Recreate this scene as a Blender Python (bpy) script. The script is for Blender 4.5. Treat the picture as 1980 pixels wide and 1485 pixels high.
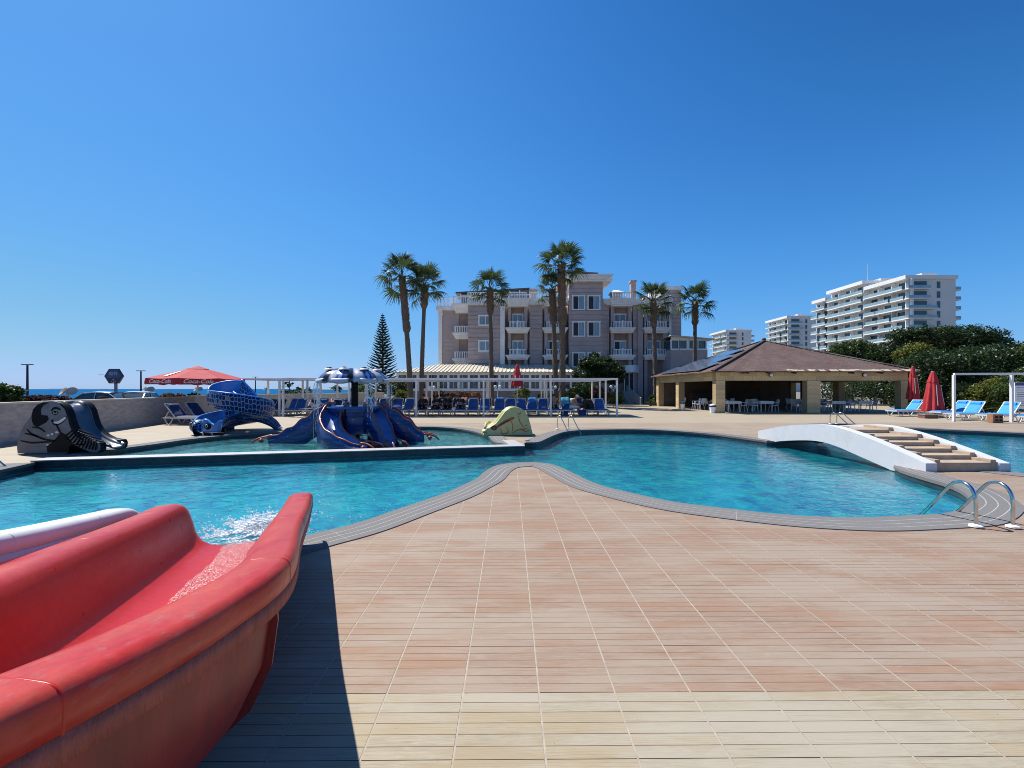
import bpy, bmesh, math, random
import numpy as np
from mathutils import Vector, Matrix, Quaternion
from mathutils.geometry import tessellate_polygon

for o in list(bpy.data.objects):
    bpy.data.objects.remove(o)
scene = bpy.context.scene
COL = scene.collection
RND = random.Random(11)
rad = math.radians

# ------------------------------------------------------------------ camera
F, H, CX, CY = 815.0, 1.6, 990.0, 752.0      # focal length (px of the photo), eye height, principal column, horizon row
cam_data = bpy.data.cameras.new('camera')
cam_data.sensor_width = 36.0
cam_data.lens = 36.0 * F / 1980.0
cam_data.shift_y = 9.5 / 1980.0
cam_data.clip_start = 0.02
cam_data.clip_end = 40000.0
cam = bpy.data.objects.new('camera', cam_data)
cam.location = (0, 0, H)
cam.rotation_euler = (rad(90), 0, 0)
COL.objects.link(cam)
scene.camera = cam

# ------------------------------------------------------------------ world, sun, exposure
SUN = Vector((0.55, -0.42, -1.0)).normalized()           # direction the light travels
sun_elev = math.asin(-SUN.z)
sun_az = math.atan2(-SUN.x, -SUN.y)                      # clockwise from +Y
world = bpy.data.worlds.new('World')
scene.world = world
world.use_nodes = True
wn = world.node_tree
wn.nodes.clear()
w_out = wn.nodes.new('ShaderNodeOutputWorld')
w_bg = wn.nodes.new('ShaderNodeBackground')
w_sky = wn.nodes.new('ShaderNodeTexSky')
w_sky.sky_type = 'NISHITA'
w_sky.sun_disc = False
w_sky.sun_elevation = sun_elev
w_sky.sun_rotation = sun_az
w_sky.altitude = 0.0
w_sky.air_density = 1.0
w_sky.dust_density = 0.25
w_sky.ozone_density = 3.6
SKY_S = 0.105
w_bg.inputs['Strength'].default_value = 0.078
# overall colour response of the phone camera on the clear sky: one curve per channel
w_mul = wn.nodes.new('ShaderNodeVectorMath'); w_mul.operation = 'SCALE'; w_mul.inputs['Scale'].default_value = SKY_S
w_cur = wn.nodes.new('ShaderNodeRGBCurve')
w_div = wn.nodes.new('ShaderNodeVectorMath'); w_div.operation = 'SCALE'; w_div.inputs['Scale'].default_value = 1 / SKY_S
for ci, pts in enumerate((((0, 0), (0.055, 0.004), (0.09, 0.018), (0.18, 0.075), (0.30, 0.145), (0.55, 0.27), (0.85, 0.40), (1, 0.45)),
                          ((0, 0), (0.12, 0.06), (0.165, 0.115), (0.21, 0.19), (0.33, 0.33), (0.45, 0.42), (0.70, 0.53), (1, 0.63)),
                          ((0, 0), (0.25, 0.26), (0.36, 0.475), (0.45, 0.66), (0.64, 0.86), (0.80, 0.90), (0.9, 0.86), (1, 0.85)))):
    cv = w_cur.mapping.curves[ci]
    while len(cv.points) < len(pts): cv.points.new(0.5, 0.5)
    for k, (px, py) in enumerate(pts): cv.points[k].location = (px, py)
w_cur.mapping.update()
wn.links.new(w_sky.outputs['Color'], w_mul.inputs[0])
wn.links.new(w_mul.outputs[0], w_cur.inputs['Color'])
wn.links.new(w_cur.outputs['Color'], w_div.inputs[0])
wn.links.new(w_div.outputs[0], w_bg.inputs['Color'])
wn.links.new(w_bg.outputs['Background'], w_out.inputs['Surface'])

sun_data = bpy.data.lights.new('sun', 'SUN')
sun_data.energy = 5.0
sun_data.angle = rad(0.53)
sun_data.color = (1.0, 0.945, 0.86)
sun = bpy.data.objects.new('sun', sun_data)
sun.rotation_euler = SUN.to_track_quat('-Z', 'Y').to_euler()
sun.location = (-30, 25, 60)
COL.objects.link(sun)

scene.view_settings.view_transform = 'Standard'
scene.view_settings.look = 'None'
scene.view_settings.exposure = 0.42
scene.view_settings.gamma = 1.0
scene.view_settings.use_curve_mapping = False
scene.render.engine = 'CYCLES'
scene.cycles.use_denoising = True
scene.cycles.filter_width = 0.95
scene.cycles.max_bounces = 8
scene.cycles.transparent_max_bounces = 12
scene.cycles.caustics_reflective = False
scene.cycles.caustics_refractive = False
scene.cycles.sample_clamp_indirect = 4.0

# ------------------------------------------------------------------ helpers
def G(u, v, z=0.0):
    """photo column/row of a point at height z -> plan position"""
    Y = F * (H - z) / (v - CY)
    return ((u - CX) * Y / F, Y)

def A(u, v, Y):
    """photo column/row of a point at distance Y -> position"""
    return Vector(((u - CX) * Y / F, Y, H + (CY - v) * Y / F))

WL = {}
def _link(o, parent, loc):
    COL.objects.link(o)
    o.location = loc
    if parent is not None:
        o.parent = parent
    return o

def tag(o, label=None, cat=None, group=None, kind=None):
    if label: o['label'] = label
    if cat: o['category'] = cat
    if group: o['group'] = group
    if kind: o['kind'] = kind
    return o

def thing(name, loc, label, cat, group=None, rz=0.0, kind=None):
    o = bpy.data.objects.new(name, None)
    o.empty_display_size = 0.2
    _link(o, None, loc)
    o.rotation_euler = (0, 0, rz)
    return tag(o, label, cat, group, kind)

def inst(name, me, parent=None, loc=(0, 0, 0), rot=None, scale=None):
    o = bpy.data.objects.new(name, me)
    _link(o, parent, loc)
    if rot is not None: o.rotation_euler = rot
    if scale is not None: o.scale = scale
    return o

def copy_tree(o, parent=None, loc=None, rz=None):
    c = o.copy()
    COL.objects.link(c)
    c.parent = parent
    if loc is not None: c.location = loc
    if rz is not None: c.rotation_euler = (0, 0, rz)
    for ch in list(o.children):
        copy_tree(ch, c)
    return c

ORD = ['first', 'second', 'third', 'fourth', 'fifth', 'sixth', 'seventh', 'eighth', 'ninth', 'tenth', 'eleventh', 'twelfth',
       'thirteenth', 'fourteenth', 'fifteenth', 'sixteenth', 'seventeenth', 'eighteenth', 'nineteenth', 'twentieth',
       'twenty-first', 'twenty-second', 'twenty-third', 'twenty-fourth', 'twenty-fifth', 'twenty-sixth', 'twenty-seventh', 'twenty-eighth']

class MB:
    """collects faces and links them as one mesh object"""
    def __init__(s):
        s.v = []; s.f = []; s.m = []
    def add(s, verts, faces, mi=0):
        n = len(s.v)
        s.v.extend([tuple(p) for p in verts])
        for f in faces:
            s.f.append([i + n for i in f]); s.m.append(mi)
        return s
    def box(s, c, size, mi=0, rz=0.0, mat=None):
        hx, hy, hz = size[0] / 2, size[1] / 2, size[2] / 2
        vs = [Vector((x, y, z)) for z in (-hz, hz) for (x, y) in ((-hx, -hy), (hx, -hy), (hx, hy), (-hx, hy))]
        if mat is not None: vs = [mat @ p for p in vs]
        elif rz:
            cz, sz = math.cos(rz), math.sin(rz)
            vs = [Vector((p.x * cz - p.y * sz, p.x * sz + p.y * cz, p.z)) for p in vs]
        c = Vector(c)
        return s.add([p + c for p in vs], [(0, 3, 2, 1), (4, 5, 6, 7), (0, 1, 5, 4), (1, 2, 6, 5), (2, 3, 7, 6), (3, 0, 4, 7)], mi)
    def b2(s, x0, x1, y0, y1, z0, z1, mi=0):
        return s.box(((x0 + x1) / 2, (y0 + y1) / 2, (z0 + z1) / 2), (x1 - x0, y1 - y0, z1 - z0), mi)
    def beam(s, p, q, w, h, mi=0, up=(0, 0, 1)):
        p, q = Vector(p), Vector(q)
        d = (q - p); L = d.length; d.normalize()
        side = d.cross(Vector(up))
        if side.length < 1e-4: side = d.cross(Vector((0, 1, 0)))
        side.normalize(); u = side.cross(d)
        vs = []
        for e in (p, q):
            for (a, b) in ((-1, -1), (1, -1), (1, 1), (-1, 1)):
                vs.append(e + side * (a * w / 2) + u * (b * h / 2))
        return s.add(vs, [(0, 1, 2, 3), (7, 6, 5, 4), (0, 4, 5, 1), (1, 5, 6, 2), (2, 6, 7, 3), (3, 7, 4, 0)], mi)
    def tube(s, pts, r, n=8, mi=0, cap=True, flat=None):
        pts = [Vector(p) for p in pts]
        rs = r if isinstance(r, (list, tuple)) else [r] * len(pts)
        base = len(s.v)
        t0 = (pts[1] - pts[0]).normalized()
        nrm = t0.cross(Vector((0, 0, 1)))
        if nrm.length < 1e-3: nrm = t0.cross(Vector((1, 0, 0)))
        nrm.normalize()
        for i, p in enumerate(pts):
            t = (pts[min(i + 1, len(pts) - 1)] - pts[max(i - 1, 0)])
            if t.length < 1e-9: t = t0.copy()
            t.normalize()
            nrm = (nrm - t * nrm.dot(t))
            if nrm.length < 1e-5: nrm = t.orthogonal()
            nrm.normalize()
            b = t.cross(nrm)
            for k in range(n):
                a = 2 * math.pi * k / n
                s.v.append(tuple(p + (nrm * math.cos(a) + b * math.sin(a) * (flat or 1.0)) * rs[i]))
        for i in range(len(pts) - 1):
            for k in range(n):
                k2 = (k + 1) % n
                s.f.append([base + i * n + k, base + i * n + k2, base + (i + 1) * n + k2, base + (i + 1) * n + k]); s.m.append(mi)
        if cap:
            s.f.append([base + k for k in reversed(range(n))]); s.m.append(mi)
            s.f.append([base + (len(pts) - 1) * n + k for k in range(n)]); s.m.append(mi)
        return s
    def prism(s, poly, fn, d0, d1, mi=0, mi_side=None):
        """poly: 2-D outline; fn(a, b, d) -> point; extruded from depth d0 to d1"""
        n = len(poly)
        vs = [fn(a, b, d0) for a, b in poly] + [fn(a, b, d1) for a, b in poly]
        tris = tessellate_polygon([[Vector((a, b, 0)) for a, b in poly]])
        s.add(vs, [], mi)
        base = len(s.v) - 2 * n
        for t in tris:
            s.f.append([base + i for i in t]); s.m.append(mi)
            s.f.append([base + n + i for i in reversed(t)]); s.m.append(mi)
        ms = mi if mi_side is None else mi_side
        for i in range(n):
            j = (i + 1) % n
            s.f.append([base + i, base + j, base + n + j, base + n + i]); s.m.append(ms)
        return s
    def lathe(s, prof, n=16, c=(0, 0, 0), mi=0, sx=1.0, sy=1.0):
        base = len(s.v)
        for (r, z) in prof:
            for k in range(n):
                a = 2 * math.pi * k / n
                s.v.append((c[0] + r * math.cos(a) * sx, c[1] + r * math.sin(a) * sy, c[2] + z))
        for i in range(len(prof) - 1):
            for k in range(n):
                k2 = (k + 1) % n
                s.f.append([base + i * n + k, base + i * n + k2, base + (i + 1) * n + k2, base + (i + 1) * n + k]); s.m.append(mi)
        s.f.append([base + k for k in reversed(range(n))]); s.m.append(mi)
        s.f.append([base + (len(prof) - 1) * n + k for k in range(n)]); s.m.append(mi)
        return s
    def ball(s, c, r, n=10, m=6, mi=0):
        r3 = r if isinstance(r, (list, tuple)) else (r, r, r)
        prof = [(max(1e-4, math.sin(math.pi * i / m)), -math.cos(math.pi * i / m)) for i in range(m + 1)]
        base = len(s.v)
        for (q, z) in prof:
            for k in range(n):
                a = 2 * math.pi * k / n
                s.v.append((c[0] + q * math.cos(a) * r3[0], c[1] + q * math.sin(a) * r3[1], c[2] + z * r3[2]))
        for i in range(m):
            for k in range(n):
                k2 = (k + 1) % n
                s.f.append([base + i * n + k, base + i * n + k2, base + (i + 1) * n + k2, base + (i + 1) * n + k]); s.m.append(mi)
        return s
    def grid(s, fn, nu, nv, mi=0, close_u=False, close_v=False):
        """fn(i, j) -> point, i in 0..nu-1, j in 0..nv-1; mi may be a function of (i, j)"""
        base = len(s.v)
        for i in range(nu):
            for j in range(nv):
                s.v.append(tuple(fn(i, j)))
        for i in range(nu if close_u else nu - 1):
            for j in range(nv if close_v else nv - 1):
                i2, j2 = (i + 1) % nu, (j + 1) % nv
                s.f.append([base + i * nv + j, base + i2 * nv + j, base + i2 * nv + j2, base + i * nv + j2])
                s.m.append(mi(i, j) if callable(mi) else mi)
        return s
    def mesh(s, name, mats, smooth=None):
        me = bpy.data.meshes.new(name)
        me.from_pydata(s.v, [], s.f)
        for m in (mats if isinstance(mats, (list, tuple)) else [mats]):
            me.materials.append(m)
        me.polygons.foreach_set('material_index', s.m)
        if smooth is not None:
            me.shade_smooth()
            if smooth < 180: me.set_sharp_from_angle(angle=rad(smooth))
        me.update()
        return me
    def build(s, name, mats, parent=None, smooth=None, origin=None, loc=(0, 0, 0), fix=False):
        if origin is not None:
            ox, oy, oz = origin
            s.v = [(x - ox, y - oy, z - oz) for x, y, z in s.v]
            if parent is None: loc = origin
        me = s.mesh(name, mats, smooth)
        if fix:
            bm = bmesh.new(); bm.from_mesh(me)
            bmesh.ops.recalc_face_normals(bm, faces=bm.faces)
            bm.to_mesh(me); bm.free()
        return inst(name, me, parent, loc)

def catmull(pts, per=8, closed=False):
    out = []
    n = len(pts)
    P = [Vector(p) for p in pts]
    rng = range(n) if closed else range(n - 1)
    for i in rng:
        if closed:
            p0, p1, p2, p3 = P[(i - 1) % n], P[i], P[(i + 1) % n], P[(i + 2) % n]
        else:
            p1, p2 = P[i], P[i + 1]
            p0 = P[i - 1] if i > 0 else p1 * 2 - p2
            p3 = P[i + 2] if i + 2 < n else p2 * 2 - p1
        for k in range(per):
            t = k / per
            out.append(0.5 * ((2 * p1) + (p2 - p0) * t + (2 * p0 - 5 * p1 + 4 * p2 - p3) * t * t + (3 * p1 - p0 - 3 * p2 + p3) * t ** 3))
    if not closed: out.append(P[-1].copy())
    return out

def resample(pts, step):
    P = [Vector(p) for p in pts]
    d = [0.0]
    for a, b in zip(P, P[1:]): d.append(d[-1] + (b - a).length)
    n = max(2, int(round(d[-1] / step)) + 1)
    out = []; k = 0
    for i in range(n):
        t = d[-1] * i / (n - 1)
        while k < len(d) - 2 and d[k + 1] < t: k += 1
        seg = d[k + 1] - d[k]
        out.append(P[k].lerp(P[k + 1], 0 if seg < 1e-9 else (t - d[k]) / seg))
    return out

def inside(pt, poly):
    x, y = pt; r = False
    n = len(poly); j = n - 1
    for i in range(n):
        xi, yi = poly[i][0], poly[i][1]; xj, yj = poly[j][0], poly[j][1]
        if (yi > y) != (yj > y) and x < (xj - xi) * (y - yi) / (yj - yi) + xi: r = not r
        j = i
    return r

def area2(poly):
    return sum(poly[i - 1][0] * poly[i][1] - poly[i][0] * poly[i - 1][1] for i in range(len(poly))) / 2

def flat_mesh(name, loops, z, mat, up=True):
    vs = []; L = []
    for lp in loops:
        L.append([Vector((p[0], p[1], 0)) for p in lp]); vs.extend([(p[0], p[1], z) for p in lp])
    tris = tessellate_polygon(L)
    fs = []
    for t in tris:
        a, b, c = (vs[i] for i in t)
        cr = (b[0] - a[0]) * (c[1] - a[1]) - (b[1] - a[1]) * (c[0] - a[0])
        if abs(cr) < 1e-9: continue
        fs.append(tuple(t) if (cr > 0) == up else tuple(reversed(t)))
    me = bpy.data.meshes.new(name)
    me.from_pydata(vs, [], fs); me.materials.append(mat); me.update()
    return me

# ------------------------------------------------------------------ materials
MATS = {}
def _nt(name):
    m = bpy.data.materials.new(name); m.use_nodes = True
    nt = m.node_tree
    for n in list(nt.nodes):
        if n.type not in ('BSDF_PRINCIPLED', 'OUTPUT_MATERIAL'): nt.nodes.remove(n)
    return m, nt, nt.nodes['Principled BSDF']

def N(nt, t, **kw):
    n = nt.nodes.new(t)
    for k, v in kw.items():
        if k.startswith('i_'):
            key = k[2:].replace('_', ' ')
            n.inputs[int(key) if key.isdigit() else key].default_value = v
        else: setattr(n, k, v)
    return n

def coords(nt, space='object', scale=(1, 1, 1)):
    tc = N(nt, 'ShaderNodeNewGeometry') if space == 'world' else N(nt, 'ShaderNodeTexCoord')
    out = tc.outputs['Position'] if space == 'world' else tc.outputs['Object']
    if scale != (1, 1, 1):
        mp = N(nt, 'ShaderNodeMapping'); mp.inputs['Scale'].default_value = scale
        nt.links.new(out, mp.inputs['Vector']); out = mp.outputs['Vector']
    return out

def mix_rgb(nt, fac, a, b, mode='MIX'):
    n = N(nt, 'ShaderNodeMix', data_type='RGBA', blend_type=mode)
    for sock, val in ((n.inputs[0], fac), (n.inputs[6], a), (n.inputs[7], b)):
        if hasattr(val, 'links') or isinstance(val, bpy.types.NodeSocket): nt.links.new(val, sock)
        elif isinstance(val, (tuple, list)): sock.default_value = (*val[:3], 1.0)
        else: sock.default_value = val
    return n.outputs[2]

def ramp(nt, fac, stops):
    n = N(nt, 'ShaderNodeValToRGB')
    e = n.color_ramp.elements
    while len(e) < len(stops): e.new(0.5)
    for k, (p, c) in enumerate(stops):
        e[k].position = p
        e[k].color = (c, c, c, 1) if isinstance(c, (int, float)) else (*c[:3], 1)
    nt.links.new(fac, n.inputs['Fac'])
    return n.outputs['Color']

def mathn(nt, op, a, b=None, clamp=False):
    n = N(nt, 'ShaderNodeMath', operation=op, use_clamp=clamp)
    for k, val in enumerate((a, b)):
        if val is None: continue
        if isinstance(val, bpy.types.NodeSocket): nt.links.new(val, n.inputs[k])
        else: n.inputs[k].default_value = val
    return n.outputs[0]

def noise(nt, vec, scale, detail=4.0, rough=0.55, dist=0.0):
    n = N(nt, 'ShaderNodeTexNoise', i_Scale=scale, i_Detail=detail, i_Roughness=rough, i_Distortion=dist)
    nt.links.new(vec, n.inputs['Vector'])
    return n.outputs['Fac']

def bump(nt, bs, height, strength=0.3, distance=0.01):
    n = N(nt, 'ShaderNodeBump', i_Strength=strength, i_Distance=distance)
    nt.links.new(height, n.inputs['Height']); nt.links.new(n.outputs['Normal'], bs.inputs['Normal'])

def mat(name, col, rough=0.6, metal=0.0, var=0.18, vs=3.0, bmp=0.0, bs_=40.0, space='object', dirt=None, rnd=0.0, coat=0.0, spec=None, stretch=(1, 1, 1)):
    """plain surface with blotchy tone, fine grain, optional dirt and per-object tone"""
    if name in MATS: return MATS[name]
    m, nt, bs = _nt(name)
    co = coords(nt, space, stretch)
    n1 = noise(nt, co, vs, 5.0, 0.6)
    c = mix_rgb(nt, ramp(nt, n1, [(0.3, 0.0), (0.7, 1.0)]), tuple(x * (1 - var) for x in col), tuple(min(0.95, x * (1 + var * 0.8)) for x in col))
    if dirt:
        n2 = noise(nt, co, vs * 0.6 + 0.7, 6.0, 0.7)
        c = mix_rgb(nt, ramp(nt, n2, [(0.52, 0.0), (0.75, dirt[1])]), c, dirt[0])
    if rnd:
        oi = N(nt, 'ShaderNodeObjectInfo')
        hs = N(nt, 'ShaderNodeHueSaturation')
        nt.links.new(c, hs.inputs['Color'])
        nt.links.new(mathn(nt, 'ADD', mathn(nt, 'MULTIPLY', oi.outputs['Random'], rnd * 2), 1 - rnd), hs.inputs['Value'])
        c = hs.outputs['Color']
    nt.links.new(c, bs.inputs['Base Color'])
    bs.inputs['Roughness'].default_value = rough
    bs.inputs['Metallic'].default_value = metal
    if coat: bs.inputs['Coat Weight'].default_value = coat
    if spec is not None: bs.inputs['Specular IOR Level'].default_value = spec
    if bmp: bump(nt, bs, noise(nt, co, bs_, 3.0), bmp, 0.01)
    MATS[name] = m
    return m
# ------------------------------------------------------------------ surfaces of the place
def wood_tile_mat(name, c_lo, c_hi, c_or, bleach, line=None):
    m, nt, bs = _nt(name)
    tc = N(nt, 'ShaderNodeTexCoord')
    oi = N(nt, 'ShaderNodeObjectInfo')
    geo = N(nt, 'ShaderNodeNewGeometry')
    sep = N(nt, 'ShaderNodeSeparateXYZ'); nt.links.new(tc.outputs['Object'], sep.inputs[0])
    plank = mathn(nt, 'FLOOR', mathn(nt, 'MULTIPLY', mathn(nt, 'ADD', sep.outputs['Y'], 0.1975), 15.2))
    cmb = N(nt, 'ShaderNodeCombineXYZ')
    nt.links.new(plank, cmb.inputs[0]); nt.links.new(mathn(nt, 'MULTIPLY', oi.outputs['Random'], 57.0), cmb.inputs[1])
    wh = N(nt, 'ShaderNodeTexWhiteNoise', noise_dimensions='2D'); nt.links.new(cmb.outputs[0], wh.inputs['Vector'])
    # grain, drawn out along the plank
    off = N(nt, 'ShaderNodeVectorMath', operation='ADD'); nt.links.new(tc.outputs['Object'], off.inputs[0])
    cm2 = N(nt, 'ShaderNodeCombineXYZ'); nt.links.new(mathn(nt, 'MULTIPLY', plank, 3.7), cm2.inputs[0]); nt.links.new(mathn(nt, 'MULTIPLY', oi.outputs['Random'], 31.0), cm2.inputs[2])
    nt.links.new(cm2.outputs[0], off.inputs[1])
    mp = N(nt, 'ShaderNodeMapping'); mp.inputs['Scale'].default_value = (4.0, 75.0, 1.0)
    nt.links.new(off.outputs[0], mp.inputs['Vector'])
    gr = noise(nt, mp.outputs[0], 1.6, 5.0, 0.6, 1.2)
    c = mix_rgb(nt, ramp(nt, gr, [(0.34, 0.0), (0.66, 1.0)]), tuple(x * 0.92 for x in c_lo), tuple(x * 1.04 for x in c_hi))
    c = mix_rgb(nt, mathn(nt, 'MULTIPLY', ramp(nt, wh.outputs['Value'], [(0.45, 0.0), (0.95, 1.0)]), 0.85), c, c_or)
    # sun-bleached and worn patches, brown stains: positions fixed on the deck
    wm1 = N(nt, 'ShaderNodeMapping'); wm1.inputs['Scale'].default_value = (0.55, 1.9, 1); nt.links.new(geo.outputs['Position'], wm1.inputs['Vector'])
    w1 = noise(nt, wm1.outputs[0], 1.0, 9.0, 0.68)
    c = mix_rgb(nt, ramp(nt, w1, [(0.42, 0.85), (0.56, 0.05)]), c, bleach)
    wmp = N(nt, 'ShaderNodeMapping'); wmp.inputs['Location'].default_value = (7.3, 2.2, 0); wmp.inputs['Scale'].default_value = (0.7, 2.4, 1)
    nt.links.new(geo.outputs['Position'], wmp.inputs['Vector'])
    w2 = noise(nt, wmp.outputs[0], 1.0, 9.0, 0.7)
    c = mix_rgb(nt, ramp(nt, w2, [(0.56, 0.0), (0.62, 0.45)]), c, tuple(x * f for x, f in zip(c_or, (0.85, 0.8, 0.7))))
    w3 = noise(nt, wmp.outputs[0], 9.0, 5.0, 0.7)
    c = mix_rgb(nt, ramp(nt, w3, [(0.62, 0.0), (0.74, 0.5)]), c, (0.40, 0.365, 0.325))
    # dark cathedral grain lines here and there, small specks of dirt
    wv = N(nt, 'ShaderNodeTexWave', i_Scale=1.0, i_Distortion=7.0, i_Detail=2.0, bands_direction='Y'); wm = N(nt, 'ShaderNodeMapping'); wm.inputs['Scale'].default_value = (3.0, 26.0, 1.0)
    nt.links.new(off.outputs[0], wm.inputs['Vector']); nt.links.new(wm.outputs[0], wv.inputs['Vector'])
    c = mix_rgb(nt, mathn(nt, 'MULTIPLY', ramp(nt, wv.outputs['Fac'], [(0.0, 0.4), (0.12, 0.0)]), ramp(nt, wh.outputs['Value'], [(0.5, 0.15), (0.8, 1.0)])), c, tuple(x * 0.55 for x in c_or))
    w4 = noise(nt, geo.outputs['Position'], 45.0, 2.0, 0.5)
    c = mix_rgb(nt, ramp(nt, w4, [(0.74, 0.0), (0.78, 0.6)]), c, (0.12, 0.09, 0.07))
    if line:
        c = mix_rgb(nt, line(nt, geo), c, (0.30, 0.25, 0.19))
    nt.links.new(c, bs.inputs['Base Color'])
    bs.inputs['Roughness'].default_value = 0.62
    bs.inputs['Specular IOR Level'].default_value = 0.3
    bump(nt, bs, gr, 0.25, 0.004)
    MATS[name] = m
    return m

def deck_lines(nt, geo):
    sp = N(nt, 'ShaderNodeSeparateXYZ'); nt.links.new(geo.outputs['Position'], sp.inputs[0])
    outs = []
    for ax, ph, wd in (('X', 0.159, 0.010), ('Y', 2.22, 0.010)):
        fr = mathn(nt, 'FRACT', mathn(nt, 'MULTIPLY', mathn(nt, 'SUBTRACT', sp.outputs[ax], ph), 2.5))
        outs.append(mathn(nt, 'LESS_THAN', fr, wd * 2.5))
    return mathn(nt, 'MULTIPLY', mathn(nt, 'MAXIMUM', outs[0], outs[1]), 0.4)

TILE_PINK = wood_tile_mat('wood_look_tile_pink', (0.261, 0.179, 0.126), (0.326, 0.234, 0.169), (0.313, 0.182, 0.113), (0.337, 0.271, 0.208))
TILE_CREAM = wood_tile_mat('wood_look_tile_cream', (0.293, 0.251, 0.175), (0.377, 0.327, 0.236), (0.356, 0.283, 0.173), (0.381, 0.343, 0.267))
DECK_PINK = wood_tile_mat('deck_pink', (0.296, 0.228, 0.164), (0.335, 0.262, 0.194), (0.317, 0.221, 0.150), (0.353, 0.297, 0.224), deck_lines)
DECK_CREAM = wood_tile_mat('deck_cream', (0.341, 0.284, 0.200), (0.392, 0.331, 0.240), (0.372, 0.296, 0.197), (0.397, 0.347, 0.264), deck_lines)
GROUT = mat('grout', (0.38, 0.33, 0.26), 0.85, vs=14, var=0.2)
GROOVE = mat('groove_dirt', (0.25, 0.18, 0.13), 0.9, vs=5, var=0.35, space='world')
GRANITE = mat('grey_granite', (0.185, 0.18, 0.176), 0.85, vs=190, var=0.5, space='world', dirt=((0.28, 0.265, 0.245), 0.5), spec=0.15)
STRIPE = mat('pale_inlay', (0.40, 0.385, 0.36), 0.7, vs=8, var=0.2, space='world')
WALL_DARK = mat('dark_pool_tile', (0.028, 0.045, 0.055), 0.35, vs=5, var=0.5, space='world', dirt=((0.09, 0.10, 0.10), 0.5))
LEDGE = mat('pale_granite', (0.42, 0.41, 0.40), 0.6, vs=60, var=0.25, space='world')

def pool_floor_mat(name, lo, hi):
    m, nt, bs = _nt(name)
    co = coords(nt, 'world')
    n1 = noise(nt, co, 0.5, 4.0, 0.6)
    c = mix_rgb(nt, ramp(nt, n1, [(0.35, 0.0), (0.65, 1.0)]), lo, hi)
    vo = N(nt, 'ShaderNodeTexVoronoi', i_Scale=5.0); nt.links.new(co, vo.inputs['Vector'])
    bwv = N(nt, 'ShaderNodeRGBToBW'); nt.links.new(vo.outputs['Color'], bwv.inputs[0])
    c = mix_rgb(nt, 0.75, c, bwv.outputs[0], 'OVERLAY')  # mosaic tones, contrast raised to paint in the caustic light web
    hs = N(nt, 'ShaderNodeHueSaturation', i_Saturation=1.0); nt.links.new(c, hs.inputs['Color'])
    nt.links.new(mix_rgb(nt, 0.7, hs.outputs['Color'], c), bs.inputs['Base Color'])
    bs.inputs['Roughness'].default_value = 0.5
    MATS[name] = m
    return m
FLOOR_BLUE = pool_floor_mat('blue_mosaic_caustics', (0.04, 0.47, 0.66), (0.09, 0.66, 0.84))
FLOOR_TEAL = pool_floor_mat('teal_mosaic_caustics', (0.13, 0.42, 0.50), (0.24, 0.56, 0.62))

def water_mat(name, tint, scale, strength, rfr=0.45):
    m, nt, bs = _nt(name)
    nt.nodes.remove(bs)
    out = [n for n in nt.nodes if n.type == 'OUTPUT_MATERIAL'][0]
    co = coords(nt, 'world', (1.0, 1.55, 1.0))
    n1 = noise(nt, co, scale, 3.0, 0.55, 0.6)
    n2 = noise(nt, co, scale * 3.1, 2.0, 0.5, 0.4)
    n3 = noise(nt, co, 0.35, 2.0, 0.5)                   # calm and ruffled areas
    h = mathn(nt, 'ADD', n1, mathn(nt, 'MULTIPLY', n2, 0.38))
    h = mathn(nt, 'MULTIPLY', h, mathn(nt, 'ADD', mathn(nt, 'MULTIPLY', n3, 1.1), 0.45))
    bp = N(nt, 'ShaderNodeBump', i_Strength=strength, i_Distance=0.06); nt.links.new(h, bp.inputs['Height'])
    fr = N(nt, 'ShaderNodeFresnel', i_IOR=1.33); nt.links.new(bp.outputs[0], fr.inputs['Normal'])
    tr = N(nt, 'ShaderNodeBsdfTransparent', i_Color=(*tint, 1))
    rf = N(nt, 'ShaderNodeBsdfRefraction', i_IOR=1.33, i_Roughness=0.0, i_Color=(*tint, 1)); nt.links.new(bp.outputs[0], rf.inputs['Normal'])
    gl = N(nt, 'ShaderNodeBsdfGlossy', i_Roughness=0.03, i_Color=(1, 1, 1, 1)); nt.links.new(bp.outputs[0], gl.inputs['Normal'])
    m1 = N(nt, 'ShaderNodeMixShader', i_Fac=rfr); nt.links.new(tr.outputs[0], m1.inputs[1]); nt.links.new(rf.outputs[0], m1.inputs[2])
    m2 = N(nt, 'ShaderNodeMixShader'); nt.links.new(fr.outputs[0], m2.inputs[0]); nt.links.new(m1.outputs[0], m2.inputs[1]); nt.links.new(gl.outputs[0], m2.inputs[2])
    nt.links.new(m2.outputs[0], out.inputs['Surface'])
    MATS[name] = m
    return m
WATER = water_mat('pool_water', (0.50, 0.94, 0.98), 3.0, 0.30, 0.6)
WATER_KIDS = water_mat('shallow_water', (0.66, 0.92, 0.93), 3.6, 0.32)

def sea_mat():
    m, nt, bs = _nt('sea_water')
    co = coords(nt, 'world', (1, 1, 1))
    n0 = noise(nt, coords(nt, 'world', (0.02, 0.004, 1)), 1.0, 4.0)
    c = mix_rgb(nt, n0, (0.010, 0.090, 0.23), (0.020, 0.13, 0.30))
    nt.links.new(c, bs.inputs['Base Color'])
    bs.inputs['Roughness'].default_value = 0.5
    bs.inputs['Specular IOR Level'].default_value = 0.0
    h = mathn(nt, 'ADD', noise(nt, co, 0.25, 4.0), mathn(nt, 'MULTIPLY', noise(nt, co, 1.1, 3.0), 0.5))
    bump(nt, bs, h, 1.0, 1.2)
    return m

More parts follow.
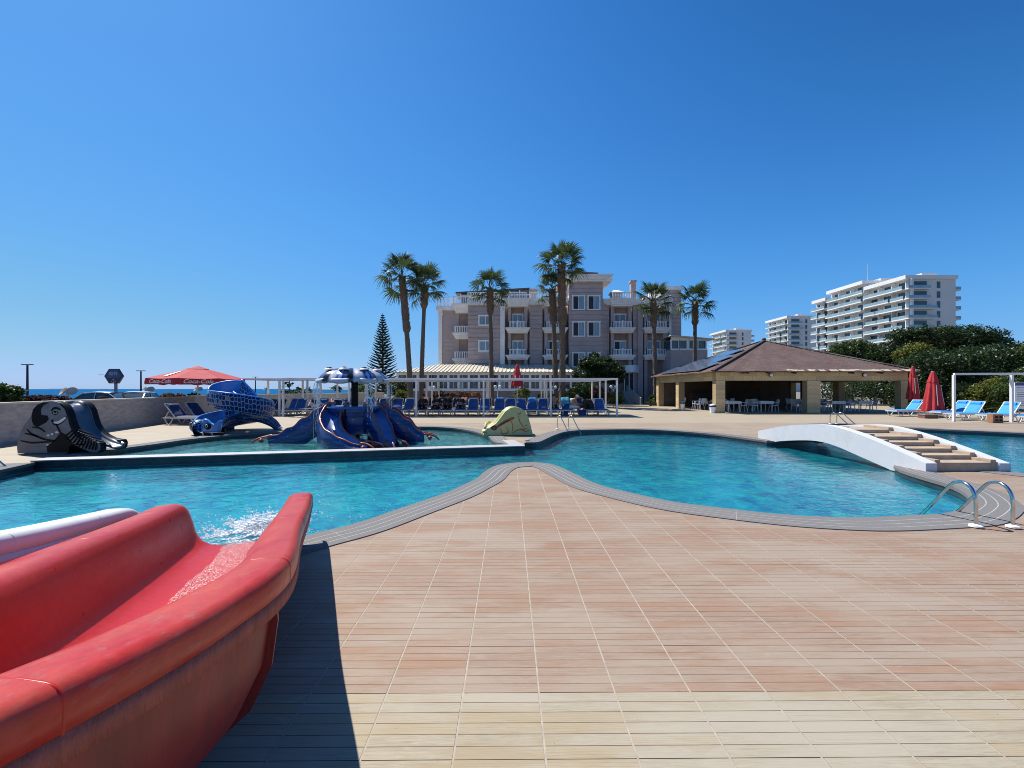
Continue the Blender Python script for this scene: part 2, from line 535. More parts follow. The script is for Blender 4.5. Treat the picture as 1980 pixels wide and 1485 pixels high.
# ------------------------------------------------------------------ pools in plan
def Gl(*uv): return [G(u, v) for u, v in uv]
near_edge = [(-10.35, 9.12), (-10.12, 8.45), (-9.75, 7.3), (-9.5, 6.2), (-9.1, 4.9), (-8.2, 3.7), (-6.8, 3.1), (-5.2, 2.95), (-4.0, 3.1), (-3.2, 3.55), (-2.6, 4.13)] + \
    Gl((605, 1035), (690, 1013.6), (772, 986), (863, 954.5), (893, 941), (924, 926), (942, 910.6), (960, 901.5), (984, 897), (1014.5, 895), (1045, 895.5),
       (1075, 901.5), (1105, 915), (1150, 936), (1203, 950.5), (1300, 971.5), (1403, 985), (1506, 996), (1609, 1002), (1678, 1002.5), (1763.6, 998.8), (1829, 994.6),
       (1853, 988), (1871, 979), (1880, 968), (1865, 952), (1835, 938), (1794.5, 926), (1753.6, 913.6)) + [(7.72, 8.42), (8.02, 8.80), (8.65, 8.98), (9.2, 8.8), (9.45, 8.28),
       (9.70, 7.9), (10.3, 7.3), (11.6, 6.7), (14, 6.4), (17, 6.9), (19.6, 8.6), (20.6, 11), (20.0, 13.3)]
far_edge = Gl((1980, 838), (1849, 832), (1767, 827.7)) + [(16.05, 18.0), (15.5, 18.9), (14.6, 19.2), (13.4, 18.6), (12.0, 17.0), (10.8, 15.0), (9.8, 13.6), (8.8, 12.95)] + \
    Gl((1490, 853.5), (1473, 851.7), (1423, 845), (1373, 839), (1307, 834), (1240, 830.7), (1173, 830.7), (1123, 832), (1093, 835), (1073, 841), (1057, 848), (1040, 855)) + [(0.40, 12.55)]
main_path = [(p.x, p.y) for p in resample([(p.x, p.y, 0) for p in catmull([(x, y, 0) for x, y in near_edge + far_edge], 6)], 0.11)]
DW0, DW1 = Vector((-10.53, 9.22)), Vector((0.36, 11.62))             # front line of the wall between the pools
dw_dir = (DW1 - DW0).normalized(); dw_n = Vector((-dw_dir.y, dw_dir.x)); DWT = 0.36
main_poly = main_path + [(0.362, 12.5), (DW1.x, DW1.y), (DW0.x, DW0.y)]
kids_far = [(0.0, 12.1)] + Gl((980, 859), (963, 856.7), (953, 851.7), (945.5, 843.6), (933, 839), (913, 833.6), (885.5, 829), (849, 826.3), (818, 825.5)) + \
    [(-4.7, 17.6), (-6.2, 17.1), (-7.5, 16.35)] + Gl((553, 835), (472, 839), (409, 845), (356, 851), (300, 859), (221, 869.4), (174, 878)) + [(-10.42, 9.75)]
kids_path = [(p.x, p.y) for p in resample([(p.x, p.y, 0) for p in catmull([(x, y, 0) for x, y in kids_far], 6)], 0.11)]
k0 = DW0 + dw_n * DWT; k1 = DW1 + dw_n * DWT
kids_poly = kids_path + [(k0.x + 0.1, k0.y + 0.02), (k1.x - 0.36, k1.y - 0.08)]

# outline of the paved deck
DECK = [(-9.5, -8), (60, -8), (60, 47), (-14, 47), (-14.4, 33), (-17.3, 22.9), (-14.5, 11.9), (-11.5, 0)]

deck = inst('deck', flat_mesh('deck', [DECK, main_poly, kids_poly], -0.008, DECK_PINK)); tag(deck, kind='structure')
deck.data.materials.append(DECK_CREAM)
# the far and the left part of the terrace is laid in cream
bm = bmesh.new(); bm.from_mesh(deck.data)
for co, no in (((0, 20.0, 0), (0, 1, 0)), ((-9.2, 0, 0), (1, 0, 0))):
    bmesh.ops.bisect_plane(bm, geom=bm.verts[:] + bm.edges[:] + bm.faces[:], plane_co=co, plane_no=no)
for f in bm.faces:
    c = f.calc_center_median()
    f.material_index = 1 if (c.y > 20.0 or c.x < -9.2) else 0
bm.to_mesh(deck.data); bm.free()

LAND = mat('dry_ground', (0.20, 0.175, 0.14), 0.95, vs=0.4, var=0.35, space='world')
land_outer = [(-900, -400), (7000, -400), (7000, 7000), (-60, 7000), (-45, 500), (-38, 150), (-40, 85), (-62, 62), (-140, 58), (-900, 56)]
ground = inst('ground', flat_mesh('ground', [land_outer, DECK], -0.06, LAND)); tag(ground, kind='structure')
sea = inst('sea', flat_mesh('sea', [[(-24000, 30), (24000, 30), (24000, 26000), (-24000, 26000)]], -3.5, sea_mat())); tag(sea, kind='structure')
ASPH = mat('asphalt', (0.055, 0.055, 0.058), 0.9, vs=6, var=0.3, space='world')
road = inst('road', flat_mesh('road', [[(-140, 26), (-20.5, 26), (-18.5, 40), (-18.5, 46), (-140, 46)]], -0.05, ASPH)); tag(road, kind='structure')

# basins
def basin(name, poly, depth, floor_mat, wl):
    b = MB(); n = len(poly)
    pts = poly if area2(poly) > 0 else poly[::-1]
    for k, (z0, z1, mi) in enumerate(((-0.012, wl, 0), (wl, -depth, 1))):
        for i in range(n):
            p, q = pts[i], pts[(i + 1) % n]
            b.add([(p[0], p[1], z0), (p[0], p[1], z1), (q[0], q[1], z1), (q[0], q[1], z0)], [(0, 1, 2, 3)], mi)
    me = flat_mesh('f', [poly], -depth, floor_mat)
    b.add([v.co for v in me.vertices], [tuple(p.vertices) for p in me.polygons], 1)
    o = b.build(name, [WALL_DARK, floor_mat]); tag(o, kind='structure')
    return o
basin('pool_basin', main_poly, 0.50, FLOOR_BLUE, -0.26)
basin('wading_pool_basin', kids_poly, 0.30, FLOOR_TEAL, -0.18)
WZ = -0.13
w = inst('pool_water', flat_mesh('pool_water', [main_poly], WZ, WATER)); tag(w, kind='structure')
w = inst('wading_pool_water', flat_mesh('wading_pool_water', [kids_poly], -0.11, WATER_KIDS)); tag(w, kind='structure')

# coping: a pale base strip with grey granite stones on it, three pale lines left open along it
def offset_path(path, d):
    out = []
    n = len(path)
    for i in range(n):
        a, b = path[max(i - 1, 0)], path[min(i + 1, n - 1)]
        t = Vector((b[0] - a[0], b[1] - a[1])).normalized()
        out.append((path[i][0] + t.y * d, path[i][1] - t.x * d))
    return out
CW = 0.47
def coping(path, per_stone):
    bands = [(-0.02, 0.125), (0.137, 0.235), (0.247, 0.345), (0.357, CW)]
    base = MB(); inn, outr = offset_path(path, -0.015), offset_path(path, CW - 0.004)
    base.grid(lambda i, j: ((inn, outr)[j][i][0], (inn, outr)[j][i][1], 0.0102), len(path), 2)
    root = base.build('pool_coping', [STRIPE]); tag(root, kind='structure')
    offs = {}
    for a, b_ in bands:
        offs[a] = offset_path(path, a); offs[b_] = offset_path(path, b_)
    i = 0
    while i < len(path) - 1:
        j = min(i + per_stone, len(path) - 1)
        if len(path) - 1 - j < 3: j = len(path) - 1
        m = MB()
        org = Vector((path[i][0], path[i][1], 0))
        for bi, (a, b_) in enumerate(bands):
            la, lb = offs[a][i:j + 1], offs[b_][i:j + 1]
            la = [Vector((*p, 0.011)) for p in la]; lb = [Vector((*p, 0.011)) for p in lb]
            la[-1] = la[-1].lerp(la[-2], 0.04); lb[-1] = lb[-1].lerp(lb[-2], 0.04)
            m.grid(lambda r, c: (la, lb)[c][r] - org, len(la), 2)
            m.grid(lambda r, c: (lb[r] - org) + Vector((0, 0, -0.012 * c)), len(lb), 2)
            if bi == 0:
                m.grid(lambda r, c: (la[r] - org) + Vector((0, 0, -0.055 * (1 - c))), len(la), 2)
        m.build('coping_stone', [GRANITE], root, loc=org)
        i = j
    return root
coping(main_path, 9)
coping(kids_path, 9)

# wall between the pools, pale ledge on top
dw = thing('divider_wall', (DW0.x, DW0.y, 0), 'long dark tiled wall between the big pool and the wading pool', 'wall')
def dwp(a, b, z): p = DW0 + dw_dir * a + dw_n * b; return (p.x - DW0.x, p.y - DW0.y, z)
L = (DW1 - DW0).length
m = MB()
for a0, a1, b0, b1 in ((0, L, 0.004, DWT), (L - 0.36, L, DWT, 1.35)):
    vs = [dwp(a, b, z) for z in (-0.48, 0.012) for a, b in ((a0, b0), (a1, b0), (a1, b1), (a0, b1))]
    m.add(vs, [(0, 3, 2, 1), (4, 5, 6, 7), (0, 1, 5, 4), (1, 2, 6, 5), (2, 3, 7, 6), (3, 0, 4, 7)])
m.build('tiled_face', [WALL_DARK], dw)
nst = 14
for k in range(nst + 1):
    m = MB()
    if k < nst: a0, a1, b0, b1 = L * k / nst, L * (k + 1) / nst - 0.006, -0.02, DWT + 0.02
    else: a0, a1, b0, b1 = L - 0.37, L, DWT + 0.026, 1.38
    vs = [dwp(a, b, z) for z in (0.012, 0.035) for a, b in ((a0, b0), (a1, b0), (a1, b1), (a0, b1))]
    m.add(vs, [(0, 3, 2, 1), (4, 5, 6, 7), (0, 1, 5, 4), (1, 2, 6, 5), (2, 3, 7, 6), (3, 0, 4, 7)])
    m.build('ledge_stone', [LEDGE], dw)

# ------------------------------------------------------------------ wood-look tiles of the near deck
TS = 0.4
def tile_mesh(name, top):
    m = MB(); hx = TS / 2 - 0.0018; wx = TS / 2 - 0.0048; g = 0.0021; pw = 2 * hx / 6
    rows = []                                    # (y, z, material of the strip that follows)
    for i in range(6):
        y0 = -hx + i * pw
        rows.append((y0 + (g if i else 0), 0.0, 0))
        rows.append((y0 + pw - (g if i < 5 else 0), 0.0, 1))
        if i < 5: rows.append((y0 + pw, -0.0017, 1))
    vs = []
    for y, z, _ in rows: vs += [(-wx, y, z), (wx, y, z)]
    m.add(vs, [])
    for i in range(len(rows) - 1):
        m.f.append([2 * i, 2 * i + 1, 2 * i + 3, 2 * i + 2]); m.m.append(rows[i][2])
    n = len(m.v)
    m.add([(-wx, -hx, -0.007), (wx, -hx, -0.007), (wx, hx, -0.007), (-wx, hx, -0.007)], [])
    e = 2 * (len(rows) - 1)
    m.f += [[n, n + 1, 1, 0], [e, e + 1, n + 2, n + 3], [n + 1, n + 2, e + 1, 1], [n + 3, n, 0, e]]; m.m += [1, 1, 1, 1]
    return m.mesh(name, [top, GROOVE])
tile_meshes = {0: tile_mesh('tile_pink', TILE_PINK), 1: tile_mesh('tile_cream', TILE_CREAM)}
tang = 0.0075
ct, st = math.cos(tang), math.sin(tang)
cands = []
mp_v = [Vector(p) for p in main_path]
for i in range(-14, 32):
    for j in range(-5, 19):
        lx, ly = 0.159 + (i + 0.5) * TS, 2.22 + (j - 1.5) * TS + TS * 0
        x, y = lx * ct - ly * st, lx * st + ly * ct
        if y > 9.25 or y < 0.0 or abs(x) > 1.26 * y + 3.2 or x < -4.2: continue
        cor = [(x + a * ct - b * st, y + a * st + b * ct) for a in (-0.2, 0.2) for b in (-0.2, 0.2)]
        ins = [inside(c, main_poly) for c in cor]
        if all(ins): continue
        d = min((p - Vector((x, y))).length for p in mp_v)
        inc = inside((x, y), main_poly)
        if inc and d > 0.25: continue
        cut = None
        if any(ins) or (d < 0.29):
            k = min(range(len(mp_v)), key=lambda q: (mp_v[q] - Vector((x, y))).length)
            t = (mp_v[min(k + 1, len(mp_v) - 1)] - mp_v[max(k - 1, 0)]).normalized()
            o_ = Vector((t.y, -t.x))
            cut = (mp_v[k] + o_ * 0.06, o_)
            # completely under the coping: leave out
            if all((Vector(c) - mp_v[k]).dot(o_) < CW - 0.06 for c in cor): continue
        cands.append((math.hypot(x, y) + (50 if (abs(x) > 1.26 * y + 0.3 or y < 1.55) else 0), x, y, cut, ly < 2.22))
cands.sort(key=lambda c: c[0])
rest, rest_c = bmesh.new(), bmesh.new()
for k, (d, x, y, cut, cream) in enumerate(cands):
    base = tile_meshes[1 if cream else 0]
    tilt = (RND.uniform(-0.0009, 0.0009), RND.uniform(-0.0009, 0.0009), tang)
    zj = RND.uniform(-0.0004, 0.0002)
    if k < 300:
        me = base
        if cut:
            bm = bmesh.new(); bm.from_mesh(base)
            M_ = Matrix.Translation((x, y, 0)) @ Matrix.Rotation(tang, 4, 'Z')
            inv = M_.inverted()
            bmesh.ops.bisect_plane(bm, geom=bm.verts[:] + bm.edges[:] + bm.faces[:], plane_co=inv @ Vector((*cut[0], 0)), plane_no=inv.to_3x3() @ Vector((*cut[1], 0)), clear_inner=True)
            if not bm.faces: bm.free(); continue
            me = bpy.data.meshes.new('tile_cut'); bm.to_mesh(me); bm.free()
            me.materials.append(base.materials[0]); me.materials.append(GROOVE)
        inst('tile', me, deck, (x, y, 0.008 - 0.008 + zj), tilt)
    else:
        bm = bmesh.new(); bm.from_mesh(base)
        bmesh.ops.transform(bm, matrix=Matrix.Translation((x, y, zj)) @ Matrix.Rotation(tang, 4, 'Z'), verts=bm.verts)
        if cut: bmesh.ops.bisect_plane(bm, geom=bm.verts[:] + bm.edges[:] + bm.faces[:], plane_co=(*cut[0], 0), plane_no=(*cut[1], 0), clear_inner=True)
        t_ = bpy.data.meshes.new('t'); bm.to_mesh(t_); bm.free(); (rest_c if cream else rest).from_mesh(t_); bpy.data.meshes.remove(t_)
for bm_, tm_ in ((rest, TILE_PINK), (rest_c, TILE_CREAM)):
    if len(bm_.faces):
        me = bpy.data.meshes.new('outer_tiles'); bm_.to_mesh(me); me.materials.append(tm_); me.materials.append(GROOVE)
        tag(inst('outer_tiles', me, deck), kind='stuff')
    bm_.free()
# pale grout between the columns of tiles
m = MB()
for i in range(-14, 33):
    for k in range(93):
        lx, ly = 0.159 + i * TS, 0.1 + k * 0.1
        x, y = lx * ct - (ly + 0.05) * st, lx * st + (ly + 0.05) * ct
        if abs(x) > 1.26 * y + 3.2 or x < -4.2 or y > 9.2 or inside((x, y), main_poly) or min((p - Vector((x, y))).length for p in mp_v) < 0.1: continue
        vs = [(a * ct - b * st, a * st + b * ct, -0.0016) for a, b in ((lx - 0.0055, ly), (lx + 0.0055, ly), (lx + 0.0055, ly + 0.1), (lx - 0.0055, ly + 0.1))]
        m.add(vs, [(0, 1, 2, 3)])
tag(m.build('grout_lines', [GROUT], deck), kind='stuff')
# ------------------------------------------------------------------ hotel
WALLM = mat('mauve_render', (0.47, 0.385, 0.36), 0.85, vs=1.2, var=0.10, dirt=((0.30, 0.25, 0.24), 0.35))
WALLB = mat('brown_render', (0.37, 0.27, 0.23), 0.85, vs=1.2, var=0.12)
TRIM = mat('white_trim', (0.88, 0.85, 0.80), 0.7, vs=2.0, var=0.08, dirt=((0.62, 0.57, 0.5), 0.35))
WHITE = mat('white_paint', (0.87, 0.87, 0.85), 0.5, vs=3.0, var=0.06, dirt=((0.5, 0.47, 0.42), 0.3))
GLASS = mat('window_glass', (0.035, 0.045, 0.055), 0.06, vs=1.0, var=0.4, spec=0.8)
CURTAIN = mat('curtained_glass', (0.23, 0.30, 0.36), 0.12, vs=2.5, var=0.35, stretch=(6, 1, 0.3), spec=0.8)
DARKG = mat('dark_opening', (0.02, 0.02, 0.022), 0.5, vs=2, var=0.4)
SEAM = mat('cream_metal_roof', (0.62, 0.57, 0.46), 0.45, vs=0.8, var=0.12, dirt=((0.40, 0.34, 0.27), 0.5))
ROOFD = mat('dark_roof', (0.07, 0.065, 0.065), 0.7, vs=1.0, var=0.3)
CONC = mat('concrete', (0.40, 0.385, 0.36), 0.9, vs=1.5, var=0.2, dirt=((0.25, 0.23, 0.2), 0.5), bmp=0.2)
STEEL = mat('stainless_steel', (0.62, 0.60, 0.57), 0.16, metal=1.0, vs=6, var=0.12)

YH = 48.3
SP = F / YH
hotel = thing('hotel', (4.0, YH, 0), 'mauve four storey hotel with white balconies behind the palms', 'building')
HO = Vector((4.0, YH, 0))
def hx(u): return (u - CX) / SP
def hz(v): return H + (CY - v) / SP
def hpart(m, name, mats, smooth=None, parent=None): return m.build(name, mats, parent or hotel, smooth, origin=HO)

def siding(name, x0, x1, y0, y1, z0, z1, step=0.50, material=None):
    """wall block with its front made of raised courses, narrow shadow gaps between"""
    m = MB(); m.b2(x0, x1, y0 + 0.06, y1, z0, z1)
    w_ = hpart(m, name, [material or WALLM])
    z = z0
    while z < z1 - 0.05:
        t = min(z + step, z1)
        c = MB(); c.b2(x0 + 0.005, x1 - 0.005, y0, y0 + 0.059, z + 0.034, t - 0.034)
        c.build('wall_course', [material or WALLM], hotel, origin=HO)
        z = t
    return w_

def window(x0, x1, z0, z1, y, pane_split=0.5, dark_left=False, frame=0.14, sill=True):
    m = MB()
    for a0, a1, b0, b1 in ((x0, x1, z1 - frame, z1), (x0, x1, z0, z0 + frame), (x0, x0 + frame, z0 + frame, z1 - frame), (x1 - frame, x1, z0 + frame, z1 - frame)):
        m.b2(a0, a1, y - 0.07, y + 0.02, b0, b1)
    if sill: m.b2(x0 - 0.06, x1 + 0.06, y - 0.12, y - 0.07, z1 - 0.05, z1 + 0.03)
    xm = x0 + (x1 - x0) * pane_split
    m.b2(xm - 0.035, xm + 0.035, y - 0.045, y + 0.02, z0 + frame, z1 - frame)
    fr = hpart(m, 'window', [WHITE])
    for k, (a0, a1) in enumerate(((x0 + frame, xm - 0.035), (xm + 0.035, x1 - frame))):
        p = MB(); p.b2(a0, a1, y - 0.03, y + 0.01, z0 + frame, z1 - frame)
        p.build('pane', [DARKG if (dark_left and k == 0) else CURTAIN], fr, origin=HO)
    return fr

def balusters(m, p, q, z0, z1, n, w=0.06):
    p, q = Vector(p), Vector(q)
    for k in range(n):
        c = p.lerp(q, (k + 0.5) / n)
        m.box((c.x, c.y, (z0 + z1) / 2), (w, w, z1 - z0 - 0.1))
    d = q - p
    for z, h in ((z0 + 0.03, 0.06), (z1 - 0.04, 0.08)):
        m.beam((p.x, p.y, z), (q.x, q.y, z), 0.10, h)
    for e in (p, q): m.box((e.x, e.y, (z0 + z1) / 2), (0.1, 0.1, z1 - z0))

def flared(m, x0, x1, y, z0, z1, fl, dep, steps=4):
    """cornice or balcony slab that widens towards its top"""
    h = (z1 - z0) / steps
    for k in range(steps):
        e = fl * ((k + 1) / steps) ** 1.4
        m.b2(x0 - e, x1 + e, y - dep * (0.55 + 0.45 * (k + 1) / steps), y + 0.3, z0 + k * h, z0 + (k + 1) * h - 0.006)

def balcony_bay(u0, u1, top_cornice=True, lo=True):
    """recessed bay with pilasters, doors, two balconies and a flared cornice; u0..u1 is the slab width"""
    x0, x1 = hx(u0), hx(u1)
    pw = 0.36
    i0, i1 = x0 + 0.28, x1 - 0.28
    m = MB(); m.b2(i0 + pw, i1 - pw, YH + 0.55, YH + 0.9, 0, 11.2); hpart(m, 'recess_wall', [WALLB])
    for xa in (i0, i1 - pw):
        m = MB(); m.b2(xa, xa + pw, YH - 0.12, YH + 0.85, 0, hz(594)); hpart(m, 'pilaster', [WALLM])
    for vs in ((635, 645, 623.6), (687, 696, 676)):
        m = MB(); flared(m, x0 + 0.28, x1 - 0.28, YH - 0.13, hz(vs[1]), hz(vs[0]), 0.28, 0.75); sl = hpart(m, 'balcony_slab', [TRIM])
        m = MB(); yb = YH - 0.72
        balusters(m, (i0 + 0.08, yb), (i1 - 0.08, yb), hz(vs[0]), hz(vs[2]) , 13)
        for xe in (i0 + 0.08, i1 - 0.08): balusters(m, (xe, yb), (xe, YH - 0.1), hz(vs[0]), hz(vs[2]), 4)
        m.box(((i0 + i1) / 2, yb, (hz(vs[0]) + hz(vs[2])) / 2 + 0.06), (0.14, 0.14, hz(vs[2]) - hz(vs[0]) + 0.12))
        hpart(m, 'balustrade', [WHITE], parent=None)
        xd0 = i0 + pw + 0.12; xd1 = xd0 + min(1.75, i1 - pw - xd0 - 0.08)
        window(xd0, xd1, hz(vs[0]), hz(vs[2]) + 1.08, YH + 0.56, 0.5, dark_left=RND.random() < 0.35, frame=0.13)
    if top_cornice:
        m = MB(); flared(m, x0 + 0.3, x1 - 0.3, YH - 0.13, hz(594), hz(579), 0.32, 0.8, 5); hpart(m, 'cornice', [TRIM])
        m = MB(); balusters(m, (i0 + 0.1, YH - 0.6), (i1 - 0.1, YH - 0.6), hz(579), hz(567), 11, 0.075)
        hpart(m, 'roof_balustrade', [TRIM])

ZR = hz(588)                                     # main roof line
core = MB(); core.b2(hx(905), hx(1292), YH + 0.9, YH + 13, 0, ZR - 0.1); hpart(core, 'core_wall', [WALLM])
# set-back left bay
YL = 51.6
lx0, lx1 = (848 - CX) * YL / F, hx(906)
core = MB(); core.b2(lx0 + 0.4, lx1, YL, YL + 9, 0, 11.2); hpart(core, 'corner_wall', [WALLM])
for k in range(22):
    m = MB(); m.b2(lx0 + 0.45, lx0 + 2.0, YL - 0.03, YL - 0.001, 0.3 + k * 0.5, 0.3 + k * 0.5 + 0.464); m.build('wall_course', [WALLM], hotel, origin=HO)
m = MB(); m.b2(lx0, lx0 + 0.46, YL - 0.15, YL + 0.4, 3.4, 11.2); m.b2(lx0 - 0.08, lx0 + 0.54, YL - 0.22, YL + 0.45, 10.6, 10.9); m.b2(lx0 - 0.08, lx0 + 0.54, YL - 0.22, YL + 0.45, 3.4, 3.9); hpart(m, 'corner_pilaster', [TRIM])
m = MB(); m.b2(lx0 + 2.0, lx0 + 2.5, YL - 0.12, YL, 3.0, 11.1); hpart(m, 'pilaster', [WALLM])
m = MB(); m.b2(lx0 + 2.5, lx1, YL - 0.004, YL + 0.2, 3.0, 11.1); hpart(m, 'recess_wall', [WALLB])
for zb in (4.55, 7.65):
    m = MB(); flared(m, lx0 + 2.2, lx1 - 0.02, YL - 0.01, zb, zb + 0.75, 0.42, 0.85); hpart(m, 'balcony_slab', [TRIM])
    m = MB(); balusters(m, (lx0 + 2.1, YL - 0.75), (lx1 - 0.02, YL - 0.75), zb + 0.75, zb + 1.55, 9, 0.09); hpart(m, 'balustrade', [WHITE])
m = MB(); m.b2(lx0 - 0.25, lx1, YL - 0.45, YL + 9, 11.2, 11.65); flared(m, lx0 + 2.2, lx1 - 0.02, YL - 0.02, 10.8, 11.85, 0.5, 1.0, 5); hpart(m, 'cornice', [TRIM])
m = MB(); balusters(m, (lx0 - 0.1, YL - 0.3), (lx0 + 2.2, YL - 0.3), 11.65, 12.7, 14, 0.07); hpart(m, 'roof_balustrade', [TRIM])
m = MB(); balusters(m, (lx0 + 1.9, YL - 0.8), (lx1, YL - 0.8), 11.85, 12.75, 9, 0.09); hpart(m, 'roof_balustrade', [TRIM])

siding('front_wall', hx(905), hx(968), YH - 0.05, YH + 1, 0, ZR)
for v0, v1 in ((609.5, 630), (658, 680)): window(hx(925), hx(952.5), hz(v1), hz(v0), YH - 0.06, 0.5)
m = MB(); m.b2(hx(967.5), hx(976), YH - 0.3, YH + 0.2, 3.4, hz(592)); m.b2(hx(966.5), hx(977), YH - 0.36, YH + 0.2, hz(596), hz(592)); m.b2(hx(966.5), hx(977), YH - 0.36, YH + 0.2, 3.4, 4.2); hpart(m, 'corner_pilaster', [TRIM])
balcony_bay(977.5, 1024.5)
siding('front_wall', hx(1024), hx(1049), YH - 0.02, YH + 1, 0, ZR)
balcony_bay(1048, 1097)
m = MB(); m.b2(hx(903), hx(1100), YH - 0.22, YH + 0.6, ZR - 0.1, ZR + 0.55); hpart(m, 'roof_band', [TRIM])
m = MB(); balusters(m, (hx(905), YH - 0.15), (hx(975), YH - 0.15), ZR + 0.55, ZR + 1.35, 17, 0.08); hpart(m, 'roof_balustrade', [TRIM]); m = MB(); balusters(m, (hx(1025), YH - 0.15), (hx(1048), YH - 0.15), ZR + 0.55, ZR + 1.35, 6, 0.08)
hpart(m, 'roof_balustrade', [TRIM])
# stair tower
xt0, xt1 = hx(1099), hx(1172)
siding('tower_wall', xt0, xt1 - 0.5, YH - 0.55, YH + 7, 0, hz(543))
siding('tower_wall', xt1 - 0.5, xt1, YH - 0.30, YH + 7, 0, ZR)
for v0, v1 in ((573, 601.5), (623, 652.5), (682, 711)):
    window(hx(1105), hx(1129.7), hz(v1), hz(v0), YH - 0.56, 0.5, True, 0.13)
    window(hx(1134), hx(1158.8), hz(v1), hz(v0), YH - 0.56, 0.5, True, 0.13)
m = MB(); flared(m, xt0 + 0.2, xt1 - 0.45, YH - 0.56, hz(548), hz(536), 0.95, 0.9, 5); m.b2(xt0 - 1.0, xt1 + 0.8, YH + 0.35, YH + 7.5, hz(541), hz(536.5)); hpart(m, 'tower_cornice', [TRIM])
m = MB(); m.beam((xt0 - 0.3, YH + 1, hz(527)), (xt1 - 1.0, YH + 1, hz(530.5)), 3.0, 0.14)
for x in (xt0 + 0.6, xt0 + 2.0, xt1 - 1.6): m.b2(x, x + 0.08, YH - 0.3, YH - 0.2, hz(537), hz(529.5))
hpart(m, 'solar_canopy', [ROOFD])
m = MB(); m.b2(xt1 - 0.2, xt1 + 0.35, YH, YH + 0.3, hz(536), hz(533.0)); hpart(m, 'floodlight', [ROOFD])
# right bays
siding('front_wall', hx(1171), hx(1178), YH - 0.02, YH + 1, 0, ZR)
balcony_bay(1176, 1225.5)
siding('front_wall', hx(1224), hx(1232), YH - 0.02, YH + 1, 0, ZR)
m = MB(); m.b2(hx(1232), hx(1242), YH - 0.25, YH + 0.3, 0, ZR); hpart(m, 'pilaster', [WALLM])
balcony_bay(1240.5, 1292.5)
m = MB(); m.b2(hx(1166), hx(1300), YH - 0.2, YH + 0.6, ZR - 0.15, ZR + 0.6); hpart(m, 'roof_band', [TRIM])
siding('end_wall', hx(1290), hx(1331), YH + 2.0, YH + 12, 0, hz(561) + 0.5)
m = MB(); m.b2(hx(1286), hx(1333), YH + 1.8, YH + 12.2, hz(561) + 0.5, hz(561) + 0.9); m.b2(hx(1306), hx(1310), YH + 1.85, YH + 2.0, 3, hz(563)); hpart(m, 'end_cornice', [TRIM, WALLM])
# roof glass room, chimneys
gx0, gx1 = hx(885), hx(1026)
m = MB(); m.add([(gx0 - 0.6, YH + 2.6, hz(557)), (gx1, YH + 2.6, hz(548)), (gx1, YH + 9, hz(548)), (gx0 - 0.6, YH + 9, hz(557)), (gx0 - 0.6, YH + 2.6, hz(554.5)), (gx1, YH + 2.6, hz(545.5)), (gx1, YH + 9, hz(545.5)), (gx0 - 0.6, YH + 9, hz(554.5))],
      [(0, 3, 2, 1), (4, 5, 6, 7), (0, 1, 5, 4), (1, 2, 6, 5), (2, 3, 7, 6), (3, 0, 4, 7)]); hpart(m, 'roof_room_roof', [ROOFD])
m = MB(); m.b2(gx0, gx1, YH + 3.0, YH + 8.5, ZR + 0.3, hz(558)); 
m.add([(gx0, YH + 3.0, hz(558)), (gx1, YH + 3.0, hz(558)), (gx1, YH + 3.0, hz(548.2)), (gx0, YH + 3.0, hz(557.0))], [(0, 1, 2, 3)])
hpart(m, 'roof_room', [mat('dim_glass', (0.10, 0.13, 0.16), 0.12, vs=1.5, var=0.5, stretch=(3, 1, 0.2), spec=0.7)])
m = MB()
for k in range(8):
    x = gx0 + (gx1 - gx0) * k / 7; m.b2(x - 0.05, x + 0.05, YH + 2.93, YH + 3.0, ZR + 0.3, hz(557 - 9 * k / 7))
m.beam((gx0, YH + 2.95, hz(560)), (gx1, YH + 2.95, hz(559)), 0.08, 0.1); hpart(m, 'roof_room_frame', [WHITE])
m = MB(); m.b2(hx(1027), hx(1040), YH + 2.8, YH + 6, ZR + 0.3, hz(551)); m.b2(hx(1025), hx(1042), YH + 2.5, YH + 6.3, hz(551), hz(548)); hpart(m, 'roof_hut', [WALLM])
m = MB(); x0, x1 = hx(1196), hx(1215); m.b2(x0, x1, YH + 3, YH + 4.2, ZR, hz(556)); m.b2(x0 - 0.15, x1 + 0.15, YH + 2.85, YH + 4.35, hz(556), hz(553.5)); hpart(m, 'chimney', [WALLM])
m = MB(); xm = (x0 + x1) / 2
m.add([(x0 - .2, YH + 2.8, hz(553)), (x1 + .2, YH + 2.8, hz(553)), (x1 + .2, YH + 4.4, hz(553)), (x0 - .2, YH + 4.4, hz(553)), (xm - .25, YH + 3.6, hz(547)), (xm + .25, YH + 3.6, hz(547))], [(0, 1, 5, 4), (1, 2, 5), (2, 3, 4, 5), (3, 0, 4), (0, 3, 2, 1)]); hpart(m, 'chimney_cap', [TRIM])
m = MB(); m.b2(hx(1230), hx(1239.5), YH + 2, YH + 2.7, ZR, hz(537)); m.b2(hx(1228.5), hx(1241), YH + 1.9, YH + 2.8, hz(537), hz(533.5)); hpart(m, 'chimney', [mat('pink_render', (0.45, 0.33, 0.30), 0.8)])
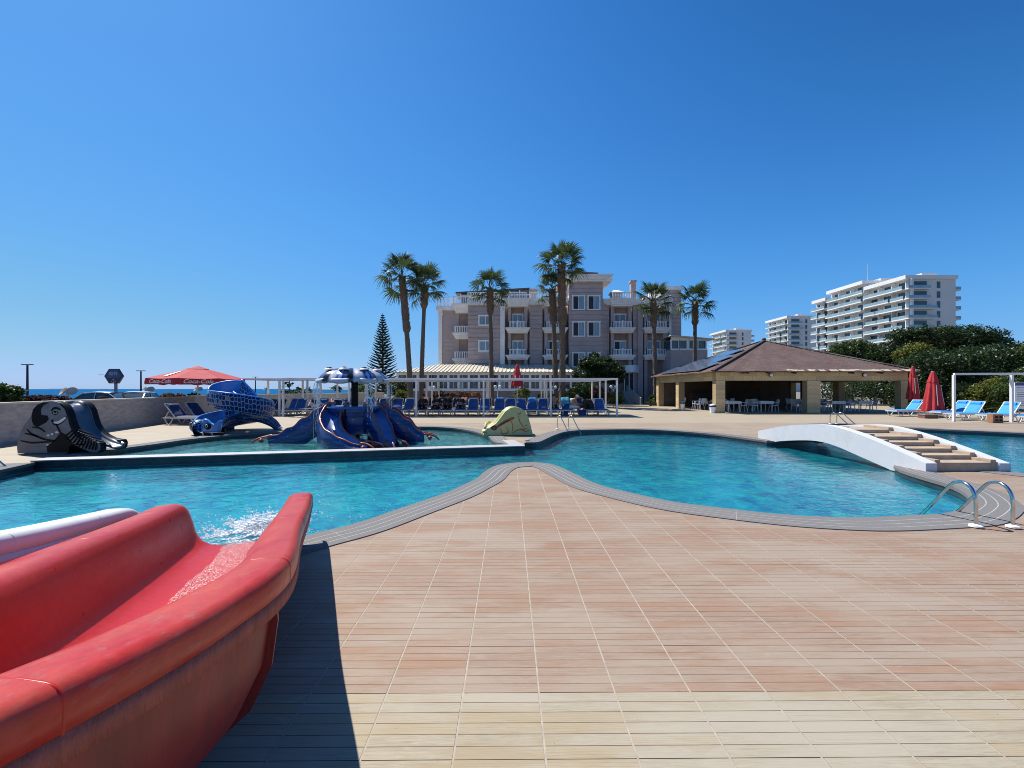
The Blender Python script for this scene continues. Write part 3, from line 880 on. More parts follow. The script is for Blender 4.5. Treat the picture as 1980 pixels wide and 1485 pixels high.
# entrance
m = MB(); m.prism([(hx(1199) + 2.1 * t - 0.03 * (1 if 0 < t < 1 else 0), -0.2 - 1.3 * math.sin(math.pi * t)) for t in [k / 12 for k in range(13)]] + [(hx(1199) + 2.1, 0.4), (hx(1199), 0.4)],
              lambda a, b, d: (a, YH + b, d), hz(721), hz(707)); hpart(m, 'entrance_canopy', [WHITE])
m = MB(); m.b2(hx(1207), hx(1224), YH - 0.14, YH + 0.1, 0.6, hz(723)); door = hpart(m, 'door', [DARKG])
m = MB(); [m.b2(x, x + 0.09, YH - 0.2, YH - 0.1, 0.5, hz(722)) for x in (hx(1206), hx(1215), hx(1224))]; m.build('frame', [TRIM], door, origin=HO)
m = MB()
for k in range(6): m.b2(hx(1202), hx(1228), YH - 0.5 - 0.45 * k, YH - 0.05 - 0.45 * k, 0, 1.35 - 0.22 * k)
hpart(m, 'entrance_steps', [CONC])
# dark ground-floor blind panel bays, sconces
# right conservatory
cx0, cx1, YC = (1297 - CX) * 46 / F, (1368 - CX) * 46 / F, 46.0
def cz(v): return H + (CY - v) * YC / F
m = MB(); m.b2(cx0, cx1, YC, YC + 8, 0, cz(676)); hpart(m, 'side_wing_wall', [WALLM])
m = MB(); m.b2(cx0 + 0.05, cx1 - 0.05, YC + 0.1, YC + 7.9, cz(676), cz(656)); hpart(m, 'side_wing_glazing', [GLASS])
for (ua, ub) in ((1298, 1312.5), (1314, 1328.5), (1331.5, 1347), (1349, 1365)):
    x0, x1 = (ua - CX) * YC / F, (ub - CX) * YC / F
    m = MB()
    for a0, a1, b0, b1 in ((x0 - .06, x1 + .06, cz(658.5), cz(656)), (x0 - .06, x1 + .06, cz(677), cz(674)), (x0 - .08, x0 + .06, cz(674), cz(658.5)), (x1 - .06, x1 + .08, cz(674), cz(658.5))): m.b2(a0, a1, YC - 0.05, YC + 0.1, b0, b1)
    fr = hpart(m, 'window', [WHITE])
m = MB(); z0, z1 = cz(648.5), cz(655.5)
m.add([(cx0 - .2, YC - .5, z0 - .12), (cx1 + .6, YC - .5, z1 - .12), (cx1 + .6, YC + 8, z1 - .12), (cx0 - .2, YC + 8, z0 - .12), (cx0 - .2, YC - .5, z0), (cx1 + .6, YC - .5, z1), (cx1 + .6, YC + 8, z1), (cx0 - .2, YC + 8, z0)],
      [(0, 3, 2, 1), (4, 5, 6, 7), (0, 1, 5, 4), (1, 2, 6, 5), (2, 3, 7, 6), (3, 0, 4, 7)]); hpart(m, 'side_wing_roof', [SEAM])
m = MB(); m.add([(cx0, YC - .02, cz(656)), (cx1, YC - .02, cz(656)), (cx0, YC - .02, z0 - .13)], [(0, 1, 2)]); hpart(m, 'side_wing_gable', [TRIM])

# ------------------------------------------------------------------ low restaurant wing in front of the hotel
YA = 43.0
an = thing('restaurant_wing', (-3, YA, 0), 'low white windowed restaurant wing with ribbed cream roof below the hotel', 'building')
AO = Vector((-3, YA, 0))
def ax(u): return (u - CX) * YA / F
def az(v): return H + (CY - v) * YA / F
def apart(m, name, mats, parent=None): return m.build(name, mats, parent or an, origin=AO)
x0, x1 = ax(768), ax(1104)
m = MB(); m.b2(x0, x1, YA, YH - 0.4, 0, az(755)); apart(m, 'base_wall', [mat('plinth_render', (0.30, 0.25, 0.23), 0.9, vs=1.0, var=0.15)])
m = MB(); m.b2(x0 + 0.05, x1 - 0.05, YA + 0.12, YA + 4.4, az(755), az(722)); apart(m, 'glazing', [GLASS])
m = MB(); m.b2(x0 - 0.1, x1 + 0.1, YA - 0.15, YA + 0.2, az(756), az(752.5)); apart(m, 'sill', [TRIM])
m = MB(); m.b2(x0 - 0.05, x1 + 0.05, YA - 0.05, YA + 0.2, az(724), az(720)); apart(m, 'fascia', [WHITE])
nb = 17
for k in range(nb + 1):
    x = x0 + (x1 - x0) * k / nb
    m = MB(); m.b2(x - 0.085, x + 0.085, YA - 0.03, YA + 0.15, az(752.5), az(724)); apart(m, 'column', [WHITE])
    if k == nb: break
    w_ = (x1 - x0) / nb
    m = MB(); xa, xb = x + 0.085, x + w_ - 0.085
    m.b2(xa, xb, YA + 0.02, YA + 0.1, az(738), az(735)); m.b2(xa, xb, YA + 0.02, YA + 0.1, az(725.2), az(724)); m.b2(xa, xb, YA + 0.02, YA + 0.1, az(752.5), az(751))
    for f in ((0.0, 0.04), (0.49, 0.525) if k % 3 else (0.33, 0.365), (0.96, 1.0)): m.b2(xa + (xb - xa) * f[0], xa + (xb - xa) * f[1], YA + 0.025, YA + 0.09, az(751), az(725.2))
    fr = apart(m, 'window', [WHITE])
    if k % 4 == 2:
        p = MB(); p.b2(xa + (xb - xa) * 0.08, xa + (xb - xa) * 0.48, YA + 0.05, YA + 0.07, az(750.5), az(738.2)); p.build('pane', [CURTAIN], fr, origin=AO)
# hipped roof with standing ribs
ze, zt = az(719.5), 4.36
xe0, xe1, xr0 = ax(762), ax(1109), lx0 + 0.6
ye, yr = YA - 0.55, YH - 0.35
m = MB(); m.add([(xe0, ye, ze), (xe1, ye, ze), (xe1, yr, zt), (xr0, yr, zt), (xe0, YL + 2, ze), (xr0, YL + 2, zt), (xe0, ye, ze - 0.1), (xe1, ye, ze - 0.1), (xe0, YL + 2, ze - 0.1)],
      [(0, 1, 2, 3), (0, 3, 5, 4), (6, 7, 1, 0), (8, 6, 0, 4), (6, 8, 7)]); apart(m, 'roof', [SEAM])
for k in range(46):
    x = xe0 + 0.3 + (xe1 - xe0 - 0.5) * k / 45
    xt_ = x; t = 1.0
    if x < xr0: t = (x - xe0) / (xr0 - xe0)
    m = MB(); m.beam((x, ye, ze + 0.035), (x, ye + (yr - ye) * t, ze + (zt - ze) * t + 0.035), 0.10, 0.07); apart(m, 'roof_rib', [SEAM])

# ------------------------------------------------------------------ far apartment towers
APT = mat('apartment_white', (0.74, 0.73, 0.70), 0.7, vs=0.15, var=0.06, space='world')
APTG = mat('apartment_grey', (0.68, 0.66, 0.62), 0.8, vs=0.12, var=0.08, space='world')
RAILG = mat('balcony_glass', (0.25, 0.36, 0.40), 0.1, vs=0.5, var=0.2, spec=0.8)
APTW = mat('apartment_window', (0.03, 0.045, 0.06), 0.1, vs=0.3, var=0.5, space='world', spec=0.8)
def tower(label, x, y0, blocks, wid, fh=3.1, seed=1, end_curve=True):
    r = random.Random(seed)
    t = thing('apartment_tower', (x + wid / 2, y0, 0), label, 'building', 'white apartment towers in the distance')
    O = (x + wid / 2, y0, 0)
    def P(m, name, mats, parent=None): return m.build(name, mats, parent or t, origin=O)
    wm = {}
    def wmesh(wd, ht, ax_):
        key = (wd, ht, ax_)
        if key not in wm:
            b = MB(); b.box((0, 0, 0), (0.1, wd, ht) if ax_ == 'y' else (wd, 0.1, ht)); wm[key] = b.mesh('apartment_window', [APTW])
        return wm[key]
    for bi, (ya, yb, ht, dx) in enumerate(blocks):
        nf = int(ht / fh)
        m = MB(); m.b2(x + 1.6 + dx, x + wid, ya, yb, 0, ht - 0.6); P(m, 'wall', [APTG])
        m = MB(); m.b2(x + dx - 0.4, x + wid + 0.2, ya - (0.6 if bi == 0 else 0), yb, ht - 0.7, ht + 0.5); P(m, 'roof_slab', [APT])
        m = MB(); m.b2(x + wid * 0.45, x + wid * 0.75, ya + 2, min(yb, ya + 9), ht + 0.5, ht + 1.8); m.b2(x + wid * 0.3, x + wid * 0.4, ya + 3, ya + 5, ht + 0.5, ht + 1.3); P(m, 'roof_plant', [APTG])
        n_b = max(1, int(round((yb - ya) / 5.0)))
        for f in range(2, nf):
            z = ht - 0.7 - (nf - f) * fh
            # long balcony slabs in staggered lengths, glass fronts
            k = 0
            while k < n_b:
                ln = min(n_b - k, 1 + r.randrange(3))
                a, b = ya + (yb - ya) * k / n_b, ya + (yb - ya) * (k + ln) / n_b
                out = r.choice((0.0, 0.5, 0.9))
                m = MB(); m.b2(x + dx - out, x + dx + 1.7, a + 0.1, b - 0.1, z - 0.28, z + 0.06)
                sl = P(m, 'balcony_slab', [APT])
                m = MB(); m.b2(x + dx - out + 0.02, x + dx - out + 0.08, a + 0.15, b - 0.15, z + 0.06, z + 1.0); m.build('railing', [RAILG], sl, origin=O)
                k += ln
            for k in range(n_b):
                a = ya + (yb - ya) * (k + 0.5) / n_b
                w_ = r.choice((2.2, 2.8, 3.4))
                inst('window', wmesh(w_, 2.3, 'y'), t, Vector((x + dx + 1.58, a + r.uniform(-.4, .4), z + 1.3)) - Vector(O))
                m = MB(); m.b2(x + dx + 0.2, x + dx + 1.7, a - 2.6, a - 2.35, z, z + fh - 0.3); P(m, 'fin_wall', [APT])
    # end face towards the pool
    ya, yb, ht, dx = blocks[0]; nf = int(ht / fh)
    for f in range(2, nf):
        z = ht - 0.7 - (nf - f) * fh
        w_ = r.choice((0.42, 0.5, 0.55)) * wid
        m = MB(); m.b2(x + dx - 0.3, x + w_, ya - 1.5, ya + 0.05, z - 0.28, z + 0.06); sl = P(m, 'balcony_slab', [APT])
        m = MB(); m.b2(x + dx - 0.25, x + w_, ya - 1.48, ya - 1.42, z + 0.06, z + 0.95); m.build('railing', [RAILG], sl, origin=O)
        inst('window', wmesh(4.6, 2.2, 'x'), t, Vector((x + wid * 0.28, ya - 0.06, z + 1.35)) - Vector(O))
        inst('window', wmesh(1.0, 2.0, 'x'), t, Vector((x + wid * 0.66, ya - 0.06, z + 1.35)) - Vector(O))
        m = MB(); m.b2(x + wid + 0.05, x + wid + 2.4, ya + 0.6, ya + 5, z - 0.28, z + 0.06); sl = P(m, 'balcony_slab', [APT])
        m = MB(); m.b2(x + wid + 2.3, x + wid + 2.36, ya + 0.6, ya + 5, z + 0.06, z + 0.95); m.b2(x + wid + .05, x + wid + 2.3, ya + 0.62, ya + .66, z + .06, z + .95); m.build('railing', [RAILG], sl, origin=O)
    m = MB(); m.tube([(x + 1.2 + dx, ya - 1.0, 0), (x + 1.2 + dx, ya - 1.0, ht - 0.6)], 0.45, 10); P(m, 'corner_column', [APT])
    return t
tw = tower('largest stepped white apartment block with stacked balconies above the trees', 124.0, 133.0, [(133, 148, 36.9, 0), (148, 165, 39.2, -0.6), (165, 172.5, 36.9, -1.0)], 16.0, seed=3)
m = MB(); m.tube([(0, 0, 0), (0, 0, 7.5)], [0.10, 0.04], 6); m.build('mast', [APTG], tw, loc=(-3, 20, 39.6))
tower('middle white apartment block standing just behind the largest one', 150.0, 230.0, [(230, 249, 41.0, 0)], 16.0, seed=5)
tower('smallest and farthest white apartment block left above the pavilion roof', 142.0, 280.0, [(280, 302, 40.4, 0)], 17.0, seed=8)
# ------------------------------------------------------------------ pavilion with hipped roof
BLOCK = mat('yellow_stone_block', (0.60, 0.45, 0.235), 0.85, vs=6.0, var=0.18, rnd=0.13, bmp=0.25, bs_=30, dirt=((0.30, 0.21, 0.11), 0.5))
MORTAR = mat('mortar', (0.36, 0.27, 0.15), 0.95, vs=8)
def shingle_mat():
    m, nt, bs = _nt('brown_shingles')
    co = coords(nt, 'object')
    br = N(nt, 'ShaderNodeTexBrick', i_Scale=3.2, i_Color1=(0.105, 0.062, 0.052, 1), i_Color2=(0.14, 0.088, 0.074, 1), i_Mortar=(0.04, 0.026, 0.024, 1))
    br.inputs['Mortar Size'].default_value = 0.03; br.inputs['Brick Width'].default_value = 0.9; br.inputs['Row Height'].default_value = 0.5
    nt.links.new(coords(nt, 'object', (1, 1, 1)), br.inputs['Vector'])
    n1 = noise(nt, co, 0.8, 5.0, 0.65)
    c = mix_rgb(nt, ramp(nt, n1, [(0.4, 0.0), (0.75, 0.4)]), br.outputs['Color'], (0.20, 0.14, 0.12))
    n2 = noise(nt, co, 40.0, 2.0)
    c = mix_rgb(nt, 0.35, c, n2, 'OVERLAY')
    nt.links.new(c, bs.inputs['Base Color']); bs.inputs['Roughness'].default_value = 0.9
    bump(nt, bs, br.outputs['Fac'], -0.5, 0.02)
    return m
SHING = shingle_mat()
FELT = mat('torn_felt', (0.55, 0.46, 0.34), 0.9, vs=5, var=0.25)
WOODB = mat('dark_timber', (0.07, 0.045, 0.035), 0.8, vs=6, var=0.3)
PX0, PX1, PY0, PY1 = 13.55, 26.3, 28.0, 39.6
pav = thing('pavilion', (20, 33.8, 0), 'yellow stone pavilion with hipped brown shingle roof and open dark dining hall', 'building')
PO = Vector((20, 33.8, 0))
def ppart(m, name, mats, parent=None, smooth=None): return m.build(name, mats, parent or pav, smooth, origin=PO)
bl_mesh = {}
def block(c, size, parent):
    key = tuple(round(s, 3) for s in size)
    if key not in bl_mesh:
        b = MB(); b.box((0, 0, 0), [s - 0.014 for s in size]); me = b.mesh('stone_block', [BLOCK])
        bl_mesh[key] = me
    inst('stone_block', bl_mesh[key], parent, Vector(c) - PO)
BH, BL = 0.305, 0.62
def block_wall(p, q, z0, z1, th, name):
    """coursed block wall between two plan points (axis aligned), pieces proud of a mortar core"""
    p, q = Vector(p), Vector(q)
    d = (q - p); Lw = d.length; d.normalize(); alongx = abs(d.x) > 0.5
    m = MB(); lo, hi = Vector((min(p.x, q.x), min(p.y, q.y))), Vector((max(p.x, q.x), max(p.y, q.y)))
    ins = 0.012
    m.b2(lo.x - (0 if alongx else th / 2 - ins), hi.x + (0 if alongx else th / 2 - ins), lo.y - (th / 2 - ins if alongx else 0), hi.y + (th / 2 - ins if alongx else 0), z0 + 0.003, z1 - 0.003)
    root = ppart(m, name, [MORTAR])
    rows = max(1, int(round((z1 - z0) / BH))); bh = (z1 - z0) / rows
    for r_ in range(rows):
        n = max(1, int(round(Lw / BL))); bl = Lw / n
        xs = [k * bl for k in range(n + 1)]
        if r_ % 2 and n > 1: xs = [0] + [bl / 2 + k * bl for k in range(n)] + [Lw]
        for a, b in zip(xs, xs[1:]):
            c = p + d * ((a + b) / 2); ln = b - a
            block((c.x, c.y, z0 + (r_ + 0.5) * bh), (ln, th, bh) if alongx else (th, ln, bh), root)
    return root
ZL, ZT = 2.15, 2.76
TH = 0.5
# front
block_wall((PX0, PY0 + TH / 2), (PX1, PY0 + TH / 2), ZL, ZT, TH, 'front_lintel')
for xa, xb in ((PX0, PX0 + 0.62), (19.62, 20.5), (25.85, PX1)): block_wall((xa, PY0 + TH / 2), (xb, PY0 + TH / 2), 0, ZL - 0.004, TH, 'front_pier')
# left side
block_wall((PX0 + TH / 2, PY0 + TH + 0.004), (PX0 + TH / 2, PY1), ZL, ZT, TH, 'side_lintel')
for ya, yb in ((34.3, 34.9), (39.0, PY1)): block_wall((PX0 + TH / 2, ya), (PX0 + TH / 2, yb), 0, ZL - 0.004, TH, 'side_pier')
# right side and back
block_wall((PX1 - TH / 2, PY0 + TH + 0.004), (PX1 - TH / 2, PY1), ZL, ZT, TH, 'side_lintel')
for ya, yb in ((33.3, 33.9), (39.0, PY1)): block_wall((PX1 - TH / 2, ya), (PX1 - TH / 2, yb), 0, ZL - 0.004, TH, 'side_pier')
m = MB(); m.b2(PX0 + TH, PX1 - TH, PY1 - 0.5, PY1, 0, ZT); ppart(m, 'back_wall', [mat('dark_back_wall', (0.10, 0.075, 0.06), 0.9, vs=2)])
m = MB(); m.b2(16.3, 19.9, PY1 - 1.6, PY1 - 0.51, 0, 1.15); m.b2(16.2, 20.0, PY1 - 1.65, PY1 - 0.51, 1.15, 1.22); ppart(m, 'bar_counter', [WOODB])
for cxp, cyp in ((17.0, 33.8), (20.06, 33.8), (23.4, 33.8)):
    m = MB(); m.b2(cxp - 0.17, cxp + 0.17, cyp - 0.17, cyp + 0.17, 0, 3.0); ppart(m, 'inner_post', [WOODB])
# roof: four planes and a thickness
ZE = 2.78; ov = 0.42
AP = Vector((20.2, 33.8, 5.46))
cor = [Vector((PX0 - ov, PY0 - ov, ZE)), Vector((PX1 + ov, PY0 - ov, ZE)), Vector((PX1 + ov, PY1 + ov, ZE)), Vector((PX0 - ov, PY1 + ov, ZE))]
names = ['roof_front', 'roof_right', 'roof_back', 'roof_left']
for k in range(4):
    a, b = cor[k], cor[(k + 1) % 4]
    m = MB(); nn = 24
    # slightly sagging, ragged lower edge
    rr = random.Random(40 + k)
    low = [a.lerp(b, i / nn) + Vector((0, 0, rr.uniform(-0.035, 0.02) if 0 < i < nn else 0)) for i in range(nn + 1)]
    mid = [p.lerp(AP, 0.5) - Vector((0, 0, 0.03)) for p in low]
    m.grid(lambda i, j: (low, mid)[j][i], nn + 1, 2)
    base = len(m.v); m.add([AP], [])
    for i in range(nn): m.f.append([nn * 0 + i * 2 + 1, (i + 1) * 2 + 1, base]); m.m.append(0)
    m.grid(lambda i, j: low[i] - Vector((0, 0, 0.07 * (1 - j))), nn + 1, 2)
    ppart(m, names[k], [SHING])
    m = MB(); m.beam(a + Vector((0, 0, 0.03)), AP + Vector((0, 0, 0.03)), 0.22, 0.06); ppart(m, 'hip_cap', [FELT if k == 1 else WOODB if k == 0 else SHING])
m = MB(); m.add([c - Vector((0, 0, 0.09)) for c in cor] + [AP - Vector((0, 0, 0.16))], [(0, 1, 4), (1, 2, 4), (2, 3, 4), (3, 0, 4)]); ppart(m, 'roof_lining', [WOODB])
m = MB(); m.ball((AP.x, AP.y, AP.z + 0.1), (0.16, 0.16, 0.14)); ppart(m, 'finial', [WOODB])
# lengths of torn pale felt along the front eave and right hip
rr = random.Random(5)
a, b = cor[0], cor[1]
for k in range(12):
    t = 0.36 + k * 0.052; ln = rr.uniform(0.03, 0.06)
    if t + ln > 0.985: ln = 0.985 - t
    up = rr.uniform(0.006, 0.02)
    m = MB(); n = 7
    def fp(i, j, t=t, ln=ln, up=up):
        p = a.lerp(b, t + ln * i / (n - 1)); s = (0.0, 0.012 + up + rr.uniform(-0.006, 0.008))[j]
        return p.lerp(AP, s) + Vector((0, -0.03 if j == 0 else 0, 0.03 if j else -0.02))
    m.grid(fp, n, 2); ppart(m, 'felt_strip', [FELT])
for t0, t1 in ((0.05, 0.2), (0.52, 0.68), (0.72, 0.9)):
    m = MB(); p, q = b.lerp(AP, t0), b.lerp(AP, t1)
    m.beam(p + Vector((-0.16, 0.0, 0.09)), q + Vector((-0.16, 0, 0.09)), 0.13, 0.02); ppart(m, 'felt_strip', [FELT])
# rafter ends and wall lamps
for x in (15.2, 15.5, 16.9, 18.6, 22.4, 24.3):
    m = MB(); m.tube([(x, PY0 - 0.38, ZE - 0.12), (x, PY0 + 0.1, ZE - 0.06)], 0.075, 8); ppart(m, 'rafter_end', [WOODB], smooth=40)
for x in (A(1489.5, 725, PY0).x, A(1670, 725, PY0).x):
    lp = thing('wall_lamp', (x, PY0 - 0.02, A(1489, 725, PY0).z), 'oval white bulkhead lamp on the pavilion front, %s one' % ('left' if x < 20 else 'right'), 'lamp', 'lamps on the pavilion front')
    m = MB(); m.lathe([(0.13, 0), (0.13, 0.05)], 12); o = m.build('backplate', [mat('black_plastic', (0.02, 0.02, 0.02), 0.5)], lp, 40); o.rotation_euler = (rad(90), 0, 0)
    m = MB(); m.ball((0, -0.09, 0.0), (0.115, 0.075, 0.12), 12, 8); m.build('lamp_glass', [mat('lamp_glass', (0.75, 0.74, 0.70), 0.2)], lp, 180)
# solar panels on the left slope
PANEL = mat('solar_panel', (0.10, 0.13, 0.19), 0.10, vs=0.8, var=0.2, spec=0.9)
PFRAME = mat('panel_frame', (0.55, 0.57, 0.60), 0.35, metal=0.8)
sl0, sl1 = cor[3], cor[0]
e_y = Vector((0, -1, 0)); e_s = (AP - Vector((cor[0].x, AP.y, ZE))); slen = e_s.length; e_s.normalize()
nrm = Vector((-e_s.z, 0, e_s.x)); 
pm = MB(); pm.box((0, 0, 0), (1.62, 0.98, 0.035)); pmesh = pm.mesh('panel', [PFRAME])
gm = MB()
for i in range(6):
    for j in range(2): gm.box((-0.66 + i * 0.264, -0.235 + j * 0.47, 0.019), (0.255, 0.46, 0.006))
gmesh = gm.mesh('panel_cells', [PANEL])
Mrot = Matrix((e_s, e_y, nrm)).transposed().to_euler()
cnt = 0
for row in range(3):
    s_mid = 0.95 + row * 1.72
    half = (PY1 - PY0 + 2 * ov) / 2 * (1 - (s_mid + 0.8) / slen) - 0.25
    n = int(2 * half / 1.02)
    for k in range(n):
        y = AP.y + (k - (n - 1) / 2) * 1.02
        pos = Vector((cor[0].x, y, ZE)) + e_s * s_mid + nrm * 0.11
        t = thing('solar_panel', pos, '%s solar panel from the pool end in the %s row on the pavilion roof' % (ORD[n - 1 - (n - 1 - k)].capitalize() if False else ORD[k], ('lowest', 'middle', 'top')[row]), 'solar panel', 'solar panels on the left slope of the pavilion roof')
        t['label'] = '%s blue solar panel from the pool end in the %s row on the pavilion' % (ORD[k], ('lowest', 'middle', 'top')[row])
        t.rotation_euler = Mrot
        inst('frame', pmesh, t); inst('cells', gmesh, t)
        cnt += 1

# ------------------------------------------------------------------ chairs, tables, bins of the pavilion
PLAST = mat('white_plastic', (0.66, 0.66, 0.65), 0.4, vs=3, var=0.06)
CLOTHW = mat('table_top_white', (0.68, 0.67, 0.64), 0.6, vs=2, var=0.05)
def make_chair():
    t = thing('armchair', (0, 0, 0), 'x', 'chair', 'white armchairs in the pavilion')
    m = MB(); m.box((0, 0, 0.44), (0.44, 0.42, 0.035)); m.build('seat', [PLAST], t)
    m = MB(); m.grid(lambda i, j: (-0.22 + 0.44 * i / 6, 0.20 + 0.10 * j / 4 - 0.03 * math.sin(math.pi * i / 6), 0.46 + 0.40 * j / 4 + 0.02 * math.sin(math.pi * i / 6)), 7, 5)
    m.grid(lambda i, j: (-0.22 + 0.44 * i / 6, 0.225 + 0.10 * j / 4 - 0.03 * math.sin(math.pi * i / 6), 0.46 + 0.40 * j / 4 + 0.02 * math.sin(math.pi * i / 6)), 7, 5); m.build('backrest', [PLAST], t, 50)
    for sx in (-1, 1):
        for sy in (-1, 1):
            m = MB(); m.beam((sx * 0.24, sy * 0.23, 0), (sx * 0.205, sy * 0.18, 0.44), 0.035, 0.035); m.build('leg', [PLAST], t)
        m = MB(); m.beam((sx * 0.24, -0.2, 0.65), (sx * 0.24, 0.24, 0.66), 0.05, 0.025); m.beam((sx * 0.235, -0.18, 0.44), (sx * 0.24, -0.19, 0.65), 0.035, 0.03); m.build('armrest', [PLAST], t)
    return t
def make_table():
    t = thing('dining_table', (0, 0, 0), 'x', 'table', 'white tables in the pavilion')
    m = MB(); m.box((0, 0, 0.735), (0.9, 0.9, 0.03)); m.build('table_top', [CLOTHW], t)
    m = MB(); m.grid(lambda i, j: ((-0.46, 0.46, 0.46, -0.46)[i % 4] * (1 + 0.03 * j), (-0.46, -0.46, 0.46, 0.46)[i % 4] * (1 + 0.03 * j), 0.757 - 0.2 * j), 4, 2, close_u=True); m.build('cloth_drop', [CLOTHW], t)
    for sx in (-1, 1):
        for sy in (-1, 1):
            m = MB(); m.box((sx * 0.38, sy * 0.38, 0.36), (0.045, 0.045, 0.72)); m.build('leg', [PLAST], t)
    return t
ch0, tb0 = make_chair(), make_table()
tables = [(15.4, 29.6), (17.7, 29.7), (20.9, 29.7), (22.6, 29.6), (24.6, 29.8), (15.9, 32.3), (22.3, 32.4)]
chairs = []
for k, (x, y) in enumerate(tables):
    t = tb0 if k == 0 else copy_tree(tb0)
    t.location = (x, y, 0)
    t['label'] = ('%s white table from the left in the front row inside the pavilion' % ORD[k]) if k < 5 else ('white table deep in the shade of the pavilion, %s one' % ('left' if k == 5 else 'right'))
    rr = random.Random(k)
    chairs += [(x - 0.78, y + rr.uniform(-.12, .12), rad(90 + rr.uniform(-14, 14)), k), (x + 0.78, y + rr.uniform(-.12, .12), rad(-90 + rr.uniform(-14, 14)), k)]
    if k < 5: chairs.append((x + rr.uniform(-.1, .1), y + 0.8, rad(rr.uniform(-10, 10)), k))
chairs += [(14.35, 32.2, rad(-80), 20), (14.4, 33.0, rad(-95), 21), (14.3, 35.6, rad(-85), 22), (14.5, 36.4, rad(-100), 23)]
for k, (x, y, rz, tk) in enumerate(chairs):
    t = ch0 if k == 0 else copy_tree(ch0)
    t.location = (x, y, 0); t.rotation_euler = (0, 0, rz)
    side = ''
    if tk < 7: side = 'left' if x < tables[tk][0] - 0.4 else ('right' if x > tables[tk][0] + 0.4 else 'far')
    if tk < 5: t['label'] = 'white plastic armchair on the %s side of the %s front pavilion table' % (side, ORD[tk])
    elif tk < 7: t['label'] = 'white armchair on the %s side of the %s table deep inside the pavilion' % (side, 'left' if tk == 5 else 'right')
    else: t['label'] = '%s white armchair from the front along the open left side of the pavilion' % ORD[tk - 20]
BLACKP = MATS['black_plastic']
for k, (u, v) in enumerate(((1378, 799), (1320, 790), (1279.5, 783.5))):
    x, y = G(u, v)
    if k == 0: y = 28.1; x = (u - CX) * y / F
    t = thing('litter_bin', (x, y, 0), ('white litter bin with black lid rim by the pavilion corner', 'white litter bin at the middle pier of the pavilion side', 'farthest white litter bin by the hedge end of the pavilion')[k], 'bin', 'litter bins along the pavilion')
    m = MB(); m.lathe([(0.17, 0), (0.20, 0.40)], 14); m.build('bin_body', [WHITE], t, 40)
    m = MB(); m.lathe([(0.215, 0.40), (0.215, 0.50)], 14); m.build('rim', [BLACKP], t, 40)
    m = MB(); m.lathe([(0.20, 0.50), (0.17, 0.57), (0.06, 0.60)], 14); m.build('lid', [WHITE], t, 40)
# ------------------------------------------------------------------ arched footbridge
BWHITE = mat('bridge_paint', (0.60, 0.615, 0.63), 0.65, vs=2.2, var=0.05, bmp=0.12, bs_=25, dirt=((0.42, 0.41, 0.38), 0.5))
STEPM = mat('sand_stone_step', (0.42, 0.325, 0.235), 0.8, vs=5, var=0.2, dirt=((0.33, 0.24, 0.17), 0.5))
br = thing('footbridge', (8.75, 10.9, 0), 'white arched footbridge with stone steps over the pool channel', 'bridge')
BO = Vector((8.75, 10.9, 0))
top = catmull([(8.13, 0.165, 0), (8.39, 0.235, 0), (9.02, 0.40, 0), (9.76, 0.565, 0), (10.44, 0.665, 0), (10.97, 0.675, 0), (11.66, 0.61, 0), (12.59, 0.47, 0), (13.67, 0.24, 0)], 4)
bot = catmull([(8.13, 0.0, 0), (8.45, -0.02, 0), (8.82, -0.11, 0), (9.02, -0.08, 0), (9.76, 0.07, 0), (10.4, 0.195, 0), (11.0, 0.235, 0), (11.66, 0.18, 0), (12.59, 0.04, 0), (13.07, -0.08, 0), (13.2, 0.0, 0), (13.67, 0.0, 0)], 3)
outline = [(p.x, p.y) for p in top] + [(p.x, p.y) for p in reversed(bot)]
for k, (xa, xb) in enumerate(((7.98, 8.20), (9.40, 9.62))):
    m = MB(); m.prism(outline, lambda a, b, d: (d, a, b), xa, xb)
    o = m.build('parapet', [BWHITE], br, 25, origin=BO, fix=True)
m = MB()
def tz(y):
    for p, q in zip(top, top[1:]):
        if p.x <= y <= q.x: return p.y + (q.y - p.y) * (y - p.x) / (q.x - p.x)
    return top[-1].y
# vault under the deck, then the treads, each its own stone
vt = [(p.x, p.y + 0.03) for p in bot if 8.82 <= p.x <= 13.1]
poly = [(y, max(tz(y) - 0.34, z + 0.05)) for y, z in vt] + [(y, z) for y, z in reversed(vt)]
m.prism(poly, lambda a, b, d: (d, a, b), 8.205, 9.395); m.build('vault', [BWHITE], br, 25, origin=BO, fix=True)
ys = [8.18 + 0.37 * k for k in range(15)]
for k in range(14):
    y0, y1 = ys[k], ys[k + 1]
    zt = min(tz((y0 + y1) / 2) - 0.07, 0.60)
    zt = round((tz(min(max((y0 + y1) / 2, 8.2), 13.5)) - 0.10) / 0.085) * 0.085
    zt = max(zt, 0.085)
    m = MB(); m.b2(8.205, 9.395, y0, y1 - 0.004, zt - 0.16 if zt > 0.2 else 0.0, zt); m.build('step', [STEPM], br, origin=BO)
    for xa in (8.205, 9.29):
        m = MB(); m.b2(xa, xa + 0.105, y0, y1 - 0.004, zt + 0.001, zt + 0.055); m.build('step_kerb', [STEPM], br, origin=BO)

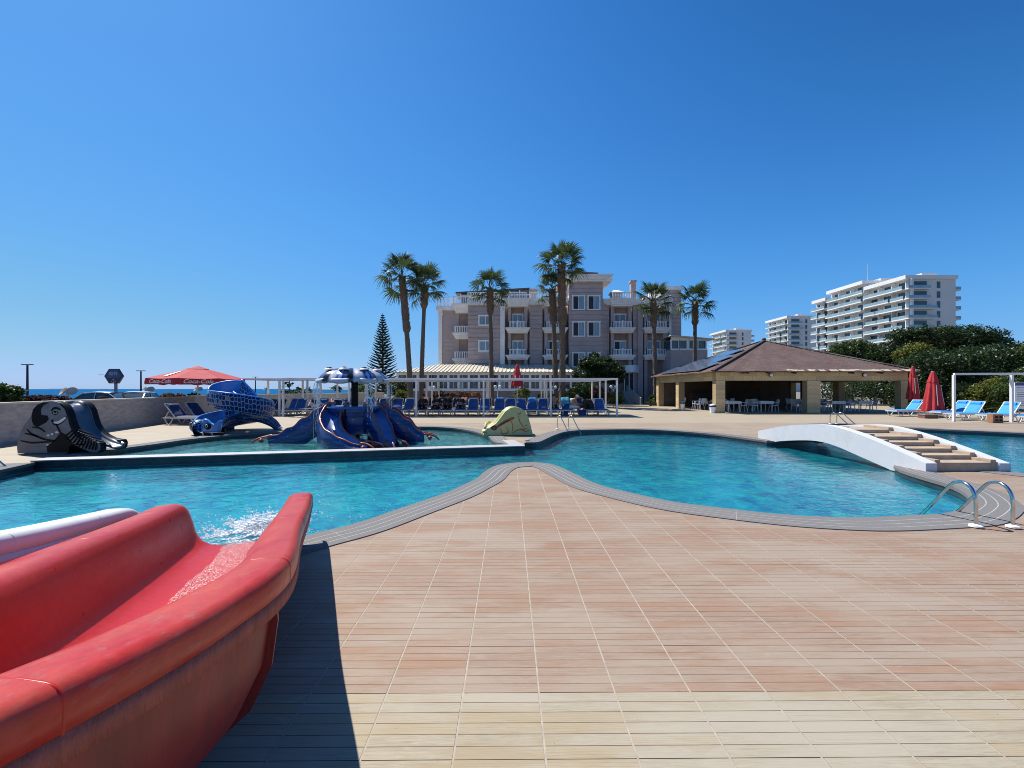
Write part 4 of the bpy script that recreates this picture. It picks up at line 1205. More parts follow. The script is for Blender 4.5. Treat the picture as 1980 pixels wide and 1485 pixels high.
# ------------------------------------------------------------------ pool ladders (handrails)
def ladder(base, dirv, gap, hgt, reach, label, drop=0.75, r=0.0185):
    """two bent rails: vertical foot on the deck, arch, sloping leg into the water"""
    t = thing('pool_ladder', (base[0], base[1], 0), label, 'ladder', 'stainless pool handrails')
    d = Vector(dirv).normalized(); s = Vector((-d.y, d.x))
    for k in (0, 1):
        o2 = s * gap * k
        pts = [Vector((o2.x, o2.y, 0.0))]
        pts += [Vector((o2.x + d.x * a, o2.y + d.y * a, z)) for a, z in ((0, hgt * 0.55), (0.012, hgt * 0.75), (0.06, hgt * 0.92), (0.14, hgt), (0.23, hgt * 0.965), (0.31, hgt * 0.84), (0.31 + (reach - 0.31) * 0.5, hgt * 0.84 - (hgt * 0.84 + 0.2) * 0.5), (reach, -0.2), (reach + 0.04, -0.42))]
        m = MB(); m.tube(catmull(pts, 5), r, 10); m.build('rail', [STEEL], t, 60)
        m = MB(); m.lathe([(0.062, 0.0), (0.06, 0.018), (0.03, 0.03)], 14, (o2.x, o2.y, 0.011)); m.build('flange', [WHITE], t, 40)
    for z in (-0.2, -0.36):
        a = reach + 0.02
        m = MB(); m.tube([(d.x * a, d.y * a, z), (d.x * a + s.x * gap, d.y * a + s.y * gap, z)], 0.022, 8); m.build('rung', [STEEL], t, 60)
    return t
ladder(G(1887, 1020), (0.06, 1.0), -0.40, 0.49, 0.80, 'large stainless handrail at the near right edge of the pool')
ladder(G(1077.5, 830), (0.42, -0.9), 0.52, 0.55, 0.95, 'thin handrail on the far pool edge beside the green slide')
ladder(G(1605, 820.5), (0.45, -0.9), 0.55, 0.52, 0.95, 'handrail on the far edge behind the white bridge')
ladder((-11.0, 8.5), (0.95, 0.25), -0.5, 0.42, 0.8, 'handrail cut off by the left border of the photo')

# ------------------------------------------------------------------ fibreglass chutes
def red_mat():
    m, nt, bs = _nt('red_fibreglass')
    co = coords(nt, 'world')
    n1 = noise(nt, co, 1.8, 6.0, 0.65)
    geo = N(nt, 'ShaderNodeNewGeometry')
    c = mix_rgb(nt, ramp(nt, n1, [(0.35, 0.0), (0.7, 1.0)]), (0.43, 0.016, 0.012), (0.48, 0.024, 0.015))
    # chalky weathering on the top rim (the lip is marked by its own uv band)
    at = N(nt, 'ShaderNodeAttribute', attribute_name='rim')
    n2 = noise(nt, coords(nt, 'world', (2.4, 0.9, 2.4)), 2.6, 6.0, 0.7)
    f = mathn(nt, 'MULTIPLY', at.outputs['Fac'], ramp(nt, n2, [(0.36, 0.06), (0.70, 0.55)]))
    c = mix_rgb(nt, f, c, (0.47, 0.12, 0.07))
    n3 = noise(nt, coords(nt, 'world', (14, 5, 30)), 2.0, 6.0, 0.75)
    c = mix_rgb(nt, mathn(nt, 'MULTIPLY', at.outputs['Fac'], ramp(nt, n3, [(0.56, 0.0), (0.68, 0.8)])), c, (0.36, 0.12, 0.10))
    n4 = noise(nt, co, 30.0, 4.0, 0.6)
    c = mix_rgb(nt, 0.25, c, n4, 'OVERLAY')
    nt.links.new(c, bs.inputs['Base Color'])
    nt.links.new(ramp(nt, n2, [(0.3, 0.25), (0.7, 0.45)]), bs.inputs['Roughness'])
    bs.inputs['Specular IOR Level'].default_value = 0.3
    bump(nt, bs, mathn(nt, 'ADD', noise(nt, co, 55.0, 3.0), mathn(nt, 'MULTIPLY', n2, 2.0)), 0.12, 0.006)
    return m
REDF = red_mat()
EDGEF = mat('raw_fibreglass_edge', (0.33, 0.085, 0.06), 0.75, vs=7, var=0.25, dirt=((0.22, 0.07, 0.055), 0.5), bmp=0.8, bs_=30, stretch=(4, 4, 1))
GREYF = mat('white_fibreglass', (0.62, 0.63, 0.64), 0.45, vs=3, var=0.08, dirt=((0.38, 0.36, 0.33), 0.4))
GREYU = mat('bare_glassfibre_underside', (0.20, 0.185, 0.165), 0.9, vs=5, var=0.35, bmp=0.6, bs_=20)

def chute(name, label, path, shell, edge, under, seams, width=1.12, depth=0.48, group=None, parts=True):
    """open chute. path: (x, y, z of rim) along the right rim, from the outlet upstream"""
    P = [Vector(p) for p in path]
    pts = resample(catmull(P, 12), 0.07)
    org = Vector((P[0].x, P[0].y, 0))
    t = thing(name, org, label, 'water slide', group)
    # cross-section: (offset from right rim towards the left, drop below rim, rim flag)
    lipw = 0.115
    sec = []
    def arc(cx_, cz_, r_, a0, a1, n): return [(cx_ + r_ * math.cos(rad(a)), cz_ + r_ * math.sin(rad(a))) for a in np.linspace(a0, a1, n)]
    right = [(-0.155, -0.115, 1), (-0.158, -0.055, 1)] + [(x, z, 1) for x, z in arc(-0.118, -0.038, 0.040, 178, 92, 5)] + [(-0.06, 0.008, 1), (-0.01, 0.008, 1), (0.03, -0.004, 0.8), (0.055, -0.032, 0.35), (0.075, -0.09, 0.0)]
    inner = [(0.092, -0.20, 0), (0.118, -0.31, 0), (0.165, -0.395, 0), (0.245, -0.452, 0), (0.36, -depth, 0)]
    sec = right + inner + [(width - a, z, f) for a, z, f in reversed(inner)] + [(width - a, z, f) for a, z, f in reversed(right)]
    def frame(i):
        a, b = pts[max(i - 1, 0)], pts[min(i + 1, len(pts) - 1)]
        d = (b - a); d.z = 0; d.normalize()
        return Vector((d.y, -d.x, 0))                      # towards the left rim
    m = MB(); rim = []
    def fp(i, j):
        o, z, f = sec[j]; p = pts[i]
        # ease the end of the rims down a little, like a rounded nose
        e = max(0.0, 1 - i * 0.07 / 0.22)
        zz = z - (0.05 * e * e if z > -0.2 else 0)
        rim.append(f)
        return p + frame(i) * o + Vector((0, 0, zz)) - org
    m.grid(fp, len(pts), len(sec))
    sh = m.build('trough', [shell], t, 55)
    at = sh.data.attributes.new('rim', 'FLOAT', 'POINT'); at.data.foreach_set('value', rim)
    md = sh.modifiers.new('thickness', 'SOLIDIFY'); md.thickness = 0.012; md.offset = 0
    # rough cut edge under the lip, both sides, and the outer hull below
    for side in (0, 1):
        m = MB()
        def ep(i, j, side=side):
            o = (-0.1562, -0.1568)[j] if side == 0 else width + (0.1562, 0.1568)[j]
            return pts[i] + frame(i) * o + Vector((0, 0, (-0.10, -0.165)[j])) - org
        m.grid(ep, len(pts), 2); e = m.build('lip_edge', [edge], t, 60); md = e.modifiers.new('thickness', 'SOLIDIFY'); md.thickness = 0.012; md.offset = 0
    hull = [(-0.075, -0.11), (-0.085, -0.30), (-0.06, -0.52), (0.02, -0.74), (0.17, -0.90), (0.36, -1.0), (0.5, -1.02)]
    hull = hull + [(width - a, z) for a, z in reversed(hull)]
    hs = 3
    def hk(i): return min(0.96, max(0.50, pts[i].z - 0.03))
    def hz_(i, z): return -0.11 + (z + 0.11) * (hk(i) - 0.11) / 0.91
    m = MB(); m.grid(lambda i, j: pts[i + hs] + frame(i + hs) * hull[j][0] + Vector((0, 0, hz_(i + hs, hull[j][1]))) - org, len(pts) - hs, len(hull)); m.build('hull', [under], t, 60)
    # joint flanges between the moulded lengths
    for s in seams:
        i = min(len(pts) - 2, max(1, int(s / 0.07)))
        ring = [(o - 0.002 if o < width / 2 else o + 0.002, z + 0.002) for o, z, f in sec]
        m = MB(); m.tube([pts[i] + frame(i) * o + Vector((0, 0, z)) - org for o, z in ring], 0.0055, 6); m.build('joint_seam', [shell], t, 60)
        rb = [(a - 0.03 if a < width / 2 else a + 0.03, z - (0.03 if z < -0.5 else 0)) for a, z in hull]
        m = MB(); m.grid(lambda k, j: pts[i] + frame(i) * (hull, rb)[j][k][0] + Vector((0, 0, hz_(i, (hull, rb)[j][k][1]))) - org, len(hull), 2)
        o = m.build('joint_flange', [under], t); md = o.modifiers.new('thickness', 'SOLIDIFY'); md.thickness = 0.02; md.offset = 0
    for s in (0.9, 2.6, 4.6):
        i = int(s / 0.07)
        if i >= len(pts): continue
        c = pts[i] + frame(i) * (width / 2) - org; zt = c.z - 0.6
        if zt < 0.06: continue
        m = MB(); m.beam((c.x, c.y, 0), (c.x, c.y, zt + 0.01), 0.1, 0.1); m.beam((c.x - 0.3, c.y, zt), (c.x + 0.3, c.y, zt), 0.08, 0.05); m.build('support', [STEEL], t)
    return t, pts, frame, org

path_red = [(-2.30, 4.49, 0.50), (-1.92, 3.62, 0.595), (-1.52, 2.68, 0.72), (-1.14, 1.84, 0.85), (-1.10, 1.45, 0.885), (-1.10, 1.15, 0.925), (-1.12, 0.75, 1.0), (-1.13, 0.2, 1.13), (-1.15, -0.5, 1.32), (-1.2, -1.4, 1.6)]
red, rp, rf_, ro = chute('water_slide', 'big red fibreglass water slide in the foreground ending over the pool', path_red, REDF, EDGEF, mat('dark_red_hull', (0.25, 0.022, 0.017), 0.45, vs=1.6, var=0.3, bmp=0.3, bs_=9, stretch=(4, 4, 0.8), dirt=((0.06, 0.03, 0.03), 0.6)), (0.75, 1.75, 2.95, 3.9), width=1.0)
# running water in the bed of the red slide
def film_mat():
    m, nt, bs = _nt('running_water_film'); nt.nodes.remove(bs)
    out = [n for n in nt.nodes if n.type == 'OUTPUT_MATERIAL'][0]
    n1 = noise(nt, coords(nt, 'world', (1, 0.8, 1)), 95.0, 3.0, 0.6)
    bp = N(nt, 'ShaderNodeBump', i_Strength=1.0, i_Distance=0.02); nt.links.new(n1, bp.inputs['Height'])
    tr = N(nt, 'ShaderNodeBsdfTransparent', i_Color=(1.0, 0.96, 0.96, 1)); gl = N(nt, 'ShaderNodeBsdfGlossy', i_Roughness=0.2); nt.links.new(bp.outputs[0], gl.inputs['Normal'])
    mx = N(nt, 'ShaderNodeMixShader', i_Fac=0.07); nt.links.new(tr.outputs[0], mx.inputs[1]); nt.links.new(gl.outputs[0], mx.inputs[2])
    df = N(nt, 'ShaderNodeBsdfDiffuse', i_Color=(0.85, 0.70, 0.68, 1))  # pale specks: glitter of the running water put in as colour
    m2 = N(nt, 'ShaderNodeMixShader'); nt.links.new(ramp(nt, n1, [(0.52, 0.0), (0.62, 0.8)]), m2.inputs[0]); nt.links.new(mx.outputs[0], m2.inputs[1]); nt.links.new(df.outputs[0], m2.inputs[2])
    nt.links.new(m2.outputs[0], out.inputs['Surface'])
    return m
FILM = film_mat()
m = MB(); rr = random.Random(3)
xs_ = [0.36, 0.41, 0.46, 0.50, 0.54, 0.59, 0.64]
m.grid(lambda i, j: rp[i] + rf_(i) * (xs_[j] + 0.02 * math.sin(i * 0.31 + (j > 3) * 2) + 0.006 * math.sin(i * 1.3 + j)) + Vector((0, 0, -0.48 + 0.014 + rr.uniform(0, 0.008) - (0.012 if j in (0, 6) else 0))) - ro, 40, len(xs_))
o = m.build('running_water', [FILM], red, 180)
for k_, (yy, off, sz) in enumerate(((1.22, -0.128, 0.022), (1.36, -0.122, 0.010))):
    i_ = min(range(len(rp)), key=lambda q: abs(rp[q].y - yy)); p_ = rp[i_] + rf_(i_) * off - ro
    m = MB(); m.ball(p_ + Vector((0, 0, -0.004)), (sz * 0.8, sz * 1.5, sz * 0.28), 9, 6); m.build('worn_chip', [mat('chipped_gelcoat', (0.27, 0.15, 0.12), 0.9, vs=40, var=0.4, bmp=0.6)], red, 180)
path_white = [(-3.50, 3.74, 0.54), (-3.18, 2.98, 0.67), (-2.82, 2.15, 0.83), (-2.70, 1.4, 0.98), (-2.72, 0.4, 1.2), (-2.75, -0.6, 1.45)]
path_white = [Vector(p) for p in path_white]
chute('water_slide', 'grey white fibreglass slide just behind the red one', path_white, GREYF, GREYF, GREYU, (0.75, 1.75))
path_third = [(p + Vector((-1.34, -0.45, 0.02))) for p in path_white]
chute('water_slide', 'pale slide rim cut off by the left border above the grey slide', path_third, GREYF, GREYF, GREYU, (0.75,))

# splash where the slide runs out: foam lumps and thrown drops
FOAM = mat('foam', (0.86, 0.90, 0.92), 0.5, vs=20, var=0.04)
def blobs(name, pts_r, label, cat, parent=None):
    V = []; Fc = []
    base = [(1, 0, 0), (0, 1, 0), (-1, 0, 0), (0, -1, 0), (0, 0, 1), (0, 0, -1)]
    fs = [(0, 1, 4), (1, 2, 4), (2, 3, 4), (3, 0, 4), (1, 0, 5), (2, 1, 5), (3, 2, 5), (0, 3, 5)]
    for (x, y, z, rx, ry, rz_) in pts_r:
        n = len(V); a = RND.uniform(0, 6.28); ca, sa = math.cos(a), math.sin(a)
        for bx, by, bz in base:
            k = RND.uniform(0.75, 1.25)
            V.append((x + (bx * ca * rx - by * sa * ry) * k, y + (bx * sa * rx + by * ca * ry) * k, z + bz * rz_ * k))
        Fc += [tuple(i + n for i in f) for f in fs]
    me = bpy.data.meshes.new(name); me.from_pydata(V, [], Fc); me.materials.append(FOAM); me.shade_smooth(); me.update()
    o = inst(name, me, parent)
    if label: tag(o, label, cat, kind='stuff')
    return o
rr = random.Random(9)
L_ = []
scx, scy = -3.17, 5.28
for k in range(15000):
    rr_ = abs(rr.gauss(0, 1)); a = rr.uniform(0, 6.283)
    x = scx + math.cos(a) * rr_ * 0.36 + 0.05 * rr.gauss(0, 1); y = scy + math.sin(a) * rr_ * 0.46
    # broken into lobes so that blue shows through
    if math.sin(x * 17 + 3 * math.sin(y * 11)) + math.sin(y * 14 + 2 * math.cos(x * 9)) < -0.35 + 0.75 * rr_ - 0.6: continue
    s = rr.uniform(0.003, 0.016) * (1.15 - 0.28 * min(rr_, 3))
    if s <= 0.002: continue
    L_.append((x, y, WZ + rr.uniform(0.0, 0.012) + (abs(rr.gauss(0, 0.05)) if rr.random() < 0.16 and rr_ < 1.6 else 0), s * 1.5, s, s * 0.7))
for k in range(900):
    a = rr.uniform(0, 6.283); q = 0.75 + abs(rr.gauss(0, 0.5)); x, y = scx + 0.2 + math.cos(a) * q * 1.0, scy + 0.3 + math.sin(a) * q
    if math.sin(x * 9 + 2 * math.sin(y * 7)) < 0.15: continue
    s = rr.uniform(0.003, 0.010); L_.append((x, y, WZ + 0.002, s * 1.8, s, s * 0.4))
L_ = [q for q in L_ if inside((q[0], q[1]), main_poly)]
blobs('splash', L_, 'white foam and drops where the red slide meets the water', 'splash')
# water falling from the lip of the red slide
m = MB(); lip = rp[0] + Vector((0, 0, -0.47)); fdir = (rp[0] - rp[4]).normalized(); fdir.z = 0
for j in range(9):
    o_ = 0.33 + j * 0.042; p = lip + rf_(0) * o_ - ro
    m.tube([p, p + fdir * 0.10 + Vector((0, 0, -0.03)), p + fdir * 0.2 + Vector((0, 0, -0.12))], [0.02, 0.018, 0.012], 6)
tag(m.build('falling_water', [FILM], red, 180), kind='stuff')
# ------------------------------------------------------------------ animal play slides
def decal(root, name, polys, material, fn, d, th=0.004, as_parts=False):
    """flat painted marks, as thin sheets set proud of the surface"""
    out = None
    m = MB()
    for poly in polys:
        pl = poly if area2(poly) > 0 else poly[::-1]
        m.prism(pl, fn, d, d - th)
    o = m.build(name, [material], root, fix=True)
    return o
def ell(cx_, cy_, rx, ry, n=16, rot=0.0):
    c, s = math.cos(rot), math.sin(rot)
    return [(cx_ + rx * math.cos(a) * c - ry * math.sin(a) * s, cy_ + rx * math.cos(a) * s + ry * math.sin(a) * c) for a in [2 * math.pi * k / n for k in range(n)]]
def stroke(pts, w):
    """ribbon polygon along a polyline, tapering"""
    P = [Vector((x, y, 0)) for x, y in pts]
    P = catmull(P, 5)
    l, r = [], []
    for i, p in enumerate(P):
        t = (P[min(i + 1, len(P) - 1)] - P[max(i - 1, 0)]).normalized()
        k = w * 0.5 * (0.35 + 0.65 * math.sin(math.pi * (0.12 + 0.76 * i / (len(P) - 1))))
        l.append((p.x - t.y * k, p.y + t.x * k)); r.append((p.x + t.y * k, p.y - t.x * k))
    return l + r[::-1]

def side_slide(root, sil, trough, th, gap, m_side, m_trough, m_edge, fn):
    """two thick side boards cut to a silhouette with a sunk trough between; fn(a, b, d): a along, b up, d depth"""
    for k, d0 in enumerate((0.0, gap + th)):
        m = MB(); m.prism(sil, fn, d0, d0 + th, 0, 1)
        o = m.build('side_board', [m_side, m_edge], root, 35, fix=True)
        bv = o.modifiers.new('round', 'BEVEL'); bv.width = 0.022; bv.segments = 3; bv.limit_method = 'ANGLE'; bv.angle_limit = rad(50)
    m = MB(); P = catmull([(a, b, 0) for a, b in trough], 5)
    prof = [(-0.02, 0.06), (0.05, 0.005), (0.2, -0.03), (0.5, -0.045), (0.8, -0.03), (0.95, 0.005), (1.02, 0.06)]
    m.grid(lambda i, j: fn(P[i].x, P[i].y + prof[j][1], th + gap * prof[j][0]), len(P), len(prof))
    o = m.build('slide_bed', [m_trough], root, 180)
    md = o.modifiers.new('thickness', 'SOLIDIFY'); md.thickness = 0.02; md.offset = 0

# elephant, seen from its left flank, trunk running out over the wading pool
EG = mat('elephant_grey', (0.155, 0.16, 0.175), 0.5, vs=2.5, var=0.3, bmp=0.15, bs_=20)
EB = mat('elephant_blue_grey', (0.075, 0.095, 0.13), 0.3, vs=2.5, var=0.2)
EK = mat('elephant_black', (0.010, 0.010, 0.012), 0.45, vs=4, var=0.4, spec=0.12)
EW = mat('paint_white', (0.72, 0.72, 0.68), 0.5, vs=4, var=0.1)
ELEPH = Vector((*G(33, 878), 0))
el = thing('elephant_slide', ELEPH, 'grey elephant shaped slide with smiling face beside the wading pool', 'play slide', rz=rad(0))
ES = 10.4 / F
def ep(u, v): return ((u - 33) * ES, (878 - v) * ES)
def efn(a, b, d): return Vector((a, d, b))
sil = [ep(*p) for p in ((33, 877), (32, 866), (34, 850), (40, 834), (47, 820), (54, 812), (60, 804), (62, 796), (68, 786), (78, 779), (92, 776), (104, 776), (116, 779), (124, 786), (130, 797), (134, 812), (139, 826), (147, 838), (158, 847), (170, 853), (181, 855), (190, 856), (193, 862), (192, 872), (186, 876), (172, 874), (158, 868), (146, 862), (136, 860), (132, 866), (130, 877))]
far_ = [(a, b) for a, b in sil]
trough = [ep(*p) for p in ((96, 781), (112, 783), (124, 795), (131, 814), (141, 834), (156, 849), (176, 860), (200, 867))]
side_slide(el, sil, trough, 0.18, 0.40, EG, EB, EK, efn)
# body box closing the back and hollow trunk mouth
m = MB(); m.prism([ep(*p) for p in ((36, 877), (36, 850), (50, 822), (64, 800), (80, 784), (98, 782), (112, 790), (122, 810), (126, 840), (126, 877))], efn, 0.18, 0.58); m.build('body', [EK], el, 35, fix=True)
D = -0.001
decal(el, 'ear', [[ep(*p) for p in ((61, 804), (64, 792), (72, 783), (84, 778), (94, 779), (84, 784), (79, 792), (80, 803), (92, 804), (94, 811), (88, 818), (80, 822), (72, 826), (66, 823), (62, 815))]], EK, efn, D)
decal(el, 'eyebrow', [stroke([ep(99, 795), ep(104, 790), ep(111, 790), ep(117, 793)], 0.055)], EK, efn, D)
decal(el, 'eye', [stroke([ep(100, 799), ep(106, 796), ep(112, 798)], 0.03), stroke([ep(101, 799), ep(107, 802), ep(112, 798)], 0.022)], EK, efn, D - 0.002)
decal(el, 'eye_white', [ell(*ep(106.5, 798.8), 0.05, 0.026)], EW, efn, D)
decal(el, 'pupil', [ell(*ep(106.5, 798.6), 0.022, 0.022)], EK, efn, D - 0.003)
decal(el, 'mouth_line', [stroke([ep(100, 812), ep(106, 820), ep(118, 816), ep(128, 806)], 0.075), stroke([ep(108, 819), ep(112, 828), ep(118, 838)], 0.04)], EK, efn, D)
decal(el, 'teeth', [stroke([ep(104, 817), ep(113, 817), ep(121, 812), ep(127, 807)], 0.062)], EW, efn, D - 0.0035)
decal(el, 'face_edge', [stroke([ep(116, 781), ep(127, 792), ep(134, 812), ep(138, 826), ep(146, 840), ep(160, 850)], 0.06)], EK, efn, D)
decal(el, 'body_lines', [stroke([ep(48, 838), ep(66, 842), ep(88, 850), ep(108, 852)], 0.05), stroke([ep(40, 852), ep(60, 856), ep(84, 855), ep(104, 854)], 0.045), stroke([ep(62, 826), ep(76, 828), ep(88, 836)], 0.04), stroke([ep(52, 830), ep(60, 838), ep(74, 844)], 0.04)], EK, efn, D)
decal(el, 'belly_black_paint', [[ep(*p) for p in ((118, 836), (128, 841), (140, 857), (136, 860), (132, 866), (130, 875), (92, 875), (90, 862), (98, 858), (108, 848), (113, 841))]], EK, efn, D)  # black paint on the belly, part of the elephant's decoration
decal(el, 'toenails', [ell(*ep(93.5, 842), 0.035, 0.024), ell(*ep(101, 839.5), 0.035, 0.022), ell(*ep(110, 836), 0.045, 0.022), ell(*ep(92, 860), 0.032, 0.022)], EW, efn, D - 0.0045)
for k in range(11):
    t = k / 10
    p = Vector(ep(125, 838)).lerp(Vector(ep(186, 860)), t); q = Vector(ep(138, 834)).lerp(Vector(ep(190, 857)), t)
    a, b = ep(122 + 62 * t, 846 + 24 * t + 5 * math.sin(math.pi * t)), ep(140 + 46 * t, 832 + 24 * t - 1 * math.sin(math.pi * t))
    mm = ((a[0] + b[0]) / 2 + 0.025, (a[1] + b[1]) / 2)
    m = MB(); m.tube(catmull([efn(a[0], a[1], -0.006), efn(mm[0], mm[1], -0.022), efn(b[0], b[1], 0.004), efn(b[0] - 0.01, b[1] + 0.015, 0.1), efn(b[0] - 0.012, b[1] + 0.018, 0.19)], 3), 0.016, 6); m.build('trunk_ring', [EK], el, 180)

# green rabbit slide at the corner of the wading pool
GG = mat('pale_green_fibreglass', (0.58, 0.53, 0.22), 0.42, vs=2.5, var=0.1, dirt=((0.40, 0.38, 0.18), 0.4))
GO = mat('olive_green_bed', (0.29, 0.33, 0.055), 0.4, vs=2.5, var=0.15)
OR_ = mat('orange_paint', (0.48, 0.15, 0.03), 0.5, vs=6, var=0.3)
MRN = mat('maroon_paint', (0.12, 0.018, 0.02), 0.4, vs=6, var=0.3)
GS = 14.6 / F
gx, gy = (1030 - CX) * GS, 14.6
gr = thing('rabbit_slide', (gx, gy, 0), 'pale green hump shaped animal slide with painted orange rabbit outline', 'play slide', rz=rad(9))
def gp(u, v): return ((u - 1030) * GS, (840 - v) * GS)
sil = [gp(*p) for p in ((1031, 840), (1029, 832), (1026, 820), (1022, 806), (1016, 795), (1007, 788), (996, 785), (985, 787), (976, 794), (970, 802), (964, 810), (958, 817), (951, 821), (943, 826), (937, 831), (933, 840))]
trough = [gp(*p) for p in ((1004, 790), (994, 788), (984, 792), (975, 800), (966, 812), (957, 821), (946, 829), (934, 836))]
side_slide(gr, sil, trough, 0.16, 0.42, GG, GO, GG, efn)
m = MB(); m.prism([gp(*p) for p in ((1026, 839), (1020, 808), (1010, 794), (998, 790), (984, 797), (968, 815), (950, 832), (940, 839))], efn, 0.16, 0.58); m.build('body', [GO], gr, 35, fix=True)
m = MB(); m.tube(catmull([efn(*gp(938, 826), 0.02), efn(*gp(940, 819), 0.14), efn(*gp(945, 816), 0.35), efn(*gp(950, 817), 0.6)], 4), [0.05] * 13, 8); m.build('brow', [GG], gr, 180)
decal(gr, 'ear_mark', [stroke([gp(960, 824), gp(972, 816), gp(986, 809), gp(994, 806)], 0.11)], OR_, efn, D)
decal(gr, 'ear_inner', [stroke([gp(962, 822.5), gp(974, 815), gp(986, 810)], 0.055)], MRN, efn, D - 0.0035)
decal(gr, 'eye_patch', [ell(*gp(955, 825), 0.11, 0.085)], MRN, efn, D)
decal(gr, 'eye', [ell(*gp(955, 825.5), 0.04, 0.04)], mat('eye_brown', (0.25, 0.09, 0.04), 0.3), efn, D - 0.004)
decal(gr, 'rabbit_outline', [stroke([gp(*p) for p in s], 0.034) for s in (((988, 812), (991, 822), (990, 832)), ((1002, 802), (1004, 812), (1010, 822), (1014, 828)), ((1004, 800), (1000, 797)), ((1004, 800), (1007, 796)),
      ((990, 836), (1000, 830), (1012, 829), (1020, 826)), ((968, 826), (970, 836), (980, 836)), ((978, 824), (982, 832), (976, 837)), ((1014, 822), (1020, 820)), ((992, 808), (989, 804)), ((1006, 826), (1014, 832), (1024, 831)))], OR_, efn, D)
decal(gr, 'nose_mark', [stroke([gp(934, 834), gp(938, 832), gp(941, 836)], 0.05)], mat('pink_paint', (0.5, 0.2, 0.12), 0.5), efn, D)

# ------------------------------------------------------------------ octopus with sprinkling parasol
OB = None
def dotted_mat(name, base, dot, scale, thr, streak=None):
    m, nt, bs = _nt(name)
    co = coords(nt, 'object')
    vo = N(nt, 'ShaderNodeTexVoronoi', i_Scale=scale); nt.links.new(co, vo.inputs['Vector'])
    n1 = noise(nt, co, 3.0, 4.0)
    c = mix_rgb(nt, ramp(nt, n1, [(0.3, 0.0), (0.7, 1.0)]), tuple(x * 0.6 for x in base), tuple(x * 1.3 for x in base))
    if streak:
        w = N(nt, 'ShaderNodeTexWave', i_Scale=2.2, i_Distortion=3.0, bands_direction='Z'); nt.links.new(co, w.inputs['Vector'])
        c = mix_rgb(nt, ramp(nt, w.outputs['Fac'], [(0.02, 0.75), (0.14, 0.0)]), c, streak)
    c = mix_rgb(nt, ramp(nt, vo.outputs['Distance'], [(thr, 1.0), (thr + 0.03, 0.0)]), c, dot)
    nt.links.new(c, bs.inputs['Base Color']); bs.inputs['Roughness'].default_value = 0.3
    bs.inputs['Coat Weight'].default_value = 0.3
    MATS[name] = m
    return m
OBLUE = dotted_mat('octopus_blue', (0.016, 0.05, 0.20), (0.55, 0.6, 0.7), 7.5, 0.10, (0.004, 0.012, 0.05))
OIN = mat('octopus_bed_blue', (0.07, 0.17, 0.42), 0.3, vs=3, var=0.25, coat=0.3)
ORED = mat('octopus_rim_red', (0.36, 0.075, 0.045), 0.35, vs=7, var=0.3, coat=0.3)
OX, OY = (690 - CX) * 14.2 / F, 14.2
oc = thing('octopus_slide', (OX, OY, -0.3), 'dark blue spotted octopus slide with red rimmed tentacles in the wading pool', 'play slide')
OO = Vector((OX, OY, -0.3))
def opart(m, name, mats, parent=None, smooth=None): return m.build(name, mats, parent or oc, smooth, origin=OO)
def tentacle(pts, w=0.5, wall=0.24, name='tentacle', wave=0.035, curl=1):
    P = resample(catmull(pts, 10), 0.06)
    n = len(P)
    def fr(i):
        d = (P[min(i + 1, n - 1)] - P[max(i - 1, 0)]); d.z = 0; d.normalize(); return Vector((-d.y, d.x, 0))
    def wd(i): return w * (1 - 0.30 * (i / n))
    def wv(i, s): return wave * math.sin(i * 0.75 + s)
    bed = [(-0.5, 1.0), (-0.47, 0.72), (-0.40, 0.35), (-0.25, 0.08), (0, 0), (0.25, 0.08), (0.40, 0.35), (0.47, 0.72), (0.5, 1.0)]
    def rz_(i, j): return wall * bed[j][1] * (1 - 0.62 * (i / n) ** 2) + (wv(i, bed[j][0]) if bed[j][1] > 0.9 else 0)
    m = MB(); m.grid(lambda i, j: P[i] + fr(i) * (bed[j][0] * wd(i)) + Vector((0, 0, rz_(i, j))), n, len(bed))
    tn = opart(m, name, [OIN], None, 180)
    # skirts: outer flanks that fall to the water, ribbed
    for s in (-1, 1):
        m = MB(); rows = 7
        def sk(i, j, s=s):
            top = P[i] + fr(i) * (s * 0.5 * wd(i)) + Vector((0, 0, wall * (1 - 0.62 * (i / n) ** 2) + wv(i, s * 0.5)))
            low = max(-0.28, P[i].z - 0.62) if i > 8 else P[i].z - 0.62
            f = j / (rows - 1)
            bulge = 0.07 * math.sin(math.pi * f) + 0.018 * math.sin(f * 22)
            return Vector((top.x, top.y, top.z + (low - top.z) * f)) + fr(i) * (s * (0.03 + bulge))
        m.grid(sk, n, rows); m.build('flank', [OBLUE], tn, 60, origin=OO)
        m = MB(); m.tube([P[i] + fr(i) * (s * 0.51 * wd(i)) + Vector((0, 0, wall * (1 - 0.62 * (i / n) ** 2) + wv(i, s * 0.5) + 0.012)) for i in range(n)], [0.038 * (1 - 0.3 * i / n) for i in range(n)], 8); m.build('rim', [ORED], tn, 180, origin=OO)
    if curl:
        e = P[-1]; d = (P[-1] - P[-5]); d.z = 0; d.normalize(); sd = fr(n - 1)
        for s in (-1, 1):
            m = MB(); b0 = e + sd * (s * 0.5 * wd(n - 1)) + Vector((0, 0, wall * 0.75))
            m.tube(catmull([b0, b0 + d * 0.2 + Vector((0, 0, -0.03)), b0 + d * 0.38 + sd * (s * 0.05) + Vector((0, 0, -0.10)), b0 + d * 0.5 + sd * (s * 0.09) + Vector((0, 0, -0.22))], 5), [0.03] * 16, 8); m.build('tip_curl', [ORED], tn, 180, origin=OO)
            m = MB(); m.ball(b0 + d * 0.18 + sd * (s * 0.16) + Vector((0, 0, -0.12)), 0.075, 10, 7); m.build('sucker', [ORED], tn, 180, origin=OO)
    return tn
